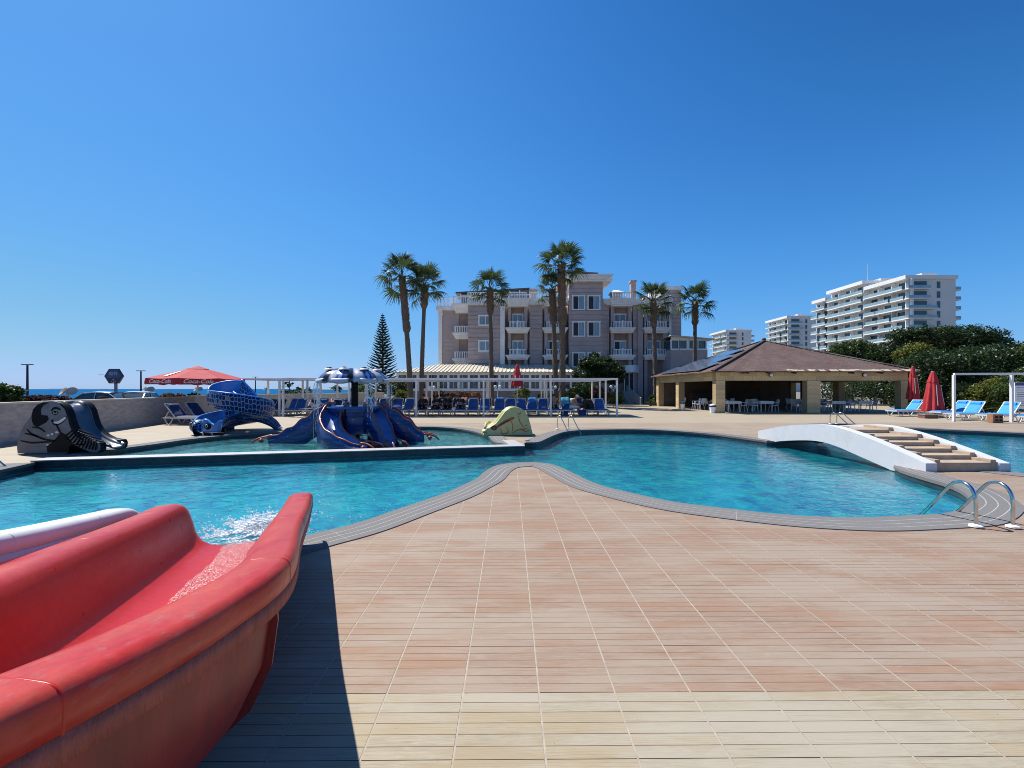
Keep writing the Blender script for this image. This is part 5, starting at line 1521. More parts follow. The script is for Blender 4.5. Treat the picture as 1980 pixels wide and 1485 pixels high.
tentacle([(OX - 0.75, OY - 0.1, 0.88), (OX - 1.05, OY - 0.15, 0.78), (OX - 1.6, OY - 0.28, 0.40), (OX - 2.05, OY - 0.38, 0.12), (OX - 2.6, OY - 0.5, -0.10)], 0.55, name='tentacle')
tentacle([(OX - 0.42, OY - 0.42, 0.86), (OX - 0.46, OY - 0.75, 0.72), (OX - 0.40, OY - 1.15, 0.42), (OX - 0.05, OY - 1.62, 0.14), (OX + 0.55, OY - 1.92, -0.06), (OX + 0.95, OY - 2.0, -0.14)], 0.62, 0.27, wave=0.012)
tentacle([(OX + 0.62, OY - 0.42, 0.86), (OX + 0.85, OY - 0.62, 0.72), (OX + 1.18, OY - 0.95, 0.36), (OX + 1.42, OY - 1.2, 0.02), (OX + 1.55, OY - 1.3, -0.12)], 0.5)
tentacle([(OX + 0.78, OY + 0.1, 0.86), (OX + 1.1, OY + 0.12, 0.74), (OX + 1.6, OY + 0.15, 0.42), (OX + 2.0, OY + 0.2, 0.10), (OX + 2.2, OY + 0.25, -0.1)], 0.62)
tentacle([(OX - 0.3, OY + 0.75, 0.86), (OX - 0.4, OY + 1.1, 0.74), (OX - 0.8, OY + 1.7, 0.36), (OX - 1.2, OY + 2.1, 0.0)], 0.55)
# hub: platform on a ring of panels with wavy joints
n = 40
m = MB(); m.grid(lambda i, j: (OX + (0.92 + 0.05 * math.cos(i * 2 * math.pi / 5 * 1) + 0.02 * math.sin(j * 2.2)) * math.cos(2 * math.pi * i / n) * (1 - 0.10 * j / 6), OY + (0.92 + 0.02 * math.sin(j * 2.2)) * math.sin(2 * math.pi * i / n) * (1 - 0.10 * j / 6), 1.0 - 0.85 * j / 6), n, 7, close_u=True); opart(m, 'hub', [OBLUE], None, 60)
m = MB(); m.lathe([(0.98, 0.96), (1.0, 1.0), (0.95, 1.03)], 30, (OX, OY, 0)); opart(m, 'platform', [OIN], None, 40)
m = MB(); m.b2(OX - 0.06, OX - 0.02, OY - 0.96, OY - 0.90, 0.15, 1.0); opart(m, 'hub_joint', [MATS['elephant_black']])
for k in range(5):
    a = rad(36 + 72 * k); m = MB(); m.tube([(OX + 0.7 * math.cos(a), OY + 0.7 * math.sin(a), -0.3), (OX + 0.7 * math.cos(a), OY + 0.7 * math.sin(a), 0.3)], 0.07, 8); opart(m, 'foot_post', [EK], None, 60)
m = MB(); m.tube([(OX - 0.07, OY, 0.9), (OX - 0.07, OY, 2.0)], 0.112, 16); opart(m, 'mast', [EK], None, 60)
# parasol: eight drooping lobes with curled ends
PCX = OX - 0.12
def lobes_mat():
    m, nt, bs = _nt('parasol_stripes')
    at = N(nt, 'ShaderNodeAttribute', attribute_name='lobe')
    co = coords(nt, 'object')
    n1 = noise(nt, co, 4.0, 3.0)
    f = mathn(nt, 'ADD', at.outputs['Fac'], mathn(nt, 'MULTIPLY', mathn(nt, 'SUBTRACT', n1, 0.5), 0.25))
    cr = N(nt, 'ShaderNodeValToRGB'); cr.color_ramp.interpolation = 'EASE'
    el_ = cr.color_ramp.elements
    cols = [(0.0, (0.50, 0.51, 0.56)), (0.30, (0.42, 0.44, 0.52)), (0.42, (0.02, 0.05, 0.25)), (0.50, (0.40, 0.52, 0.80)), (0.58, (0.02, 0.06, 0.30)), (0.66, (0.16, 0.17, 0.21)), (0.76, (0.012, 0.013, 0.02)), (0.93, (0.02, 0.02, 0.03)), (1.0, (0.50, 0.51, 0.56))]
    while len(el_) < len(cols): el_.new(0.5)
    for k, (p, c) in enumerate(cols): el_[k].position = p; el_[k].color = (*c, 1)
    nt.links.new(f, cr.inputs['Fac']); nt.links.new(cr.outputs['Color'], bs.inputs['Base Color'])
    bs.inputs['Roughness'].default_value = 0.25; bs.inputs['Coat Weight'].default_value = 0.4
    return m
LOBE = lobes_mat()
PALE = mat('pale_fibreglass_underside', (0.52, 0.54, 0.58), 0.45, vs=4, var=0.1)
nl, na, nr = 8, 96, 12
prof = [(0.0, 2.30), (0.2, 2.31), (0.42, 2.295), (0.62, 2.26), (0.80, 2.20), (0.95, 2.12), (1.06, 2.02), (1.13, 1.92), (1.15, 1.84), (1.11, 1.80), (1.04, 1.80), (0.98, 1.84)]
attr = []
m = MB()
def para(i, j):
    a = 2 * math.pi * i / na + rad(-90 + 22.5)
    ph = (i % (na // nl)) / (na // nl)
    sc = abs(math.sin(math.pi * ph))                     # 0 at the creases, 1 on a lobe's middle
    r_, z = prof[j]; k = j / (nr - 1)
    attr.append(ph)
    rr_ = r_ * (1 - 0.13 * (1 - sc) * k)
    return (PCX + rr_ * math.cos(a), OY + rr_ * math.sin(a), z + (0.09 * k * (sc ** 0.7) - 0.02 if k < 0.75 else 0.05 * sc) + 0.0)
m.grid(para, na, nr, close_u=True)
po = opart(m, 'sprinkler_canopy', [LOBE], None, 180)
at = po.data.attributes.new('lobe', 'FLOAT', 'POINT'); at.data.foreach_set('value', attr)
m = MB(); m.lathe([(0.99, 1.83), (0.7, 1.95), (0.12, 2.02)], 32, (PCX, OY, 0)); opart(m, 'canopy_underside', [PALE], po, 60)
for k in range(8):
    a = rad(-90 + 45 * k + 0)
    c = (PCX + 0.80 * math.cos(a), OY + 0.80 * math.sin(a))
    m = MB(); m.lathe([(0.17, 0), (0.15, 0.035), (0.11, 0.06), (0.07, 0.07)], 12, (c[0], c[1], 2.21)); kn = m.build('crest_knob', [PALE], po, 50, origin=OO)
    m = MB(); m.ball((c[0], c[1], 2.285), (0.085, 0.085, 0.03), 10, 6); m.build('knob_cap', [EK], po, 180, origin=OO)
    e = (PCX + 1.12 * math.cos(a), OY + 1.12 * math.sin(a))
    m = MB()
    def lipf(i, j, a=a):
        th = rad(-30 + 240 * i / 12); tw_ = (-1 + 2 * j / 8); rr_ = 0.10 * (1 - 0.35 * tw_ * tw_)
        q = Vector((1.08 + 0.10 * math.cos(th) * 1.0 - 0.05 * tw_ * tw_, tw_ * 0.27, 1.865 + rr_ * math.sin(th) - 0.03 * (1 - tw_ * tw_)))
        return (PCX + q.x * math.cos(a) - q.y * math.sin(a), OY + q.x * math.sin(a) + q.y * math.cos(a), q.z)
    m.grid(lipf, 13, 9); sp_o = m.build('spout', [PALE], po, 180, origin=OO); md = sp_o.modifiers.new('thickness', 'SOLIDIFY'); md.thickness = 0.02; md.offset = 0
# sprinkled water
rr = random.Random(21)
def spray_mat():
    m, nt, bs = _nt('falling_spray'); nt.nodes.remove(bs)
    out = [n for n in nt.nodes if n.type == 'OUTPUT_MATERIAL'][0]
    tr = N(nt, 'ShaderNodeBsdfTransparent'); gl = N(nt, 'ShaderNodeBsdfGlossy', i_Roughness=0.1); df = N(nt, 'ShaderNodeBsdfDiffuse', i_Color=(0.85, 0.9, 0.95, 1))
    a = N(nt, 'ShaderNodeAddShader'); mx0 = N(nt, 'ShaderNodeMixShader', i_Fac=0.5); nt.links.new(gl.outputs[0], mx0.inputs[1]); nt.links.new(df.outputs[0], mx0.inputs[2])
    mx = N(nt, 'ShaderNodeMixShader', i_Fac=0.55); nt.links.new(tr.outputs[0], mx.inputs[1]); nt.links.new(mx0.outputs[0], mx.inputs[2]); nt.links.new(mx.outputs[0], out.inputs['Surface'])
    return m
SPRAY = spray_mat()
for k, ang in enumerate((-157.5 - 22.5, -112.5 - 22.5, -67.5 + 22.5, -22.5 + 22.5, 112.5 - 22.5)):
    a = rad(ang); m = MB()
    bx_, by_ = PCX + 1.2 * math.cos(a), OY + 1.2 * math.sin(a)
    for q in range(7):
        x, y = bx_ + rr.uniform(-.09, .09), by_ + rr.uniform(-.09, .09); z = 1.78; pts_ = []
        zend = rr.choice((1.05, 0.8, 0.5, 0.2, -0.1))
        while z > zend:
            pts_.append((x + rr.uniform(-.018, .018), y + rr.uniform(-.018, .018), z)); z -= rr.uniform(0.05, 0.12)
        if len(pts_) > 2: m.tube(pts_, [rr.uniform(0.004, 0.013) for _ in pts_], 5)
    for q in range(60):
        x, y, z, s = bx_ + rr.gauss(0, .09), by_ + rr.gauss(0, .09), rr.uniform(-0.05, 1.75), rr.uniform(0.004, 0.011); m.ball((x, y, z), (s, s, s * 1.8), 5, 3)
    o = opart(m, 'falling_water', [SPRAY], None, 180); o['kind'] = 'stuff'

# ------------------------------------------------------------------ snake slide
def scales_mat():
    m, nt, bs = _nt('snake_scales')
    at = N(nt, 'ShaderNodeAttribute', attribute_name='skin')
    vo = N(nt, 'ShaderNodeTexVoronoi', feature='DISTANCE_TO_EDGE', i_Scale=1.0, i_Randomness=0.38); nt.links.new(at.outputs['Vector'], vo.inputs['Vector'])
    v2 = N(nt, 'ShaderNodeTexVoronoi', i_Scale=1.0, i_Randomness=0.38); nt.links.new(at.outputs['Vector'], v2.inputs['Vector'])
    sp = N(nt, 'ShaderNodeSeparateColor'); nt.links.new(v2.outputs['Color'], sp.inputs[0])
    cell = mix_rgb(nt, mathn(nt, 'GREATER_THAN', sp.outputs[0], 0.96), (0.006, 0.012, 0.075), (0.03, 0.24, 0.22))
    cell = mix_rgb(nt, mathn(nt, 'GREATER_THAN', sp.outputs[1], 0.97), cell, (0.28, 0.18, 0.10))
    c = mix_rgb(nt, ramp(nt, vo.outputs['Distance'], [(0.06, 0.0), (0.10, 1.0)]), (0.16, 0.32, 0.60), cell)
    nt.links.new(c, bs.inputs['Base Color']); bs.inputs['Roughness'].default_value = 0.4; bs.inputs['Specular IOR Level'].default_value = 0.25
    return m
SCALE = scales_mat()
SBLUE = mat('snake_blue', (0.07, 0.24, 0.56), 0.32, vs=3, var=0.15, coat=0.3)
SWHITE = mat('snake_belly', (0.62, 0.64, 0.63), 0.4, vs=3, var=0.08)
SX, SY = -10.55, 16.2
sn = thing('snake_slide', (SX, SY, 0), 'blue snake shaped spiral slide with dark hexagon scales beside the wading pool', 'play slide')
SO = Vector((SX, SY, 0))
def spart(m, name, mats, parent=None, smooth=None): return m.build(name, mats, parent or sn, smooth, origin=SO)
def skin(o, uv):
    a = o.data.attributes.new('skin', 'FLOAT_VECTOR', 'POINT'); a.data.foreach_set('vector', [c for p in uv for c in p])
# spiral trough: top back left -> front right -> round behind -> down to the head at front left
sp_pts = catmull([(SX - 0.66, SY + 0.06, 1.14), (SX - 0.30, SY - 0.42, 1.09), (SX + 0.25, SY - 0.55, 0.97), (SX + 0.72, SY - 0.22, 0.78), (SX + 0.72, SY + 0.35, 0.60), (SX + 0.2, SY + 0.75, 0.46), (SX - 0.45, SY + 0.45, 0.34), (SX - 0.62, SY - 0.35, 0.24), (SX - 0.35, SY - 1.05, 0.14), (SX + 0.05, SY - 1.6, 0.05)], 9)
sp_pts = resample(sp_pts, 0.06); ns = len(sp_pts)
def sfr(i):
    d = sp_pts[min(i + 1, ns - 1)] - sp_pts[max(i - 1, 0)]; d.z = 0; d.normalize(); return Vector((d.y, -d.x, 0))      # to the right of travel = outside
arcs = [0.0]
for a, b in zip(sp_pts, sp_pts[1:]): arcs.append(arcs[-1] + (b - a).length)
def wall_h(i, outer):
    t = i / ns
    return ((0.34 + 0.16 * min(1, t / 0.3)) if outer else 0.34) * (1.15 - 0.5 * t) * (0.75 + 0.25 * min(1, i / 6))
bed = [(-0.36, 1), (-0.36, 0.7), (-0.33, 0.35), (-0.2, 0.05), (0, 0), (0.2, 0.05), (0.33, 0.35), (0.36, 0.7), (0.37, 1)]
m = MB(); m.grid(lambda i, j: sp_pts[i] + sfr(i) * bed[j][0] + Vector((0, 0, bed[j][1] * wall_h(i, bed[j][0] > 0))), ns, len(bed)); spart(m, 'slide_bed', [SBLUE], None, 180)
for s in (-1, 1):
    uv = []; m = MB()
    cs = [(0.375, 1.0), (0.43, 0.97), (0.455, 0.8), (0.46, 0.5), (0.44, 0.15), (0.38, -0.08), (0.30, -0.18)]
    def op(i, j, s=s):
        w, h = cs[j]; uv.append((arcs[i] * 13.0, j * 0.85 + s * 20, 0)); hh = wall_h(i, s > 0)
        return sp_pts[i] + sfr(i) * (s * w) + Vector((0, 0, h * hh if h > 0 else h))
    m.grid(op, ns, len(cs)); o = spart(m, 'scaled_wall', [SCALE], None, 60); skin(o, uv)
    m = MB(); m.tube([sp_pts[i] + sfr(i) * (s * 0.395) + Vector((0, 0, wall_h(i, s > 0))) for i in range(ns)], 0.035, 8); spart(m, 'rim', [SBLUE], None, 180)
m = MB(); m.grid(lambda i, j: sp_pts[i] + sfr(i) * (-0.31 + 0.62 * j / 4) + Vector((0, 0, -0.17 - 0.05 * math.sin(math.pi * j / 4))), ns, 5); spart(m, 'belly', [SWHITE], None, 180)
# bowl round the raised entry: smooth blue inside, scaled outside
def bowl(i, j, r0, uvl=None):
    t = i / 20; ang = rad(225 - 215 * t); zt = 1.50 + 0.42 * math.sin(math.pi * min(1, t * 0.75)) ** 0.8
    if uvl is not None: uvl.append((t * 24, j * 1.3 + 120, 0))
    return (SX - 0.42 + r0 * math.cos(ang), SY - 0.02 + r0 * math.sin(ang), 0.98 + (zt - 0.98) * j / 6)
m = MB(); m.grid(lambda i, j: bowl(i, j, 0.52), 21, 7); spart(m, 'entry_bowl', [SBLUE], None, 180)
uv = []; m = MB(); m.grid(lambda i, j: bowl(i, j, 0.58, uv), 21, 7); o = spart(m, 'scaled_bowl', [SCALE], None, 180); skin(o, uv)
m = MB(); m.tube([bowl(i, 6, 0.55) for i in range(21)], 0.045, 8); spart(m, 'bowl_rim', [SBLUE], None, 180)
# raised back of the entry, tail, post, head
uv = []; m = MB()
def fin(i, j):
    t = i / 16; a = Vector((SX + 0.12, SY - 0.05, 1.10)).lerp(Vector((SX + 1.05, SY - 0.1, 0.80)), t)
    h = 0.72 * (1 - t) ** 0.8 + 0.12
    uv.append((t * 15, j * 1.1 + 40, 0)); return a + Vector((0, 0.02 * j, h * j / 5))
m.grid(fin, 17, 6); o = spart(m, 'entry_side', [SCALE], None, 60); skin(o, uv); md = o.modifiers.new('thickness', 'SOLIDIFY'); md.thickness = 0.05; md.offset = 0
m = MB(); m.tube([fin(i, 5) + Vector((0, 0, 0.01)) for i in range(17)], 0.04, 8); spart(m, 'entry_rim', [SBLUE], None, 180)
uv = []; m = MB()
tp = resample(catmull([(SX + 0.35, SY + 0.1, 0.55), (SX + 0.78, SY + 0.25, 0.48), (SX + 1.1, SY + 0.45, 0.26), (SX + 1.28, SY + 0.55, 0.02)], 8), 0.07)
def tail(i, j):
    a = 2 * math.pi * j / 14; t = i / (len(tp) - 1); r_ = 0.27 * (1 - 0.5 * t)
    uv.append((i * 0.9, j * 0.7 + 60, 0)); return tp[i] + Vector((math.cos(a) * r_ * 0.55, -math.sin(a) * r_, math.cos(a) * r_ * 0.85))
m.grid(tail, len(tp), 14, close_v=True); o = spart(m, 'tail', [SCALE], None, 180); skin(o, uv)
m = MB(); m.ball((SX + 1.28, SY + 0.55, 0.06), (0.14, 0.13, 0.07), 12, 6); spart(m, 'tail_tip', [SWHITE], None, 180)
uv = []; m = MB()
def post(i, j): a = 2 * math.pi * j / 12; uv.append((j * 0.7, i * 0.9 + 80, 0)); return (SX - 0.5 + 0.16 * math.cos(a), SY + 0.3 + 0.16 * math.sin(a), 1.15 * i / 8)
m.grid(post, 9, 12, close_v=True); o = spart(m, 'post', [SCALE], None, 180); skin(o, uv)
hp = Vector((SX - 0.18, SY - 1.32, 0.22))
uv = []; m = MB()
def head(i, j):
    a = math.pi * (0.0 + 1.0 * i / 10); b = 2 * math.pi * j / 16
    uv.append((i * 0.8 + 100, j * 0.6, 0))
    return hp + Vector((-0.30 + 0.26 * math.sin(a) * math.cos(b), 0.34 * -math.cos(a), 0.06 + 0.25 * math.sin(a) * math.sin(b)))
m.grid(head, 11, 16, close_v=True); o = spart(m, 'head', [SCALE], None, 180); skin(o, uv)
m = MB(); m.grid(lambda i, j: hp + Vector((0.06 + 0.62 * i / 6, -0.33 - 0.05 * math.sin(math.pi * i / 6), -0.10 + (0.36 + 0.10 * math.sin(math.pi * (i + 0.5) / 3)) * j / 4)), 7, 5); o = spart(m, 'snout', [SBLUE], None, 60); md = o.modifiers.new('thickness', 'SOLIDIFY'); md.thickness = 0.10; md.offset = 0
for dx, dz in ((-0.34, 0.16), (0.30, 0.10)):
    e = hp + Vector((dx, -0.26 if dx < 0 else -0.42, dz))
    m = MB(); m.ball(e, (0.12, 0.09, 0.12), 14, 8); ey = spart(m, 'eye_socket', [EK], None, 180)
    m = MB(); m.ball(e + Vector((0.0, -0.05, 0.01)), (0.065, 0.05, 0.065), 12, 8); m.build('eye', [EW], ey, 180, origin=SO)
    m = MB(); m.ball(e + Vector((0.005, -0.095, 0.01)), (0.032, 0.02, 0.04), 10, 6); m.build('pupil', [EK], ey, 180, origin=SO)
m = MB(); m.b2(hp.x - 0.02, hp.x + 0.72, hp.y - 0.40, hp.y - 0.2, -0.28, hp.z - 0.13); spart(m, 'mouth', [EK])
for x in (0.14, 0.46):
    m = MB(); m.tube(catmull([hp + Vector((x - 0.08, -0.42, -0.12)), hp + Vector((x, -0.44, -0.15)), hp + Vector((x + 0.03, -0.44, -0.40))], 4), 0.022, 6); spart(m, 'fang', [SWHITE], None, 180)
# ------------------------------------------------------------------ pergolas over the lounger rows
STEELW = mat('white_steel', (0.76, 0.76, 0.74), 0.45, vs=2, var=0.06, dirt=((0.5, 0.42, 0.34), 0.3))
CANVAS = mat('bleached_canvas', (0.62, 0.60, 0.55), 0.9, vs=2, var=0.1)
PXS = [6.1, 2.25, -1.65, -5.56, -9.47, -13.3]
PZ = 2.23
def pergola(y0, y1, label, xs):
    t = thing('pergola', ((xs[0] + xs[-1]) / 2, (y0 + y1) / 2, 0), label, 'pergola', 'white steel pergolas')
    O = ((xs[0] + xs[-1]) / 2, (y0 + y1) / 2, 0)
    for y in (y0, y1):
        for x in xs:
            m = MB(); m.b2(x - 0.05, x + 0.05, y - 0.05, y + 0.05, 0, PZ - 0.1); m.b2(x - 0.1, x + 0.1, y - 0.1, y + 0.1, 0, 0.012); m.build('post', [STEELW], t, origin=O)
        m = MB(); m.b2(xs[-1] - 0.06, xs[0] + 0.06, y - 0.05, y + 0.05, PZ - 0.1, PZ); m.build('beam', [STEELW], t, origin=O)
    for x in xs:
        m = MB(); m.b2(x - 0.045, x + 0.045, y0 + 0.05, y1 - 0.05, PZ - 0.092, PZ - 0.006); m.build('cross_beam', [STEELW], t, origin=O)
    for a, b in zip(xs, xs[1:]):
        m = MB(); nx, ny = 14, 7
        m.grid(lambda i, j: (a - 0.06 + (b - a + 0.12) * i / (nx - 1), y0 + 0.12 + (y1 - y0 - 0.24) * j / (ny - 1), PZ - 0.03 - 0.05 * abs(math.sin(i * 1.45)) - 0.012 * math.sin(j * 2.0)), nx, ny)
        m.build('canopy', [CANVAS], t, 180, origin=O)
    return t
pergola(24.5, 27.4, 'front white steel pergola over the long row of loungers', PXS)
pergola(29.3, 32.1, 'second white steel pergola behind the front one', PXS)
# shorter frame on the far left
pergola(25.2, 28.0, 'separate white pergola frame at the left end beyond the snake slide', [-13.9, -16.2])

# ------------------------------------------------------------------ sun loungers
NAVY = mat('navy_cushion', (0.012, 0.028, 0.10), 0.75, vs=4, var=0.25, bmp=0.2, bs_=14)
BLUEC = mat('blue_cushion', (0.02, 0.10, 0.36), 0.75, vs=4, var=0.2, bmp=0.2, bs_=14)
SKYC = mat('bright_blue_cushion', (0.03, 0.30, 0.74), 0.75, vs=4, var=0.18, bmp=0.2, bs_=14)
LFRAME = mat('lounger_plastic', (0.62, 0.62, 0.60), 0.45, vs=3, var=0.1)
GROUP_L = 'sun loungers round the pool'
def make_lounger(cush, back=55, name='sun_lounger'):
    """head towards +Y, feet towards -Y, origin on the ground under the middle"""
    t = thing(name, (0, 0, 0), 'x', 'sun lounger', GROUP_L)
    h = 0.34; hinge = 0.32
    m = MB()
    for sx in (-1, 1): m.beam((sx * 0.31, -1.0, h - 0.03), (sx * 0.31, 0.92, h - 0.03), 0.06, 0.07)
    m.beam((-0.34, -1.0, h - 0.03), (0.34, -1.0, h - 0.03), 0.06, 0.06); m.beam((-0.34, 0.92, h - 0.03), (0.34, 0.92, h - 0.03), 0.06, 0.06)
    for k in range(6): m.box((0, -0.9 + k * 0.23, h - 0.02), (0.58, 0.12, 0.02))
    fr = m.build('frame', [LFRAME], t)
    for sx in (-1, 1):
        for y in (-0.72, 0.62):
            m = MB(); m.tube(catmull([(sx * 0.31, y + 0.22, h - 0.05), (sx * 0.32, y + 0.08, 0.06), (sx * 0.32, y, 0.02), (sx * 0.32, y - 0.08, 0.06), (sx * 0.31, y - 0.2, h - 0.05)], 3), 0.024, 6); m.build('leg', [LFRAME], t, 60)
    c, s = math.cos(rad(back)), math.sin(rad(back))
    def bp(x, l, n): return (x, hinge + l * c - n * s, h + 0.01 + l * s + n * c)
    m = MB()
    for sx in (-1, 1): m.beam(bp(sx * 0.3, 0, 0), bp(sx * 0.3, 0.74, 0), 0.05, 0.04)
    m.beam(bp(-0.32, 0.75, 0), bp(0.32, 0.75, 0), 0.05, 0.09); m.beam(bp(-0.3, 0.35, -0.01), bp(0.3, 0.35, -0.01), 0.12, 0.02)
    m.build('backrest_frame', [LFRAME], t)
    m = MB(); m.beam(bp(0.25, 0.45, -0.02), (0.25, hinge + 0.45 * c + 0.25, h - 0.02), 0.03, 0.03); m.beam(bp(-0.25, 0.45, -0.02), (-0.25, hinge + 0.45 * c + 0.25, h - 0.02), 0.03, 0.03); m.build('prop', [LFRAME], t)
    # cushion: seat and back, padded sections
    m = MB(); nx, ny = 7, 15
    def seat(i, j): 
        x = -0.29 + 0.58 * i / (nx - 1); y = -0.98 + (hinge + 0.98) * j / (ny - 1)
        e = min(1, 4 * min(i, nx - 1 - i) / (nx - 1) + 0.25)
        return (x, y, h + 0.012 + 0.05 * e * (0.72 + 0.28 * abs(math.sin(j * math.pi / 3.5))))
    m.grid(seat, nx, ny); m.grid(lambda i, j: (seat((0, nx - 1)[i], j)[0], seat(0, j)[1], (h + 0.005, seat(0, j)[2])[1] if False else (h + 0.005)), 2, ny)
    for i_ in (0, nx - 1): m.grid(lambda a, j: (seat(i_, j)[0], seat(i_, j)[1], h + 0.004 if a == 0 else seat(i_, j)[2]), 2, ny)
    m.grid(lambda a, i: (seat(i, 0)[0], seat(i, 0)[1], h + 0.004 if a == 0 else seat(i, 0)[2]), 2, nx)
    m.build('seat_cushion', [cush], t, 60)
    m = MB(); nb = 10
    def bk(i, j):
        x = -0.285 + 0.57 * i / (nx - 1); l = 0.0 + 0.73 * j / (nb - 1); e = min(1, 4 * min(i, nx - 1 - i) / (nx - 1) + 0.25)
        return bp(x, l, 0.022 + 0.05 * e * (0.72 + 0.28 * abs(math.sin(j * math.pi / 3))))
    m.grid(bk, nx, nb)
    for i_ in (0, nx - 1): m.grid(lambda a, j: bp(-0.285 + 0.57 * i_ / (nx - 1), 0.73 * j / (nb - 1), 0.012) if a == 0 else bk(i_, j), 2, nb)
    m.grid(lambda a, i: bp(-0.285 + 0.57 * i / (nx - 1), 0.73, 0.012) if a == 0 else bk(i, nb - 1), 2, nx)
    m.build('back_cushion', [cush], t, 60)
    m = MB(); m.grid(lambda i, j: bp(-0.22 + 0.44 * i / 6, 0.53 + 0.17 * j / 5, 0.075 + 0.055 * math.sin(math.pi * j / 5) * min(1, 3 * min(i, 6 - i) / 6 + 0.4)), 7, 6); m.build('head_pillow', [cush], t, 180)
    return t
protoB, protoN, protoS = make_lounger(BLUEC), make_lounger(NAVY, 48), make_lounger(SKYC, 50)
used = set()
def put_lounger(proto, x, y, rz, label):
    if proto.name not in used: used.add(proto.name); o = proto
    else: o = copy_tree(proto)
    o.location = (x, y, 0); o.rotation_euler = (0, 0, rz); o['label'] = label
    return o
front_u = [497, 517, 536, 564, 579, 600, 620, 647, 669, 712, 737, 766, 788, 817, 843.6, 865, 891, 915.5, 938, 965.5, 988, 1009, 1030, 1050, 1072.7, 1096, 1139, 1160]
YF = 26.2
rr = random.Random(17)
for k, u in enumerate(front_u):
    x = (u - CX) * 26.4 / F
    navy = k in (0, 1, 2, 5, 7, 13, 14, 15, 26)
    put_lounger(protoN if navy else protoB, x, YF + rr.uniform(-.12, .12), rad(rr.uniform(-4, 4)), '%s lounger from the left, %s, in the front row under the pergola' % (ORD[k], 'navy' if navy else 'blue'))
for k in range(20):
    u = 560 + k * 29.5 + rr.uniform(-3, 3)
    x = (u - CX) * 30.9 / F
    put_lounger(protoN, x, 30.6 + rr.uniform(-.15, .15), rad(rr.uniform(-5, 5)), '%s navy lounger from the left in the back row under the second pergola' % ORD[k])
# three by the garden wall
for k, (x, y, rz) in enumerate(((-14.55, 18.9, 82), (-14.75, 20.3, 80), (-13.9, 21.6, 78))):
    put_lounger(protoN, x, y, rad(rz), ('nearest navy lounger by the pink garden wall', 'second navy lounger under the open red umbrella', 'navy lounger half hidden behind the snake slide')[k])
# bright blue ones on the right
for k, (x, y, rz) in enumerate(((23.3, 24.9, -84), (24.6, 23.6, -86), (23.6, 21.9, -78), (24.2, 20.9, -80), (24.6, 19.6, -82))):
    put_lounger(protoS, x, y, rad(rz), ('farthest bright blue lounger beside the pavilion', 'bright blue lounger just right of the closed red umbrella', 'bright blue lounger with raised back behind the white frame', 'bright blue lounger above the terracotta block', 'bright blue lounger cut off by the right border')[k])

# white frame on the right and the notice board
fr = thing('white_frame', (21.7, 20.7, 0), 'white steel frame over the loungers at the right edge', 'frame')
FO = Vector((21.7, 20.7, 0))
for x, y in ((21.7, 20.7), (26.6, 20.0)):
    m = MB(); m.b2(x - 0.05, x + 0.05, y - 0.05, y + 0.05, 0, 2.28); m.build('post', [STEELW], fr, origin=FO)
for p, q in (((21.7, 20.7), (26.6, 20.0)),):
    m = MB(); m.beam((*p, 2.33), (*q, 2.33), 0.10, 0.10); m.build('beam', [STEELW], fr, origin=FO)
xs_p = (1956 - CX) * 21.4 / F
xs_p = (1956 - CX) * 20.25 / F
m = MB(); m.b2(xs_p - 0.05, xs_p + 0.05, 20.2, 20.3, 0, 2.27); m.build('post', [STEELW], fr, origin=FO)
bd = thing('notice_board', (26.4, 21.6, 0), 'white pool rules notice board with blue header at the right border', 'notice board')
m = MB(); m.box((0, 0, 1.25), (1.3, 0.03, 1.35)); m.build('panel', [WHITE], bd)
m = MB(); m.box((0, -0.018, 1.84), (1.26, 0.006, 0.14)); m.build('header', [mat('sign_blue', (0.02, 0.05, 0.30), 0.4)], bd)
INK = mat('print_grey', (0.12, 0.13, 0.16), 0.6)
m = MB()
for k in range(9):
    m.box((-0.05 - 0.03 * (k % 3), -0.0175, 1.66 - k * 0.115), (1.0 - 0.06 * (k % 3), 0.004, 0.026))
m.build('printed_lines', [INK], bd)
for x in (-0.55, 0.55):
    m = MB(); m.box((x, 0.03, 0.55), (0.05, 0.03, 1.1)); m.build('leg', [STEELW], bd)

# ------------------------------------------------------------------ umbrellas
REDC = mat('red_canvas', (0.42, 0.022, 0.028), 0.8, vs=2.5, var=0.15, dirt=((0.47, 0.10, 0.09), 0.4))
POLE = mat('umbrella_pole', (0.62, 0.60, 0.57), 0.4, metal=0.6)
def text_mesh(s, size, shear=0.25, bold=0.0):
    cu = bpy.data.curves.new('lettering', 'FONT'); cu.body = s; cu.size = size; cu.align_x = 'CENTER'; cu.align_y = 'CENTER'; cu.shear = shear; cu.extrude = 0.002; cu.offset = bold; cu.resolution_u = 3
    o = bpy.data.objects.new('lettering', cu); COL.objects.link(o)
    dg = bpy.context.evaluated_depsgraph_get(); dg.update()
    me = bpy.data.meshes.new_from_object(o.evaluated_get(dg)); bpy.data.objects.remove(o); bpy.data.curves.remove(cu)
    return me
UX, UY = -16.25, 21.8
um = thing('open_umbrella', (UX, UY, 0), 'large open red umbrella with white script lettering by the garden wall', 'umbrella')
m = MB(); m.tube([(0, 0, 0), (0, 0, 2.75)], 0.035, 10); m.build('pole', [POLE], um, 60)
m = MB(); m.box((0, 0, 0.06), (0.8, 0.8, 0.12)); m.build('base', [CONC], um)
n8 = 8; RU = 2.16; ze_, za = 2.12, 2.72
rot0 = rad(22.5 - 8)
def up(k, r, z): a = 2 * math.pi * k / n8 + rot0; return Vector((r * math.cos(a), r * math.sin(a), z))
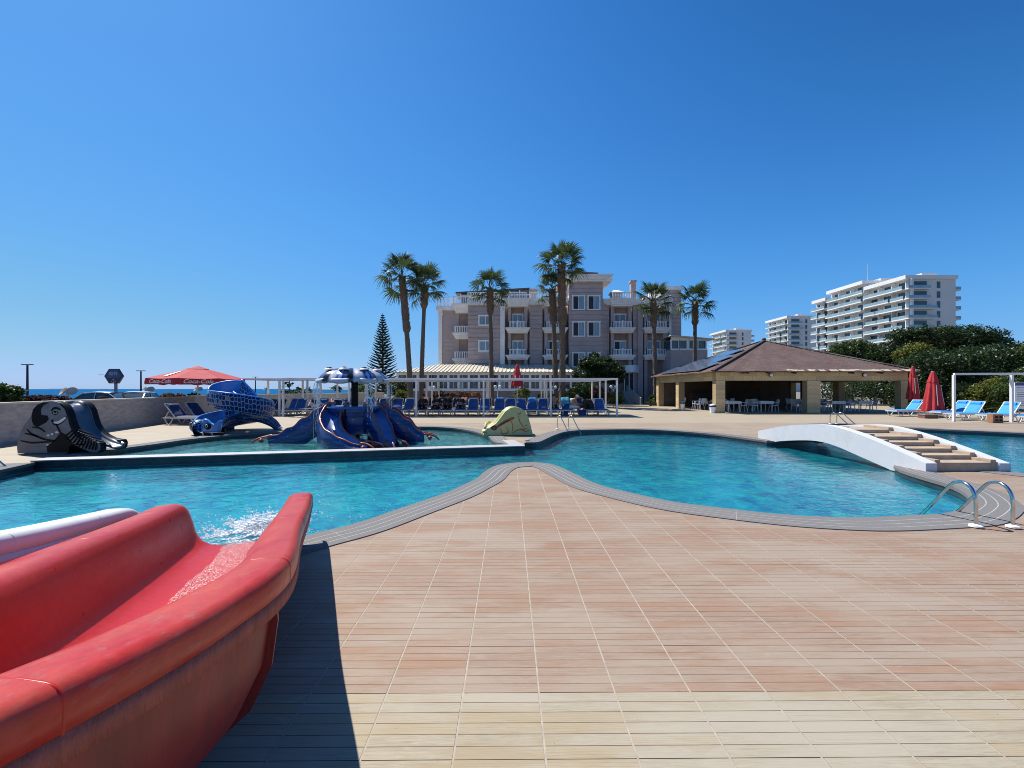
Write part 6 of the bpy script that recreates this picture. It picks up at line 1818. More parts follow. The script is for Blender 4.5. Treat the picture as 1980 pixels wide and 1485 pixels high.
for k in range(n8):
    a0, a1 = up(k, 1, 0), up(k + 1, 1, 0)
    m = MB(); rows = 6
    def panel(i, j):
        f = i / rows; r_ = 0.42 + (RU - 0.42) * f
        p = a0.lerp(a1, j / 6) * r_; sag = 0.055 * math.sin(math.pi * j / 6) * f
        z = 2.63 + (ze_ - 2.63) * f - sag * 0.6
        return Vector((p.x, p.y, z))
    m.grid(panel, rows + 1, 7)
    cp = m.build('canopy_panel', [REDC], um, 180)
    m = MB(); m.grid(lambda i, j: panel(rows, j) + Vector((0, 0, -0.27 * i / 2 - 0.015 * math.sin(j * 2.5) * i)) + (a0.lerp(a1, j / 6)).normalized() * 0.02 * i, 3, 7); m.build('valance', [REDC], cp, 60)
    m = MB(); m.beam(up(k, 0.05, za - 0.09), up(k, RU, ze_ - 0.03), 0.03, 0.03); m.build('rib', [POLE], um)
m = MB(); m.grid(lambda i, j: up(j, (0.03, 0.28, 0.52)[i], (za + 0.06, za - 0.02, za - 0.10)[i]), 3, n8, close_v=True); m.build('vent_cap', [REDC], um, 40)
tm = text_mesh('Coca-Cola', 0.27, 0.35, 0.004); tm.materials.append(EW)
for k in range(n8):
    mid = (up(k, 1, 0) + up(k + 1, 1, 0)) / 2; ang = math.atan2(mid.y, mid.x)
    if mid.y > 0.35: continue
    rr_ = RU * math.cos(math.pi / n8) + 0.055
    o = inst('lettering', tm, um, Vector((math.cos(ang) * rr_, math.sin(ang) * rr_, ze_ - 0.165)), (rad(90), 0, ang + rad(90)))
m = MB(); q0, q1 = up(5, 1, 0), up(6, 1, 0)
def wv_(i, j): r_ = 0.9 + 0.9 * i / 6; p = q0.lerp(q1, 0.30 + 0.05 * i / 6 + 0.16 * j) * r_; return Vector((p.x, p.y, 2.63 + (ze_ - 2.63) * (r_ - 0.42) / (RU - 0.42) + 0.012))
m.grid(wv_, 7, 2); m.build('white_swoosh', [EW], um, 180)

def closed_umbrella(x, y, z_top, z_bot, r_bot, label, faded=False):
    t = thing('closed_umbrella', (x, y, 0), label, 'umbrella', 'closed red umbrellas')
    m = MB(); m.tube([(0, 0, 0), (0, 0, z_top)], 0.03, 10); m.build('pole', [POLE], t, 60)
    nn, rows = 48, 12
    def cl(i, j, a_, b_, r0, r1, amp):
        a = 2 * math.pi * i / nn; f = j / (rows - 1)
        fold = math.sin(a * 8 + 0.5 * math.sin(3 * f + a)); r_ = (r0 + (r1 - r0) * f ** 0.8) * (1 + amp * fold * (0.4 + 0.6 * f))
        return (r_ * math.cos(a), r_ * math.sin(a), a_ + (b_ - a_) * f + (0.03 * fold if j == rows - 1 else 0))
    m = MB(); m.grid(lambda i, j: cl(i, j, z_top - 0.45, z_bot, r_bot * 0.42, r_bot, 0.20), nn, rows, close_u=True); m.build('folded_canopy', [REDC], t, 180)
    m = MB(); m.grid(lambda i, j: cl(i, j, z_top, z_top - 0.62, r_bot * 0.16, r_bot * 0.55, 0.13), nn, rows, close_u=True); m.build('top_cap', [REDC], t, 180)
    m = MB(); m.lathe([(r_bot * 0.17, 0), (r_bot * 0.15, 0.03)], 12, (0, 0, z_top - 0.005)); m.build('top_disc', [mat('faded_pink', (0.5, 0.25, 0.23), 0.8)], t)
    m = MB(); m.box((0, 0, 0.05), (0.6, 0.6, 0.10)); m.build('base', [CONC], t)
    m = MB(); 
    for a in (250, 300): m.beam((r_bot * 0.72 * math.cos(rad(a)), r_bot * 0.72 * math.sin(rad(a)), z_top - 0.75), (r_bot * 1.08 * math.cos(rad(a)), r_bot * 1.08 * math.sin(rad(a)), z_bot + 0.35), 0.03, 0.01)
    m.build('white_piping', [EW], t)
    return t
closed_umbrella((1804 - CX) * 24.0 / F, 24.0, 2.58, 0.32, 0.44, 'closed red umbrella standing among the bright blue loungers')
closed_umbrella((1765 - CX) * 27.2 / F, 27.2, 3.05, 0.95, 0.30, 'slim closed red umbrella against the pavilion corner')
closed_umbrella((1000 - CX) * 28.4 / F, 28.4, 3.25, 1.78, 0.40, 'closed red umbrella rising above the pergolas')

# small things on the deck
TERRA = mat('terracotta', (0.36, 0.17, 0.09), 0.85, vs=6, var=0.2)
t = thing('terracotta_block', (*G(1924, 817), 0), 'pierced terracotta block on the deck below the blue loungers', 'block')
m = MB(); m.box((0, 0, 0.2), (0.42, 0.3, 0.4)); m.build('body', [TERRA], t)
m = MB()
for x in (-0.1, 0.1):
    for z in (0.12, 0.27): m.box((x, -0.152, z), (0.12, 0.006, 0.08))
m.build('holes', [EK], t)
t = thing('low_planter', (*G(1794, 808.5), 0), 'low brick edged planter under the closed red umbrella', 'planter')
m = MB(); m.box((0, 0, 0.1), (0.72, 0.4, 0.2)); m.build('brick_box', [mat('brick_red', (0.22, 0.10, 0.075), 0.9, vs=12, var=0.35)], t)
m = MB(); m.box((0, 0, 0.215), (0.78, 0.46, 0.03)); m.build('rim', [CONC], t)
BAGM = mat('blue_bag', (0.02, 0.07, 0.22), 0.8, vs=6, var=0.3)
for k, (u, v, w_, h_) in enumerate(((1092, 803, 0.42, 0.42), (1126, 803, 0.40, 0.34))):
    t = thing('beach_bag', (*G(u, v), 0), ('dark blue beach bag on the ground left of the man with the cap', 'blue cool box on the ground right of the man with the cap')[k], 'bag')
    m = MB(); m.grid(lambda i, j: (w_ / 2 * math.cos(2 * math.pi * i / 16) * (1 - 0.12 * j / 4 if k == 0 else 1) * (1.15 if k else 1), 0.13 * math.sin(2 * math.pi * i / 16), h_ * j / 4), 16, 5, close_u=True); m.lathe([(0.02, h_ - 0.01), (0.1, h_)], 8); m.build('bag_body', [BAGM], t, 60)
    m = MB(); m.tube(catmull([(-0.1, 0, h_ - 0.02), (-0.08, 0, h_ + 0.12), (0.08, 0, h_ + 0.12), (0.1, 0, h_ - 0.02)], 4), 0.012, 6); m.build('handle', [BAGM], t, 180)
# ------------------------------------------------------------------ garden wall, street beyond, sign, lamps, cars
STUCCO = mat('rough_stucco', (0.42, 0.37, 0.33), 0.95, vs=7.0, var=0.26, bmp=1.0, bs_=16, stretch=(1, 0.35, 1.6), dirt=((0.25, 0.21, 0.19), 0.4))
STUCCOW = mat('pale_stucco', (0.52, 0.485, 0.43), 0.95, vs=1.2, var=0.12, bmp=0.5, bs_=12)
CAPM = mat('wall_cap', (0.60, 0.55, 0.47), 0.85, vs=2, var=0.12)
gw = thing('garden_wall', (-16, 18, 0), 'long rough stucco garden wall along the left side of the terrace', 'wall')
GO_ = Vector((-16, 18, 0))
pts_w = [(-11.6, -2.0), (-14.53, 11.96), (-17.25, 22.9), (-14.45, 33.0), (-14.0, 46.0)]
for k in range(4):
    p, q = Vector(pts_w[k]), Vector(pts_w[k + 1]); d = (q - p).normalized(); n_ = Vector((-d.y, d.x)) * 0.12
    h = 1.16 if k < 2 else 1.2
    m = MB(); c0, c1 = p + n_, q + n_
    m.beam((c0.x, c0.y, h / 2 - 0.05), (c1.x, c1.y, h / 2 - 0.05), 0.24, h + 0.1); m.build('wall_panel', [STUCCO if k < 2 else STUCCOW], gw, origin=GO_)
    m = MB(); m.beam((c0.x, c0.y, h + 0.025), (c1.x, c1.y, h + 0.025), 0.29, 0.05); m.build('wall_cap', [CAPM], gw, origin=GO_)
t = thing('meter_box', (*G(41, 846), 0.0), 'small pale meter box on the garden wall behind the elephant', 'box')
pw_ = Vector((-14.53, 11.96)).lerp(Vector((-17.25, 22.9)), 0.10); t.location = (pw_.x + 0.09, pw_.y, 0.42)
m = MB(); m.box((0, 0, 0.12), (0.06, 0.26, 0.24)); m.build('box_body', [CONC], t, None); t.rotation_euler = (0, 0, rad(14))
m = MB(); m.box((0.02, 0.02, -0.2), (0.03, 0.04, 0.4)); m.build('conduit', [EK], t)

DARKM = mat('dark_metal', (0.03, 0.033, 0.045), 0.5, vs=4)
for k, (u, v_top, Y) in enumerate(((53, 705, 40), (272.5, 717, 50), (494, 729, 75), (560, 731, 82))):
    p = A(u, v_top, Y)
    t = thing('street_lamp', (p.x, p.y, -0.05), ('tall thin T shaped street lamp at the far left by the sea', 'T shaped street lamp left of the open red umbrella', 'thin street lamp above the left end of the pergola', 'thin street lamp seen between pergola posts left of the octopus')[k], 'street lamp', 'T shaped lamps along the promenade')
    m = MB(); m.tube([(0, 0, 0), (0, 0, p.z)], [0.10, 0.075], 8); m.build('post', [DARKM], t, 60)
    m = MB(); m.box((0, 0, p.z + 0.05), (0.95, 0.22, 0.07)); m.build('lamp_head', [DARKM], t)
# paddle shaped garden lamps
PADL = mat('weathered_cream', (0.50, 0.42, 0.33), 0.7, vs=4, var=0.2)
for k, (u, v, wpx, Y) in enumerate(((130.5, 755, 31, 26), (285.5, 752, 22, 37), (382.5, 751.5, 16, 51), (514, 751, 9, 90), (640, 750, 9, 90))):
    p = A(u, v, Y); w_ = wpx * Y / F
    t = thing('twin_dish_lamp', (p.x, p.y, -0.05), ('%s twin dish lamp on a post beyond the wall' % ('nearest', 'second', 'third', 'fourth', 'farthest')[k]), 'lamp', 'twin dish lamps along the promenade')
    m = MB(); m.tube([(0, 0, 0), (0, 0, p.z - 0.1)], 0.07, 8); m.build('post', [PADL], t, 60)
    for s in (-1, 1):
        m = MB(); m.lathe([(0.02, -0.10), (0.16, -0.07), (0.25, -0.02), (0.27, 0.03), (0.25, 0.03), (0.14, -0.03), (0.02, -0.05)], 16)
        o = m.build('dish', [PADL], t, 60); o.location = (s * w_ * 0.27, 0, p.z); o.rotation_euler = (rad(48), s * rad(38), 0); o.scale = (w_ / 0.95,) * 3
# small twin globes in the hotel garden
GLOBE = mat('opal_globe', (0.8, 0.79, 0.76), 0.25)
for k, (u, v) in enumerate(((835, 749), (962, 748), (1070, 748.5), (1186, 748))):
    Y = 36.5; p = A(u, v, Y)
    t = thing('garden_lamp', (p.x, p.y, 0), ('%s twin globe garden lamp from the left in front of the hotel' % ORD[k]), 'lamp', 'twin globe garden lamps')
    m = MB(); m.tube([(0, 0, 0), (0, 0, p.z - 0.2)], 0.035, 8); m.tube([(-0.2, 0, p.z - 0.1), (0, 0, p.z - 0.25), (0.2, 0, p.z - 0.1)], 0.025, 6); m.build('post', [STEELW], t, 60)
    for s in (-1, 1):
        m = MB(); m.ball((s * 0.2, 0, p.z), 0.14, 12, 8); m.build('globe', [GLOBE], t, 180)

# hexagonal sign
sp_ = A(221.5, 726, 30.0)
sg = thing('hexagon_sign', (sp_.x, sp_.y, -0.05), 'dark blue hexagonal sign on a post with pale lettering and anchor', 'sign')
m = MB(); m.b2(-0.07, 0.09, 0.04, 0.14, 0, sp_.z - 0.3); m.build('post', [mat('sign_grey', (0.16, 0.19, 0.24), 0.5)], sg)
hexo = [(0.66 * math.cos(rad(60 * k)), 0.60 * math.sin(rad(60 * k))) for k in range(6)]
m = MB(); m.prism(hexo, lambda a, b, d: (a, d, sp_.z + b), -0.08, 0.04); m.build('panel', [mat('sign_navy', (0.010, 0.014, 0.04), 0.4)], sg, None, fix=True)
m = MB(); m.prism([(a * 0.86, b * 0.86) for a, b in hexo if b > -0.1] + [(-0.45, -0.1), (-0.2, -0.15), (0.0, -0.13), (0.2, -0.16), (0.45, -0.1)], lambda a, b, d: (a, d, sp_.z + b), -0.086, -0.0805); m.build('upper_field', [mat('sign_mid_blue', (0.02, 0.06, 0.17), 0.4)], sg, None, fix=True)
SLET = mat('sign_letters', (0.45, 0.58, 0.72), 0.5)
tm = text_mesh('KIYI', 0.33, 0.0); tm.materials.append(SLET); inst('lettering', tm, sg, (0, -0.09, sp_.z + 0.16), (rad(90), 0, 0))
m = MB()
AN = mat('anchor_paint', (0.62, 0.45, 0.42), 0.5)
m.tube([(0, -0.09, sp_.z - 0.17), (0, -0.09, sp_.z - 0.45)], 0.016, 6); m.tube([(-0.08, -0.09, sp_.z - 0.24), (0.08, -0.09, sp_.z - 0.24)], 0.014, 6)
m.tube(catmull([(-0.16, -0.09, sp_.z - 0.34), (-0.11, -0.09, sp_.z - 0.42), (0, -0.09, sp_.z - 0.46), (0.11, -0.09, sp_.z - 0.42), (0.16, -0.09, sp_.z - 0.34)], 4), 0.017, 6); m.build('anchor_emblem', [AN], sg, 180)
m = MB(); m.beam((-0.63, 0, sp_.z + 0.08), (-1.2, 0, sp_.z + 0.16), 0.04, 0.03); m.build('side_arm', [STEELW], sg)

# parked cars: body from lofted sections, glass house, wheels, lights
CGLASS = mat('car_glass', (0.02, 0.025, 0.03), 0.05, spec=0.9)
TYRE = mat('tyre', (0.015, 0.015, 0.015), 0.8)
RIM = mat('wheel_rim', (0.5, 0.5, 0.5), 0.3, metal=0.8)
def car(x, y, rz, paint, label):
    t = thing('parked_car', (x, y, -0.05), label, 'car', 'cars parked along the sea road', rz)
    # stations along the length: (x, half width, belt height, roof height)
    body = [(-2.15, 0.70, 0.30, 0.62), (-2.05, 0.80, 0.24, 0.78), (-1.4, 0.86, 0.22, 0.88), (-0.6, 0.87, 0.22, 0.92), (0.6, 0.87, 0.22, 0.92), (1.35, 0.86, 0.22, 0.95), (1.95, 0.82, 0.24, 0.96), (2.12, 0.74, 0.32, 0.84)]
    ring = [(-1, 0.15), (-1.0, 0.6), (-0.97, 0.9), (-0.85, 1.0), (0.85, 1.0), (0.97, 0.9), (1.0, 0.6), (1, 0.15), (0.8, 0), (-0.8, 0)]
    m = MB(); m.grid(lambda i, j: (body[i][0], ring[j][0] * body[i][1], body[i][2] + (body[i][3] - body[i][2]) * ring[j][1]), len(body), len(ring), close_v=True)
    for i in (0, len(body) - 1): m.add([(body[i][0], r[0] * body[i][1], body[i][2] + (body[i][3] - body[i][2]) * r[1]) for r in ring], [tuple(range(10)) if i else tuple(reversed(range(10)))])
    m.build('body', [paint], t, 50)
    roof = [(-0.95, 0.78, 0.90), (-0.30, 0.66, 1.40), (0.4, 0.66, 1.46), (1.15, 0.64, 1.40), (1.75, 0.74, 0.95)]
    m = MB(); m.grid(lambda i, j: (roof[i][0], roof[i][1] * (-1, -0.94, 0.94, 1)[j], roof[i][2] - (0.06, 0, 0, 0.06)[j]), 5, 4); m.build('windscreens', [CGLASS], t, 40)
    m = MB(); m.grid(lambda i, j: (roof[i + 1][0], roof[i + 1][1] * (-1, -0.9, 0, 0.9, 1)[j], roof[i + 1][2] + (-0.05, 0.012, 0.03, 0.012, -0.05)[j]), 3, 5); m.build('roof', [paint], t, 60)
    for s in (-1, 1):
        m = MB(); m.add([(roof[i][0], s * (roof[i][1] + 0.005), roof[i][2] - 0.06) for i in range(5)] + [(1.75, s * 0.80, 0.9), (-0.95, s * 0.82, 0.88)], [(0, 1, 2, 3, 4, 5, 6) if s < 0 else (6, 5, 4, 3, 2, 1, 0)]); m.build('side_glass', [CGLASS], t)
        m = MB(); m.beam((0.42, s * 0.685, 1.40), (0.42, s * 0.83, 0.9), 0.05, 0.02); m.beam((-0.30, s * 0.68, 1.37), (-0.95, s * 0.81, 0.9), 0.05, 0.03); m.beam((1.15, s * 0.66, 1.36), (1.75, s * 0.77, 0.93), 0.07, 0.03); m.build('pillars', [paint], t)
        m = MB(); m.box((-0.75, s * 0.95, 0.95), (0.12, 0.16, 0.11)); m.build('mirror', [paint], t)
        m = MB(); m.box((-2.07, s * 0.58, 0.64), (0.12, 0.34, 0.12)); m.build('headlight', [GLOBE], t)
        m = MB(); m.box((2.06, s * 0.6, 0.78), (0.1, 0.28, 0.13)); m.build('tail_light', [REDC], t)
        for xw in (-1.35, 1.3):
            m = MB(); m.tube([(xw, s * 0.70, 0.31), (xw, s * 0.89, 0.31)], 0.31, 18); wh = m.build('wheel', [TYRE], t, 50)
            m = MB(); m.tube([(xw, s * 0.885, 0.31), (xw, s * 0.90, 0.31)], 0.20, 14); m.build('rim', [RIM], wh, 50)
    return t
SILVER = mat('silver_paint', (0.5, 0.51, 0.52), 0.25, metal=0.5, coat=0.6)
WHITEP = mat('white_car_paint', (0.72, 0.72, 0.72), 0.3, coat=0.6)
DARKP = mat('dark_car_paint', (0.03, 0.035, 0.045), 0.25, coat=0.6)
car(-27.9, 28.3, rad(10), SILVER, 'silver car with glinting windscreen parked beyond the wall left of the hexagon sign')
car(-26.6, 30.3, rad(-72), WHITEP, 'white car parked beyond the wall right of the hexagon sign')
car((420 - CX) * 52 / F, 52, rad(15), DARKP, 'dark car far behind the open red umbrella')
car((707 - CX) * 47 / F, 47, rad(5), SILVER, 'silver car parked left of the restaurant wing behind the octopus')
# low walls and pale planters behind the lounger rows
for k, (u0, u1, v, Y) in enumerate(((478, 520, 768, 38), (532, 547, 766, 36), (563, 590, 767, 36), (640, 676, 768, 40))):
    a, b = A(u0, v, Y), A(u1, v, Y)
    t = thing('planter_wall', ((a.x + b.x) / 2, Y, 0), '%s pale planter wall from the left behind the lounger rows' % ORD[k], 'wall', 'pale planter walls behind the loungers')
    m = MB(); m.b2(-(b.x - a.x) / 2, (b.x - a.x) / 2, -0.3, 0.3, 0, a.z); m.build('wall_body', [STUCCOW], t)
    m = MB(); m.b2(-(b.x - a.x) / 2 - 0.05, (b.x - a.x) / 2 + 0.05, -0.35, 0.35, a.z, a.z + 0.05); m.build('cap', [CAPM], t)
# hotel stair railing
t = thing('stair_railing', ((1225 - CX) * 44 / F, 44, 0), 'grey slatted stair railing descending from the hotel entrance', 'railing')
p0, p1 = A(1211, 746, 46.5), A(1240, 771, 42.5); o0 = Vector(((1225 - CX) * 44 / F, 44, 0))
m = MB()
for s in (0.0, -0.85): m.beam(p0 - o0 + Vector((0, 0, s + 0.05)), p1 - o0 + Vector((0, 0, s + 0.05)), 0.05, 0.06)
m.build('handrail', [CONC], t)
for k in range(22):
    p = p0.lerp(p1, (k + 0.5) / 22) - o0
    m = MB(); m.box((p.x, p.y, p.z - 0.38), (0.03, 0.05, 0.85)); m.build('baluster', [CONC], t)
# far headlands across the bay
HILL = mat('distant_hill', (0.16, 0.20, 0.24), 0.95, vs=0.004, var=0.2, space='world')
rr = random.Random(77)
for k, (u0, u1, Y, hpx) in enumerate(((606, 760, 2600, 8), (50, 200, 9000, 2.2), (255, 300, 9000, 1.5))):
    x0, x1 = (u0 - CX) * Y / F, (u1 - CX) * Y / F; nn = 40
    hs = [0.0]
    for i in range(1, nn): hs.append(max(0.0, (0.35 + 0.65 * abs(math.sin(i * 0.37 + k) * math.cos(i * 0.13 + 1))) * math.sin(math.pi * i / nn) ** 0.5 + rr.uniform(-.06, .06)))
    hs.append(0.0)
    m = MB(); m.grid(lambda i, j: (x0 + (x1 - x0) * i / nn, Y + (0, 60, 200)[j] + 25 * math.sin(i), -3.6 + hs[i] * hpx * Y / F * (0, 0.75, 1)[j] + (2 if j == 0 else 0) * 0), nn + 1, 3)
    o = m.build('hill', [HILL], None, 180); tag(o, kind='structure')
# ------------------------------------------------------------------ plants
def leaf_mat(name, lo, hi, rough=0.5, trans=0.25):
    m, nt, bs = _nt(name)
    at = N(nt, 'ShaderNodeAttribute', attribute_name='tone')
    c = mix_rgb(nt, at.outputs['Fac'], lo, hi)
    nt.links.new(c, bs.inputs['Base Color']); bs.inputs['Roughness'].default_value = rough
    bs.inputs['Specular IOR Level'].default_value = 0.22
    out = [n for n in nt.nodes if n.type == 'OUTPUT_MATERIAL'][0]
    tl = N(nt, 'ShaderNodeBsdfTranslucent'); nt.links.new(c, tl.inputs['Color'])
    mx = N(nt, 'ShaderNodeMixShader', i_Fac=trans); nt.links.new(bs.outputs[0], mx.inputs[1]); nt.links.new(tl.outputs[0], mx.inputs[2]); nt.links.new(mx.outputs[0], out.inputs['Surface'])
    MATS[name] = m
    return m
L_PALM = leaf_mat('palm_leaf', (0.03, 0.055, 0.016), (0.10, 0.135, 0.045), 0.4, 0.35)
L_DARK = leaf_mat('dark_leaf', (0.010, 0.022, 0.009), (0.05, 0.085, 0.028), 0.35)
L_MID = leaf_mat('mid_leaf', (0.022, 0.042, 0.012), (0.085, 0.13, 0.035), 0.4)
L_YEL = leaf_mat('yellow_green_leaf', (0.05, 0.07, 0.012), (0.19, 0.21, 0.04), 0.45, 0.35)
L_RUST = leaf_mat('rust_leaf', (0.06, 0.035, 0.02), (0.24, 0.11, 0.06), 0.6)
L_PURP = leaf_mat('purple_leaf', (0.03, 0.015, 0.018), (0.10, 0.045, 0.045), 0.6)
L_PINE = leaf_mat('araucaria_needles', (0.010, 0.020, 0.012), (0.028, 0.050, 0.028), 0.6, 0.1)
BARK = mat('bark', (0.12, 0.09, 0.065), 0.95, vs=9, var=0.35, bmp=0.6, bs_=18, stretch=(1, 1, 0.25))
PBARK = mat('palm_bark', (0.125, 0.10, 0.08), 0.95, vs=10, var=0.4, bmp=0.7, bs_=16, stretch=(1, 1, 2.5))
BOOT = mat('leaf_boots', (0.17, 0.115, 0.075), 0.9, vs=8, var=0.45)

def cloud(name, ells, n, size, material, parent, seed, up=0.35, aspect=0.5, holes=0.35):
    """foliage: leaf-sized faces spread through a set of ellipsoids, in clumps"""
    r = np.random.default_rng(seed)
    vols = np.array([e[3] * e[4] * e[5] for e in ells]) ** 0.8
    cnt = (vols / vols.sum() * n).astype(int)
    P, T = [], []
    for e, k in zip(ells, cnt):
        c = np.array(e[:3]); s = np.array(e[3:6])
        nc = max(6, k // 26)
        d = r.normal(size=(nc, 3)); d /= np.linalg.norm(d, axis=1)[:, None]
        rad_ = (0.45 + 0.58 * r.random(nc) ** 0.6)
        cc = d * rad_[:, None]
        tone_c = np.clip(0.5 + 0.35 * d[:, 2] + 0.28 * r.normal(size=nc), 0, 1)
        idx = r.integers(0, nc, k)
        pts = cc[idx] + r.normal(size=(k, 3)) * 0.115 / (np.maximum(s / s.min(), 1.0) ** 0.5)
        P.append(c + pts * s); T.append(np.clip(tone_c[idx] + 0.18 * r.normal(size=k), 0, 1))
    P = np.concatenate(P); T = np.concatenate(T); k = len(P)
    nrm = r.normal(size=(k, 3)); nrm[:, 2] = np.abs(nrm[:, 2]) + up; nrm /= np.linalg.norm(nrm, axis=1)[:, None]
    a = np.cross(nrm, r.normal(size=(k, 3))); a /= np.linalg.norm(a, axis=1)[:, None] + 1e-9
    b = np.cross(nrm, a)
    sz = size * r.uniform(0.6, 1.35, k)
    la = a * sz[:, None]; lb = b * (sz * aspect)[:, None]
    fold = nrm * (sz * 0.14)[:, None]
    V = np.stack([P - la, P - lb + fold * 0, P + la - fold, P + lb], axis=1).reshape(-1, 3)
    me = bpy.data.meshes.new(name)
    me.vertices.add(4 * k); me.vertices.foreach_set('co', V.astype(np.float32).ravel())
    me.loops.add(4 * k); me.loops.foreach_set('vertex_index', np.arange(4 * k, dtype=np.int32))
    me.polygons.add(k); me.polygons.foreach_set('loop_start', np.arange(0, 4 * k, 4, dtype=np.int32))
    at = me.attributes.new('tone', 'FLOAT', 'POINT'); at.data.foreach_set('value', np.repeat(T, 4).astype(np.float32))
    me.materials.append(material); me.update(calc_edges=True)
    return inst(name, me, parent)

def tree(name, x, y, label, ells, n, size, material, seed, trunk_r=0.16, cat='tree', group=None, trunk=True, bark=BARK):
    t = thing(name, (x, y, 0), label, cat, group)
    if trunk:
        r = random.Random(seed); m = MB()
        top = max(ells, key=lambda e: e[2])
        h0 = min(e[2] - e[5] * 0.5 for e in ells); h0 = max(h0, 0.25)
        m.tube(catmull([(0, 0, -0.05), (0.04 * r.uniform(-1, 1), 0.05, h0 * 0.5), (0.08 * r.uniform(-1, 1), 0, h0)], 4), [trunk_r * (1.25 - 0.04 * k) for k in range(9)], 10)
        for e in ells:
            p = Vector((0, 0, h0 * 0.9)); q = Vector(e[:3]); mid = p.lerp(q, 0.5) + Vector((r.uniform(-.2, .2) * e[3], r.uniform(-.2, .2) * e[4], -0.1 * e[5]))
            m.tube(catmull([p, mid, q], 4), [trunk_r * (0.62 - 0.055 * k) for k in range(9)], 6)
        m.build('trunk', [bark], t, 60)
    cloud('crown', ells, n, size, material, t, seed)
    return t

# fan palms -------------------------------------------------------------
def frond_mesh(seed, size=1.0, droop=0.3):
    """fan leaf along +X: petiole, then pleated segments that part and hang at the tips"""
    r = random.Random(seed); V = []; Fc = []; T = []
    pet = 1.0 * size
    def add(vs, fs, tone):
        n = len(V); V.extend(vs); Fc.extend([tuple(i + n for i in f) for f in fs]); T.extend([tone] * len(vs))
    w = 0.028 * size
    add([(0, -w, 0), (0, w, 0), (0, 0, -w), (pet, -w * .5, 0.06), (pet, w * .5, 0.06), (pet, 0, 0.06 - w)], [(0, 1, 4, 3), (1, 2, 5, 4), (2, 0, 3, 5)], 0.75)
    ns = 23
    for k in range(ns):
        a = rad(-112 + 224 * k / (ns - 1)) + r.uniform(-.03, .03)
        Lg = size * (0.98 - 0.18 * abs(k - (ns - 1) / 2) / (ns / 2)) * r.uniform(0.88, 1.08)
        da = rad(224 / (ns - 1)) * 0.5
        c = Vector((pet, 0, 0.06))
        def P(rr_, ang, dz): 
            return (c.x + rr_ * math.cos(ang), c.y + rr_ * math.sin(ang), c.z + dz)
        tone = min(1, max(0, r.gauss(0.45, 0.25)))
        dz1 = -0.02 - 0.05 * (abs(a) ** 1.5); tip = -droop * Lg * r.uniform(0.6, 1.5) - 0.1 * abs(a)
        vs = [P(0, a, 0), P(Lg * 0.50, a - da, dz1 + 0.02), P(Lg * 0.52, a, dz1 - 0.015), P(Lg * 0.50, a + da, dz1 + 0.02), P(Lg * 0.80, a - da * 0.35, dz1 + tip * 0.30), P(Lg * 0.80, a + da * 0.35, dz1 + tip * 0.30), P(Lg * 0.98, a + r.uniform(-.05, .05), dz1 + tip)]
        add(vs, [(0, 1, 2), (0, 2, 3), (1, 4, 2), (2, 4, 5), (2, 5, 3), (4, 6, 5)], tone)
    me = bpy.data.meshes.new('frond'); me.from_pydata(V, [], Fc); me.materials.append(L_PALM)
    at = me.attributes.new('tone', 'FLOAT', 'POINT'); at.data.foreach_set('value', T); me.update()
    return me
FR = [frond_mesh(s, 1.0, d) for s, d in ((1, 0.15), (2, 0.30), (3, 0.45), (4, 0.22), (5, 0.6))]
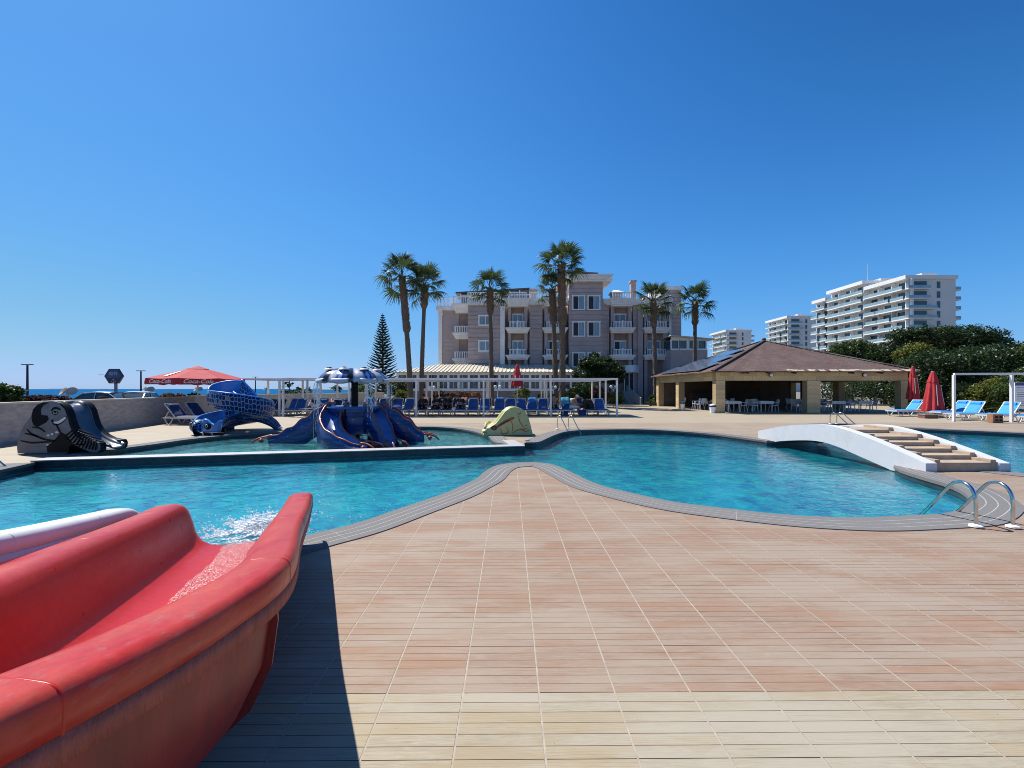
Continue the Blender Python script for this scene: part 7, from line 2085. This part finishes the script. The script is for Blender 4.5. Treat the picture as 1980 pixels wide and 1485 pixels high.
def palm(x, y, h, lean, label, boots, tr=0.20, seed=1, nf=34, cr=1.0):
    nf = int(nf * 0.70); cr *= 1.07
    r = random.Random(seed)
    t = thing('fan_palm', (x, y, 0), label, 'palm tree', 'fan palms in front of the hotel')
    pts = catmull([(0, 0, -0.05), (lean * 0.25, 0, h * 0.35), (lean * 0.62, 0.05, h * 0.7), (lean, 0.05, h)], 8)
    n = len(pts); rr_ = [tr * (1.12 - 0.30 * i / n) + (0.06 if i < 2 else 0) for i in range(n)]
    b0_ = boots[-1][0]; rr_ = [q * (1 + 0.28 * min(1, max(0, (i / (n - 1) - b0_ + 0.02) / 0.05))) for i, q in enumerate(rr_)]
    m = MB(); m.tube(pts, rr_, 12); m.build('trunk', [PBARK], t, 60)
    # old leaf bases: short pointed scales all round
    m = MB()
    for (f0, f1, dens, ln, out) in boots:
        k = 0; f = f0
        while f < f1:
            i = min(n - 2, int(f * (n - 1))); p = pts[i].lerp(pts[i + 1], f * (n - 1) - i); rad0 = tr * (1.12 - 0.30 * f) * (1.28 if f0 > 0.5 else 1)
            for q in range(dens):
                a = 2.4 * k + q * 2 * math.pi / dens + r.uniform(-.3, .3); d = Vector((math.cos(a), math.sin(a), 0)); s_ = Vector((-d.y, d.x, 0)); L_b = ln * r.uniform(0.6, 1.3)
                b0 = p + d * rad0 * 0.9; b1 = b0 + d * out * r.uniform(.6, 1.3) + Vector((0, 0, L_b)); w_ = (0.10 if f0 > 0.5 else 0.07) * r.uniform(.8, 1.4)
                m.add([b0 - s_ * w_, b0 + s_ * w_, b0 + Vector((0, 0, -0.06)) + d * 0.04, b1], [(0, 1, 3), (1, 2, 3), (2, 0, 3)])
            k += 1; f += 0.10 / h
    o = m.build('leaf_boots', [BOOT], t); o['kind'] = 'stuff'
    top = pts[-1]
    for k in range(nf):
        f = k / nf; az = 2.399963 * k + r.uniform(-.2, .2)
        el = rad(82 - 108 * f ** 0.9 + r.uniform(-9, 9))
        o = inst('frond', FR[(0 if f < 0.25 else 3 if f < 0.45 else 1 if f < 0.7 else (2 if r.random() < .6 else 4))], t)
        o.location = top + Vector((0, 0, 0.35 * (1 - f) - 0.55 * f))
        o.rotation_euler = Matrix.Rotation(az, 3, 'Z').to_4x4().to_3x3() @ Matrix.Rotation(-el, 3, 'Y') @ Matrix.Rotation(r.uniform(-.5, .5), 3, 'X') if False else (Matrix.Rotation(az, 3, 'Z') @ Matrix.Rotation(-el, 3, 'Y') @ Matrix.Rotation(r.uniform(-.6, .6), 3, 'X')).to_euler()
        s = cr * r.uniform(0.85, 1.18) * (0.85 if f < 0.1 else 1.0); o.scale = (s, s, s)
    return t
def pu(u, Y): return (u - CX) * Y / F
palm(pu(795, 38), 38, 11.7, -0.85, 'left palm of the pair beside the hotel, thick shaggy upper trunk', [(0.0, 0.5, 4, 0.12, 0.05), (0.55, 1.0, 9, 0.30, 0.16)], 0.22, 1, 34, 1.12)
palm(pu(814, 38.6), 38.6, 11.0, 0.36, 'right palm of the pair beside the hotel, slim trunk', [(0.05, 0.52, 4, 0.11, 0.04), (0.80, 1.0, 10, 0.34, 0.22)], 0.19, 2, 34, 1.05)
palm(pu(951, 40), 40, 11.1, -0.2, 'palm with slim trunk in front of the left hotel windows', [(0.0, 0.62, 4, 0.10, 0.04), (0.76, 1.0, 9, 0.34, 0.2)], 0.20, 3, 32, 1.0)
palm(pu(1088, 38), 38, 12.7, -0.1, 'tallest palm, shaggy trunk, in front of the hotel centre', [(0.05, 0.55, 6, 0.15, 0.08), (0.55, 1.0, 9, 0.30, 0.17)], 0.25, 4, 38, 1.15)
palm(pu(1075, 39.4), 39.4, 10.9, -0.35, 'shorter palm growing tight behind the tallest one', [(0.1, 0.5, 5, 0.12, 0.05), (0.68, 1.0, 9, 0.32, 0.2)], 0.22, 5, 26, 0.8)
palm(pu(1268, 41), 41, 10.2, -0.25, 'palm in front of the right hotel balconies', [(0.0, 0.62, 5, 0.12, 0.05), (0.72, 1.0, 9, 0.30, 0.16)], 0.20, 6, 32, 1.0)
palm(pu(1343, 44), 44, 10.6, 0.1, 'palm rising from behind the left end of the pavilion roof', [(0.0, 0.5, 3, 0.10, 0.03), (0.76, 1.0, 9, 0.34, 0.2)], 0.20, 7, 32, 1.05)

# araucaria -------------------------------------------------------------
def araucaria(x, y, h, R0, label, seed):
    r = random.Random(seed); t = thing('norfolk_pine', (x, y, 0), label, 'tree')
    m = MB(); m.tube([(0, 0, 0), (0, 0, h)], [0.2, 0.03], 8); m.build('trunk', [BARK], t, 60)
    V, Fc, T = [], [], []
    z = 1.2; k = 0
    while z < h - 0.15:
        f = z / h; Rr = R0 * (1 - f) ** 0.9 * (1.0 if f > 0.12 else 0.9); nb = 7
        for q in range(nb):
            a = 2 * math.pi * q / nb + k * 0.5 + r.uniform(-.12, .12); L_b = Rr * r.uniform(0.88, 1.08) + 0.12
            d = Vector((math.cos(a), math.sin(a), 0)); s_ = Vector((-d.y, d.x, 0))
            # limb rising towards the tip, with rows of upswept foxtail twigs
            P = [d * (L_b * u_) + Vector((0, 0, z + 0.06 * L_b * u_ + 0.28 * L_b * u_ * u_)) for u_ in (0.05, 0.3, 0.55, 0.8, 1.0)]
            tw = [(P[-1] - P[-2]).normalized()]
            n0 = len(V); rad_ = (0.05, 0.075, 0.08, 0.07, 0.02)
            tone = min(1, max(0, r.gauss(0.45, 0.25)))
            for p, r_ in zip(P, rad_):
                for c_ in range(5):
                    b = 2 * math.pi * c_ / 5; V.append(p + s_ * (math.cos(b) * r_) + Vector((0, 0, math.sin(b) * r_))); T.append(tone)
            for i in range(4):
                for c_ in range(5): Fc.append((n0 + i * 5 + c_, n0 + i * 5 + (c_ + 1) % 5, n0 + (i + 1) * 5 + (c_ + 1) % 5, n0 + (i + 1) * 5 + c_))
            nt_ = max(2, int(L_b / 0.15))
            for i in range(nt_):
                u_ = 0.25 + 0.75 * (i + 0.5) / nt_; b0 = d * (L_b * u_) + Vector((0, 0, z + 0.06 * L_b * u_ + 0.28 * L_b * u_ * u_))
                for sd in (-1, 1):
                    ln = (0.16 + 0.34 * (1 - u_)) * min(1, L_b); e = b0 + s_ * (sd * ln * 0.8) + d * ln * 0.5 + Vector((0, 0, ln * 0.42)); n0 = len(V); w_ = 0.06
                    V += [b0 + d * w_, b0 - d * w_, b0 + Vector((0, 0, w_)), e]; T += [tone] * 4; Fc += [(n0, n0 + 1, n0 + 3), (n0 + 1, n0 + 2, n0 + 3), (n0 + 2, n0, n0 + 3)]
        z += 0.30 + 0.12 * (1 - f); k += 1
    me = bpy.data.meshes.new('crown'); me.from_pydata([tuple(v) for v in V], [], Fc); me.materials.append(L_PINE)
    at = me.attributes.new('tone', 'FLOAT', 'POINT'); at.data.foreach_set('value', T); me.update(); inst('crown', me, t)
    return t
araucaria(pu(740, 55), 55, 11.5, 2.7, 'dark conical araucaria left of the two palms', 3)

# trees to the right and behind the pavilion -------------------------------
def W(u, v, Y): p = A(u, v, Y); return p
def tree_px(label, u, Y, blobs, n, size, material, seed, name='broadleaf_tree', group='trees behind the pavilion', cat='tree', trunk_r=0.16):
    """blobs: (u, v, half width px, half height px, depth offset)"""
    bx = pu(u, Y); ells = []
    for (bu, bv, hw, hh, dy) in blobs:
        Yq = Y + dy; p = A(bu, bv, Yq); k = Yq / F
        ells.append((p.x - bx, dy, p.z, hw * k, max(hw, hh) * k * 0.9, hh * k))
    return tree(name, bx, Y, label, ells, int(n * 2.1), size * 0.66, material, seed, trunk_r, cat, group)
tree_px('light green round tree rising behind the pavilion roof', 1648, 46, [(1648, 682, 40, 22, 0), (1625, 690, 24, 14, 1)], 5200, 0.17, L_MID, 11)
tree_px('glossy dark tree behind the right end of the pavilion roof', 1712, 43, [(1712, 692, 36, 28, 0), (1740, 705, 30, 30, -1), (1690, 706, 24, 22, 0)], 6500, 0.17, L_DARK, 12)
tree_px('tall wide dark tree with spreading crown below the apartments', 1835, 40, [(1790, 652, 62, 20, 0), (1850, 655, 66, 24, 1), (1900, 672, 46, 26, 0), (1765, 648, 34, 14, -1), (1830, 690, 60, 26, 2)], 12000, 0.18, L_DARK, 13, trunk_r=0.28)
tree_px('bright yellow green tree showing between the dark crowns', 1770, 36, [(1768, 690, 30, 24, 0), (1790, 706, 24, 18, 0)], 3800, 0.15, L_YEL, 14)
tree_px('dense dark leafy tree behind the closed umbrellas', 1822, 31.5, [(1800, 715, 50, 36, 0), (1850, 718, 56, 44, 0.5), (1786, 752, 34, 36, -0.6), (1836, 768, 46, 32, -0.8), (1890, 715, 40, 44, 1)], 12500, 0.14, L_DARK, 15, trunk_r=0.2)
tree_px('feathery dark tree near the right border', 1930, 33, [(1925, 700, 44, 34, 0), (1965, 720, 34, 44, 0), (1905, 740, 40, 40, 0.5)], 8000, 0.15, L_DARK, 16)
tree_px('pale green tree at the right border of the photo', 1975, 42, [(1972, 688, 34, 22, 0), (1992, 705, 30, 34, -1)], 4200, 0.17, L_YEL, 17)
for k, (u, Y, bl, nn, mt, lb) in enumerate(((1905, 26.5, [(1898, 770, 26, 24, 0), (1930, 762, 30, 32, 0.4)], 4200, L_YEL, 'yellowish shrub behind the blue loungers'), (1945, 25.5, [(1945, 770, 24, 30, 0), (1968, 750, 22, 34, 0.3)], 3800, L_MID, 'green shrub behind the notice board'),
        (1868, 27.5, [(1868, 768, 24, 26, 0)], 2400, L_DARK, 'dark shrub behind the white frame post'))):
    tree_px(lb, u, Y, bl, nn, 0.10, mt, 30 + k, 'shrub', 'shrubs behind the right loungers', 'shrub', 0.05)
# foliage seen through the open pavilion
for k, (u, Y, bl) in enumerate(((1345, 44, [(1345, 752, 44, 22, 0)]), (1310, 43, [(1308, 755, 22, 22, 0)]), (1640, 43, [(1640, 755, 60, 26, 0)]), (1720, 44, [(1715, 752, 44, 28, 0)]), (1760, 36, [(1752, 760, 30, 30, 0)]))):
    tree_px('%s dark shrub from the left seen through the pavilion openings' % ORD[k], u, Y, bl, 3000, 0.14, L_DARK, 50 + k, 'shrub', 'shrubs seen through the pavilion', 'shrub', 0.06)

# hotel garden
tree_px('dark glossy tree in front of the hotel entrance', 1155, 41.5, [(1155, 705, 36, 16, 0), (1178, 720, 30, 18, -0.5), (1135, 722, 26, 18, 0), (1190, 730, 16, 14, -0.6)], 7500, 0.15, L_DARK, 60, 'broadleaf_tree', 'garden plants by the hotel')
tree_px('upright dark shrub rising against the hotel tower windows', 1150, 42.5, [(1152, 694, 8, 14, 0)], 500, 0.16, L_DARK, 61, 'shrub', 'garden plants by the hotel', 'shrub', 0.05)
for k, (u, v, hw, hh, Y, mt, nn, lb) in enumerate(((1128, 757, 28, 17, 38, L_MID, 2800, 'tangled green bush behind the seated man'), (1160, 762, 20, 14, 37, L_RUST, 1500, 'brownish bush between the rear pergola posts'), (1192, 770, 14, 12, 35.5, L_YEL, 1200, 'bright green bush at the end of the pergola'),
        (768, 748, 20, 18, 39, L_MID, 1800, 'green bush at the left end of the restaurant wing'), (775, 766, 13, 11, 36, L_YEL, 1200, 'yellow green bush at the foot of the palm pair'), (700, 757, 22, 12, 42, L_MID, 1300, 'loose green bush behind the octopus parasol'),
        (848, 766, 14, 10, 37, L_RUST, 1200, 'rusty flowering bush left of the garden walk'), (895, 767, 42, 10, 37.5, L_RUST, 2600, 'wide rusty flowering bush in front of the restaurant'), (1010, 764, 16, 12, 37, L_YEL, 900, 'leafy bush under the closed red umbrella'),
        (1268, 772, 14, 9, 41, L_MID, 1100, 'clipped hedge bush beside the pavilion end'), (1055, 769, 18, 8, 37, L_MID, 900, 'low green bush right of the central umbrella'), (1100, 768, 14, 10, 36, L_YEL, 900, 'pale green bush left of the seated man'))):
    tree_px(lb, u, Y, [(u, v, hw, hh, 0), (u + hw * 0.5, v + hh * 0.35, hw * 0.6, hh * 0.6, -0.3)], nn, 0.12, mt, 70 + k, 'bush', 'garden plants by the hotel', 'bush', 0.04)
# street side
for k, (u, v, hw, hh, Y, mt, nn, lb) in enumerate(((8, 762, 26, 18, 20, L_MID, 2600, 'feathery green bush over the wall at the left border'), (85, 771, 36, 6, 22, L_PURP, 1800, 'low purple brown bush along the top of the wall'), (335, 765, 20, 5, 31, L_RUST, 800, 'reddish bush beyond the wall left of the umbrella pole'),
        (575, 759, 16, 5, 37, L_MID, 700, 'rounded green shrub on the planter wall'), (600, 768, 8, 10, 36, L_RUST, 500, 'orange tinted bush left of the octopus'), (375, 766, 12, 6, 33, L_DARK, 500, 'dark bush beyond the wall by the umbrella pole'))):
    tree_px(lb, u, Y, [(u, v, hw, hh, 0)], nn, 0.10, mt, 90 + k, 'bush', 'bushes along the sea wall', 'bush', 0.03)
# cycads: arching feather leaves
def cycad(x, y, z, s, label, seed):
    r = random.Random(seed); t = thing('cycad', (x, y, 0), label, 'plant', 'cycads')
    if z > 0: m = MB(); m.tube([(0, 0, 0), (0, 0, z)], 0.14, 8); m.build('stem', [PBARK], t)
    V, Fc, T = [], [], []
    for k in range(26):
        a = 2.4 * k; e = rad(75 - 60 * k / 26); d = Vector((math.cos(a) * math.cos(e), math.sin(a) * math.cos(e), math.sin(e))); sd = Vector((-math.sin(a), math.cos(a), 0)); L_b = s * r.uniform(.85, 1.1)
        prev = None
        for i in range(13):
            u_ = i / 12; p = d * (L_b * u_) + Vector((0, 0, z - 0.55 * L_b * u_ * u_)); w_ = 0.16 * s * math.sin(math.pi * min(1, u_ + 0.08)) ** 0.5
            n0 = len(V); V += [p + sd * w_ + Vector((0, 0, 0.03)), p, p - sd * w_ + Vector((0, 0, 0.03)), p + d * 0.05 * s]; T += [r.random()] * 4; Fc += [(n0, n0 + 1, n0 + 3), (n0 + 1, n0 + 2, n0 + 3)]
    me = bpy.data.meshes.new('leaves'); me.from_pydata([tuple(v) for v in V], [], Fc); me.materials.append(L_MID); at = me.attributes.new('tone', 'FLOAT', 'POINT'); at.data.foreach_set('value', T); me.update(); inst('leaves', me, t)
cycad(pu(632, 35), 35, 0.35, 1.1, 'cycad behind the lounger row left of the octopus mast', 1)
cycad(pu(1258, 40), 40, 0.2, 1.0, 'cycad at the corner by the hotel stairs', 2)
cycad(pu(1940, 25), 25, 0.3, 1.2, 'spiky cycad behind the bright blue loungers', 3)
# hill of far trees beyond the hotel, one mass
cloud_e = [(i * 9.0 - 60 + (i % 3) * 2, 120 + (i % 4) * 9, 1.2, 6, 5, 3.2) for i in range(9)] + [(70 + i * 10, 85 + (i % 3) * 8, 1.5, 7, 6, 4.5) for i in range(14)]
o = cloud('distant_trees', cloud_e, 9000, 0.6, L_MID, None, 5); tag(o, 'band of distant green trees on the land behind the buildings', 'trees', kind='stuff')
# ------------------------------------------------------------------ people
SKIN = mat('skin_tan', (0.40, 0.22, 0.15), 0.55, vs=5, var=0.1)
SKINP = mat('skin_sunburnt', (0.50, 0.25, 0.19), 0.55, vs=5, var=0.1)
HAIRD = mat('dark_hair', (0.015, 0.011, 0.009), 0.6, vs=12, var=0.3)
CLOTHK = mat('black_cloth', (0.018, 0.017, 0.02), 0.9, vs=6, var=0.3)
CLOTHN = mat('dark_green_cloth', (0.03, 0.035, 0.028), 0.9, vs=6, var=0.3)
CLOTHP = mat('pink_cloth', (0.52, 0.24, 0.27), 0.9, vs=6, var=0.2)
CLOTHB = mat('blue_grey_cloth', (0.06, 0.08, 0.13), 0.9, vs=6, var=0.2)
WHITEC = mat('white_cloth', (0.72, 0.71, 0.69), 0.9, vs=5, var=0.08)
TOWEL = mat('light_blue_towel', (0.10, 0.42, 0.66), 0.95, vs=5, var=0.2)

def skin_mesh(name, verts, edges, radii, material, parent, root=0, sub=2):
    me = bpy.data.meshes.new(name); me.from_pydata([tuple(v) for v in verts], edges, []); me.materials.append(material)
    o = inst(name, me, parent)
    md = o.modifiers.new('skin', 'SKIN')
    md.use_smooth_shade = True
    if not me.skin_vertices: 
        bm = bmesh.new(); bm.from_mesh(me); bm.verts.layers.skin.verify(); bm.to_mesh(me); bm.free()
    lay = me.skin_vertices[0].data
    for i, r_ in enumerate(radii):
        r2 = r_ if isinstance(r_, tuple) else (r_, r_)
        lay[i].radius = r2; lay[i].use_root = (i == root)
    ss = o.modifiers.new('smooth', 'SUBSURF'); ss.levels = 1; ss.render_levels = sub
    return o

def person(label, loc, rz, J, skinm, top=None, bottom=None, hair=HAIRD, cap=None, group=None):
    """J: joint positions; the body is one skinned surface, clothes and hair are children"""
    t = thing('person', loc, label, 'person', group, rz)
    V, E_, R_ = [], [], []
    ix = {}
    def add(n, r_, par=None):
        ix[n] = len(V); V.append(Vector(J[n])); R_.append(r_)
        if par: E_.append((ix[par], ix[n]))
    add('pelvis', (0.125, 0.10)); add('waist', (0.115, 0.085), 'pelvis'); add('chest', (0.145, 0.10), 'waist'); add('neck', 0.05, 'chest'); add('head_low', 0.068, 'neck'); add('head', 0.095, 'head_low'); add('crown', 0.055, 'head')
    for s in ('l', 'r'):
        add('hip' + s, 0.085, 'pelvis'); add('knee' + s, 0.058, 'hip' + s); add('calf' + s, 0.052, 'knee' + s); add('ankle' + s, 0.036, 'calf' + s); add('toe' + s, 0.03, 'ankle' + s)
        add('sho' + s, 0.055, 'chest'); add('elb' + s, 0.04, 'sho' + s); add('wri' + s, 0.027, 'elb' + s); add('palm' + s, (0.03, 0.016), 'wri' + s)
        d = (Vector(J['palm' + s]) - Vector(J['wri' + s])).normalized(); sd = d.cross(Vector((0, 0, 1)))
        if sd.length < 0.1: sd = Vector((1, 0, 0))
        sd.normalize(); dn = Vector((0, 0, -1))
        for k, (off, ln) in enumerate(((-0.03, 0.055), (-0.011, 0.07), (0.009, 0.066), (0.028, 0.05))):
            a, b = 'f%d%s' % (k, s), 'g%d%s' % (k, s)
            J[a] = Vector(J['palm' + s]) + d * (0.035 + ln * 0.4) + sd * off; J[b] = Vector(J[a]) + d * ln * 0.6 + dn * 0.025
            add(a, 0.009, 'palm' + s); add(b, 0.0075, a)
        J['th' + s] = Vector(J['wri' + s]).lerp(Vector(J['palm' + s]), 0.5) - sd * 0.045 + d * 0.02; add('th' + s, 0.010, 'wri' + s)
    body = skin_mesh('body', V, E_, R_, skinm, t)
    def garment(name, chain, material, grow):
        vs = [Vector(J[n]) for n, _ in chain]; rs = []
        idx = {n: i for i, (n, _) in enumerate(chain)}
        for n, _ in chain:
            r_ = R_[ix[n]]; r_ = r_ if isinstance(r_, tuple) else (r_, r_); rs.append((r_[0] + grow, r_[1] + grow))
        es = [(idx[p], idx[n]) for n, p in chain if p]
        return skin_mesh(name, vs, es, rs, material, t)
    if top:
        garment('shirt', [('waist', None), ('chest', 'waist'), ('shol', 'chest'), ('shor', 'chest'), ('elbl', 'shol'), ('elbr', 'shor')], top, 0.016)
    if bottom:
        ch = [('pelvis', None), ('hipl', 'pelvis'), ('hipr', 'pelvis'), ('kneel', 'hipl'), ('kneer', 'hipr')]
        if bottom[1]: ch += [('calfl', 'kneel'), ('calfr', 'kneer'), ('anklel', 'calfl'), ('ankler', 'calfr')]
        garment('trousers' if bottom[1] else 'shorts', ch, bottom[0], 0.014)
    h = Vector(J['head']); up = (Vector(J['crown']) - Vector(J['head_low'])).normalized(); fw = Vector(J['face']).normalized()
    m = MB(); m.ball(h + up * 0.035 - fw * 0.022, (0.105, 0.105, 0.095), 14, 8); m.build('cap' if cap else 'hair', [cap or hair], t, 180)
    if cap:
        m = MB(); m.beam(h + up * 0.05 + fw * 0.08, h + up * 0.035 + fw * 0.17, 0.13, 0.012); m.build('cap_peak', [cap], t)
    sd = fw.cross(up).normalized()
    m = MB(); m.ball(h + fw * 0.10 - up * 0.02, (0.014, 0.014, 0.018), 8, 5); m.build('nose', [skinm], t, 180)
    for s in (-1, 1):
        m = MB(); m.ball(h + fw * 0.088 + up * 0.005 + sd * (0.034 * s), 0.011, 8, 5); m.build('eye', [EK], t, 180)
        m = MB(); m.ball(h - up * 0.01 + sd * (0.098 * s), (0.014, 0.022, 0.03), 8, 5); m.build('ear', [skinm], t, 180)
    m = MB(); m.beam(h + fw * 0.088 - up * 0.058 - sd * 0.024, h + fw * 0.088 - up * 0.058 + sd * 0.024, 0.008, 0.008); m.build('mouth', [mat('lips', (0.25, 0.09, 0.08), 0.5)], t)
    return t
def mirror(base):
    J = {}
    for n, p in base.items():
        if n.endswith('*'): J[n[:-1] + 'l'] = Vector((-p[0], p[1], p[2])); J[n[:-1] + 'r'] = Vector((p[0], p[1], p[2]))
        else: J[n] = Vector(p)
    return J
REC = {'pelvis': (0, 0.18, 0.50), 'waist': (0, 0.28, 0.64), 'chest': (0, 0.40, 0.84), 'neck': (0, 0.485, 1.02), 'head_low': (0, 0.50, 1.08), 'head': (0, 0.50, 1.155), 'crown': (0, 0.50, 1.22), 'face': (0, -0.95, -0.25),
       'hip*': (0.09, 0.10, 0.49), 'knee*': (0.13, -0.30, 0.70), 'calf*': (0.13, -0.44, 0.60), 'ankle*': (0.12, -0.66, 0.46), 'toe*': (0.13, -0.80, 0.47),
       'sho*': (0.19, 0.43, 0.95), 'elb*': (0.29, 0.26, 0.70), 'wri*': (0.19, 0.04, 0.66), 'palm*': (0.13, -0.02, 0.65)}
REC2 = dict(REC); REC2.update({'head_low': (0, 0.44, 1.06), 'head': (0, 0.40, 1.13), 'crown': (0, 0.39, 1.20), 'chest': (0, 0.36, 0.84), 'neck': (0, 0.42, 1.0), 'knee*': (0.12, -0.34, 0.50), 'calf*': (0.12, -0.5, 0.48), 'ankle*': (0.11, -0.76, 0.45), 'toe*': (0.12, -0.84, 0.53)})
def at_u(u): return ((u - CX) * 26.4 / F, YF, 0)
person('person in dark clothes and pink top reclining on the lounger beside the left pergola post', at_u(817), 0.02, mirror(REC), SKIN, CLOTHN, (CLOTHK, True), group='people on the loungers')
person('person in black reclining with bent knees, second of the four dark figures', at_u(843.6), -0.04, mirror(REC2), SKIN, CLOTHK, (CLOTHK, True), group='people on the loungers')
person('person in black sitting up, third of the four dark figures', at_u(865), 0.03, mirror(REC), SKIN, CLOTHK, (CLOTHK, True), group='people on the loungers')
person('person in dark clothes beside a pink towel, rightmost of the four dark figures', at_u(891), 0.12, mirror(REC2), SKIN, CLOTHN, (CLOTHK, True), group='people on the loungers')
person('person in dark shorts reclining left of the man with the cap', at_u(1072.7), 0.0, mirror(REC), SKIN, None, (CLOTHB, False), group='people on the loungers')
person('person in dark blue cap reclining right of the octopus', at_u(751), 0.0, mirror(REC), SKINP, CLOTHB, (CLOTHB, False), cap=CLOTHB, group='people on the loungers')
# man sitting sideways on the edge of his lounger, bent forward over his hands (faces +X)
SIT = {'pelvis': (0.05, 0, 0.52), 'waist': (0.11, 0, 0.67), 'chest': (0.22, 0, 0.88), 'neck': (0.32, 0, 1.03), 'head_low': (0.36, 0, 1.07), 'head': (0.40, 0, 1.13), 'crown': (0.41, 0, 1.20), 'face': (0.92, 0, -0.4)}
Js = {k: Vector(p) for k, p in SIT.items()}
for s, y in (('l', 0.10), ('r', -0.10)):
    Js['hip' + s] = Vector((0.06, y * 0.9, 0.50)); Js['knee' + s] = Vector((0.50, y * 1.5, 0.52)); Js['calf' + s] = Vector((0.50, y * 1.5, 0.36)); Js['ankle' + s] = Vector((0.46, y * 1.5, 0.09)); Js['toe' + s] = Vector((0.62, y * 1.6, 0.04))
    Js['sho' + s] = Vector((0.25, y * 1.9, 0.97)); Js['elb' + s] = Vector((0.36, y * 2.3, 0.70)); Js['wri' + s] = Vector((0.55, y * 0.9, 0.66)); Js['palm' + s] = Vector((0.62, y * 0.6, 0.66))
mx, my, _ = at_u(1099)
person('shirtless man in a white cap sitting bent forward on the edge of a lounger', (mx + 0.06, my - 0.42, 0), 0.0, Js, SKINP, None, (WHITEC, False), cap=WHITEC)
# towels and clothes left on loungers
def draped(label, u, material, y0=0.36, w=0.52, l0=0.25, l1=0.80, seed=1, name='towel', fall=0.22):
    r = random.Random(seed); x, y, _ = at_u(u); c, s_ = math.cos(rad(55)), math.sin(rad(55))
    m = MB()
    def fp(i, j):
        xx = -w / 2 + w * i / 8; k = j / 10; l = l0 + (l1 - l0) * min(1, k / 0.7)
        p = Vector((xx, 0.32 + l * c - 0.13 * s_, 0.35 + l * s_ + 0.13 * c))
        if k > 0.7: p += Vector((0, 0.20, -fall * (k - 0.7) / 0.3))
        return p + Vector((0, 0, 0.012 * math.sin(i * 1.7 + j * 0.6))) + Vector((r.uniform(-.008, .008), 0, 0))
    m.grid(fp, 9, 11); o = m.build(name, [material], None, 180, loc=(x, y, 0)); tag(o, label, name, 'towels on the loungers')
    md = o.modifiers.new('thickness', 'SOLIDIFY'); md.thickness = 0.012
    return o
draped('light blue towel over the lounger behind the man with the cap', 1094, TOWEL, seed=1)
draped('pink towel over the lounger beside the left pergola post', 822, CLOTHP, w=0.3, l0=0.5, seed=2)
draped('pink towel on the rightmost lounger of the four dark figures', 896, CLOTHP, w=0.4, l0=0.45, seed=3)
draped('white towel on the lounger next to the white capped man', 1110, WHITEC, w=0.4, l0=0.2, l1=0.7, seed=6)
for k, (u, mt, lb) in enumerate(((1139, CLOTHK, 'heap of dark clothes and bags piled on the lounger right of the man'), (1134, CLOTHN, 'dark green jacket thrown over the same lounger as the dark heap'))):
    x, y, _ = at_u(u); r = random.Random(k); m = MB()
    nn, mm = 18, 9; ph = [r.uniform(0, 6) for _ in range(6)]
    def lump(i, j):
        a = 2 * math.pi * i / nn; f = j / (mm - 1); rr_ = math.cos(f * math.pi / 2) * (1 + 0.22 * math.sin(3 * a + ph[0] + 4 * f) + 0.12 * math.sin(5 * a + ph[1]))
        return (0.32 * rr_ * math.cos(a) - 0.08 * k, 0.40 * rr_ * math.sin(a) + 0.02 + 0.2 * k, 0.40 + (0.44 + 0.1 * k) * math.sin(f * math.pi / 2) * (1 + 0.12 * math.sin(2 * a + ph[2])))
    m.grid(lump, nn, mm, close_u=True); o = m.build('clothes_heap', [mt], None, 180, loc=(x, y, 0)); tag(o, lb, 'clothes')
# more draped towels for an uneven row
for k, (u, mt) in enumerate(((965.5, SKYC), (1030, SKYC), (712, TOWEL))):
    draped(('blue towel over the lounger left of the closed central umbrella', 'blue towel over the lounger right of the closed central umbrella', 'pale blue towel over a lounger behind the octopus')[k], u, mt, w=0.5, l0=0.45, seed=20 + k, fall=0.3)
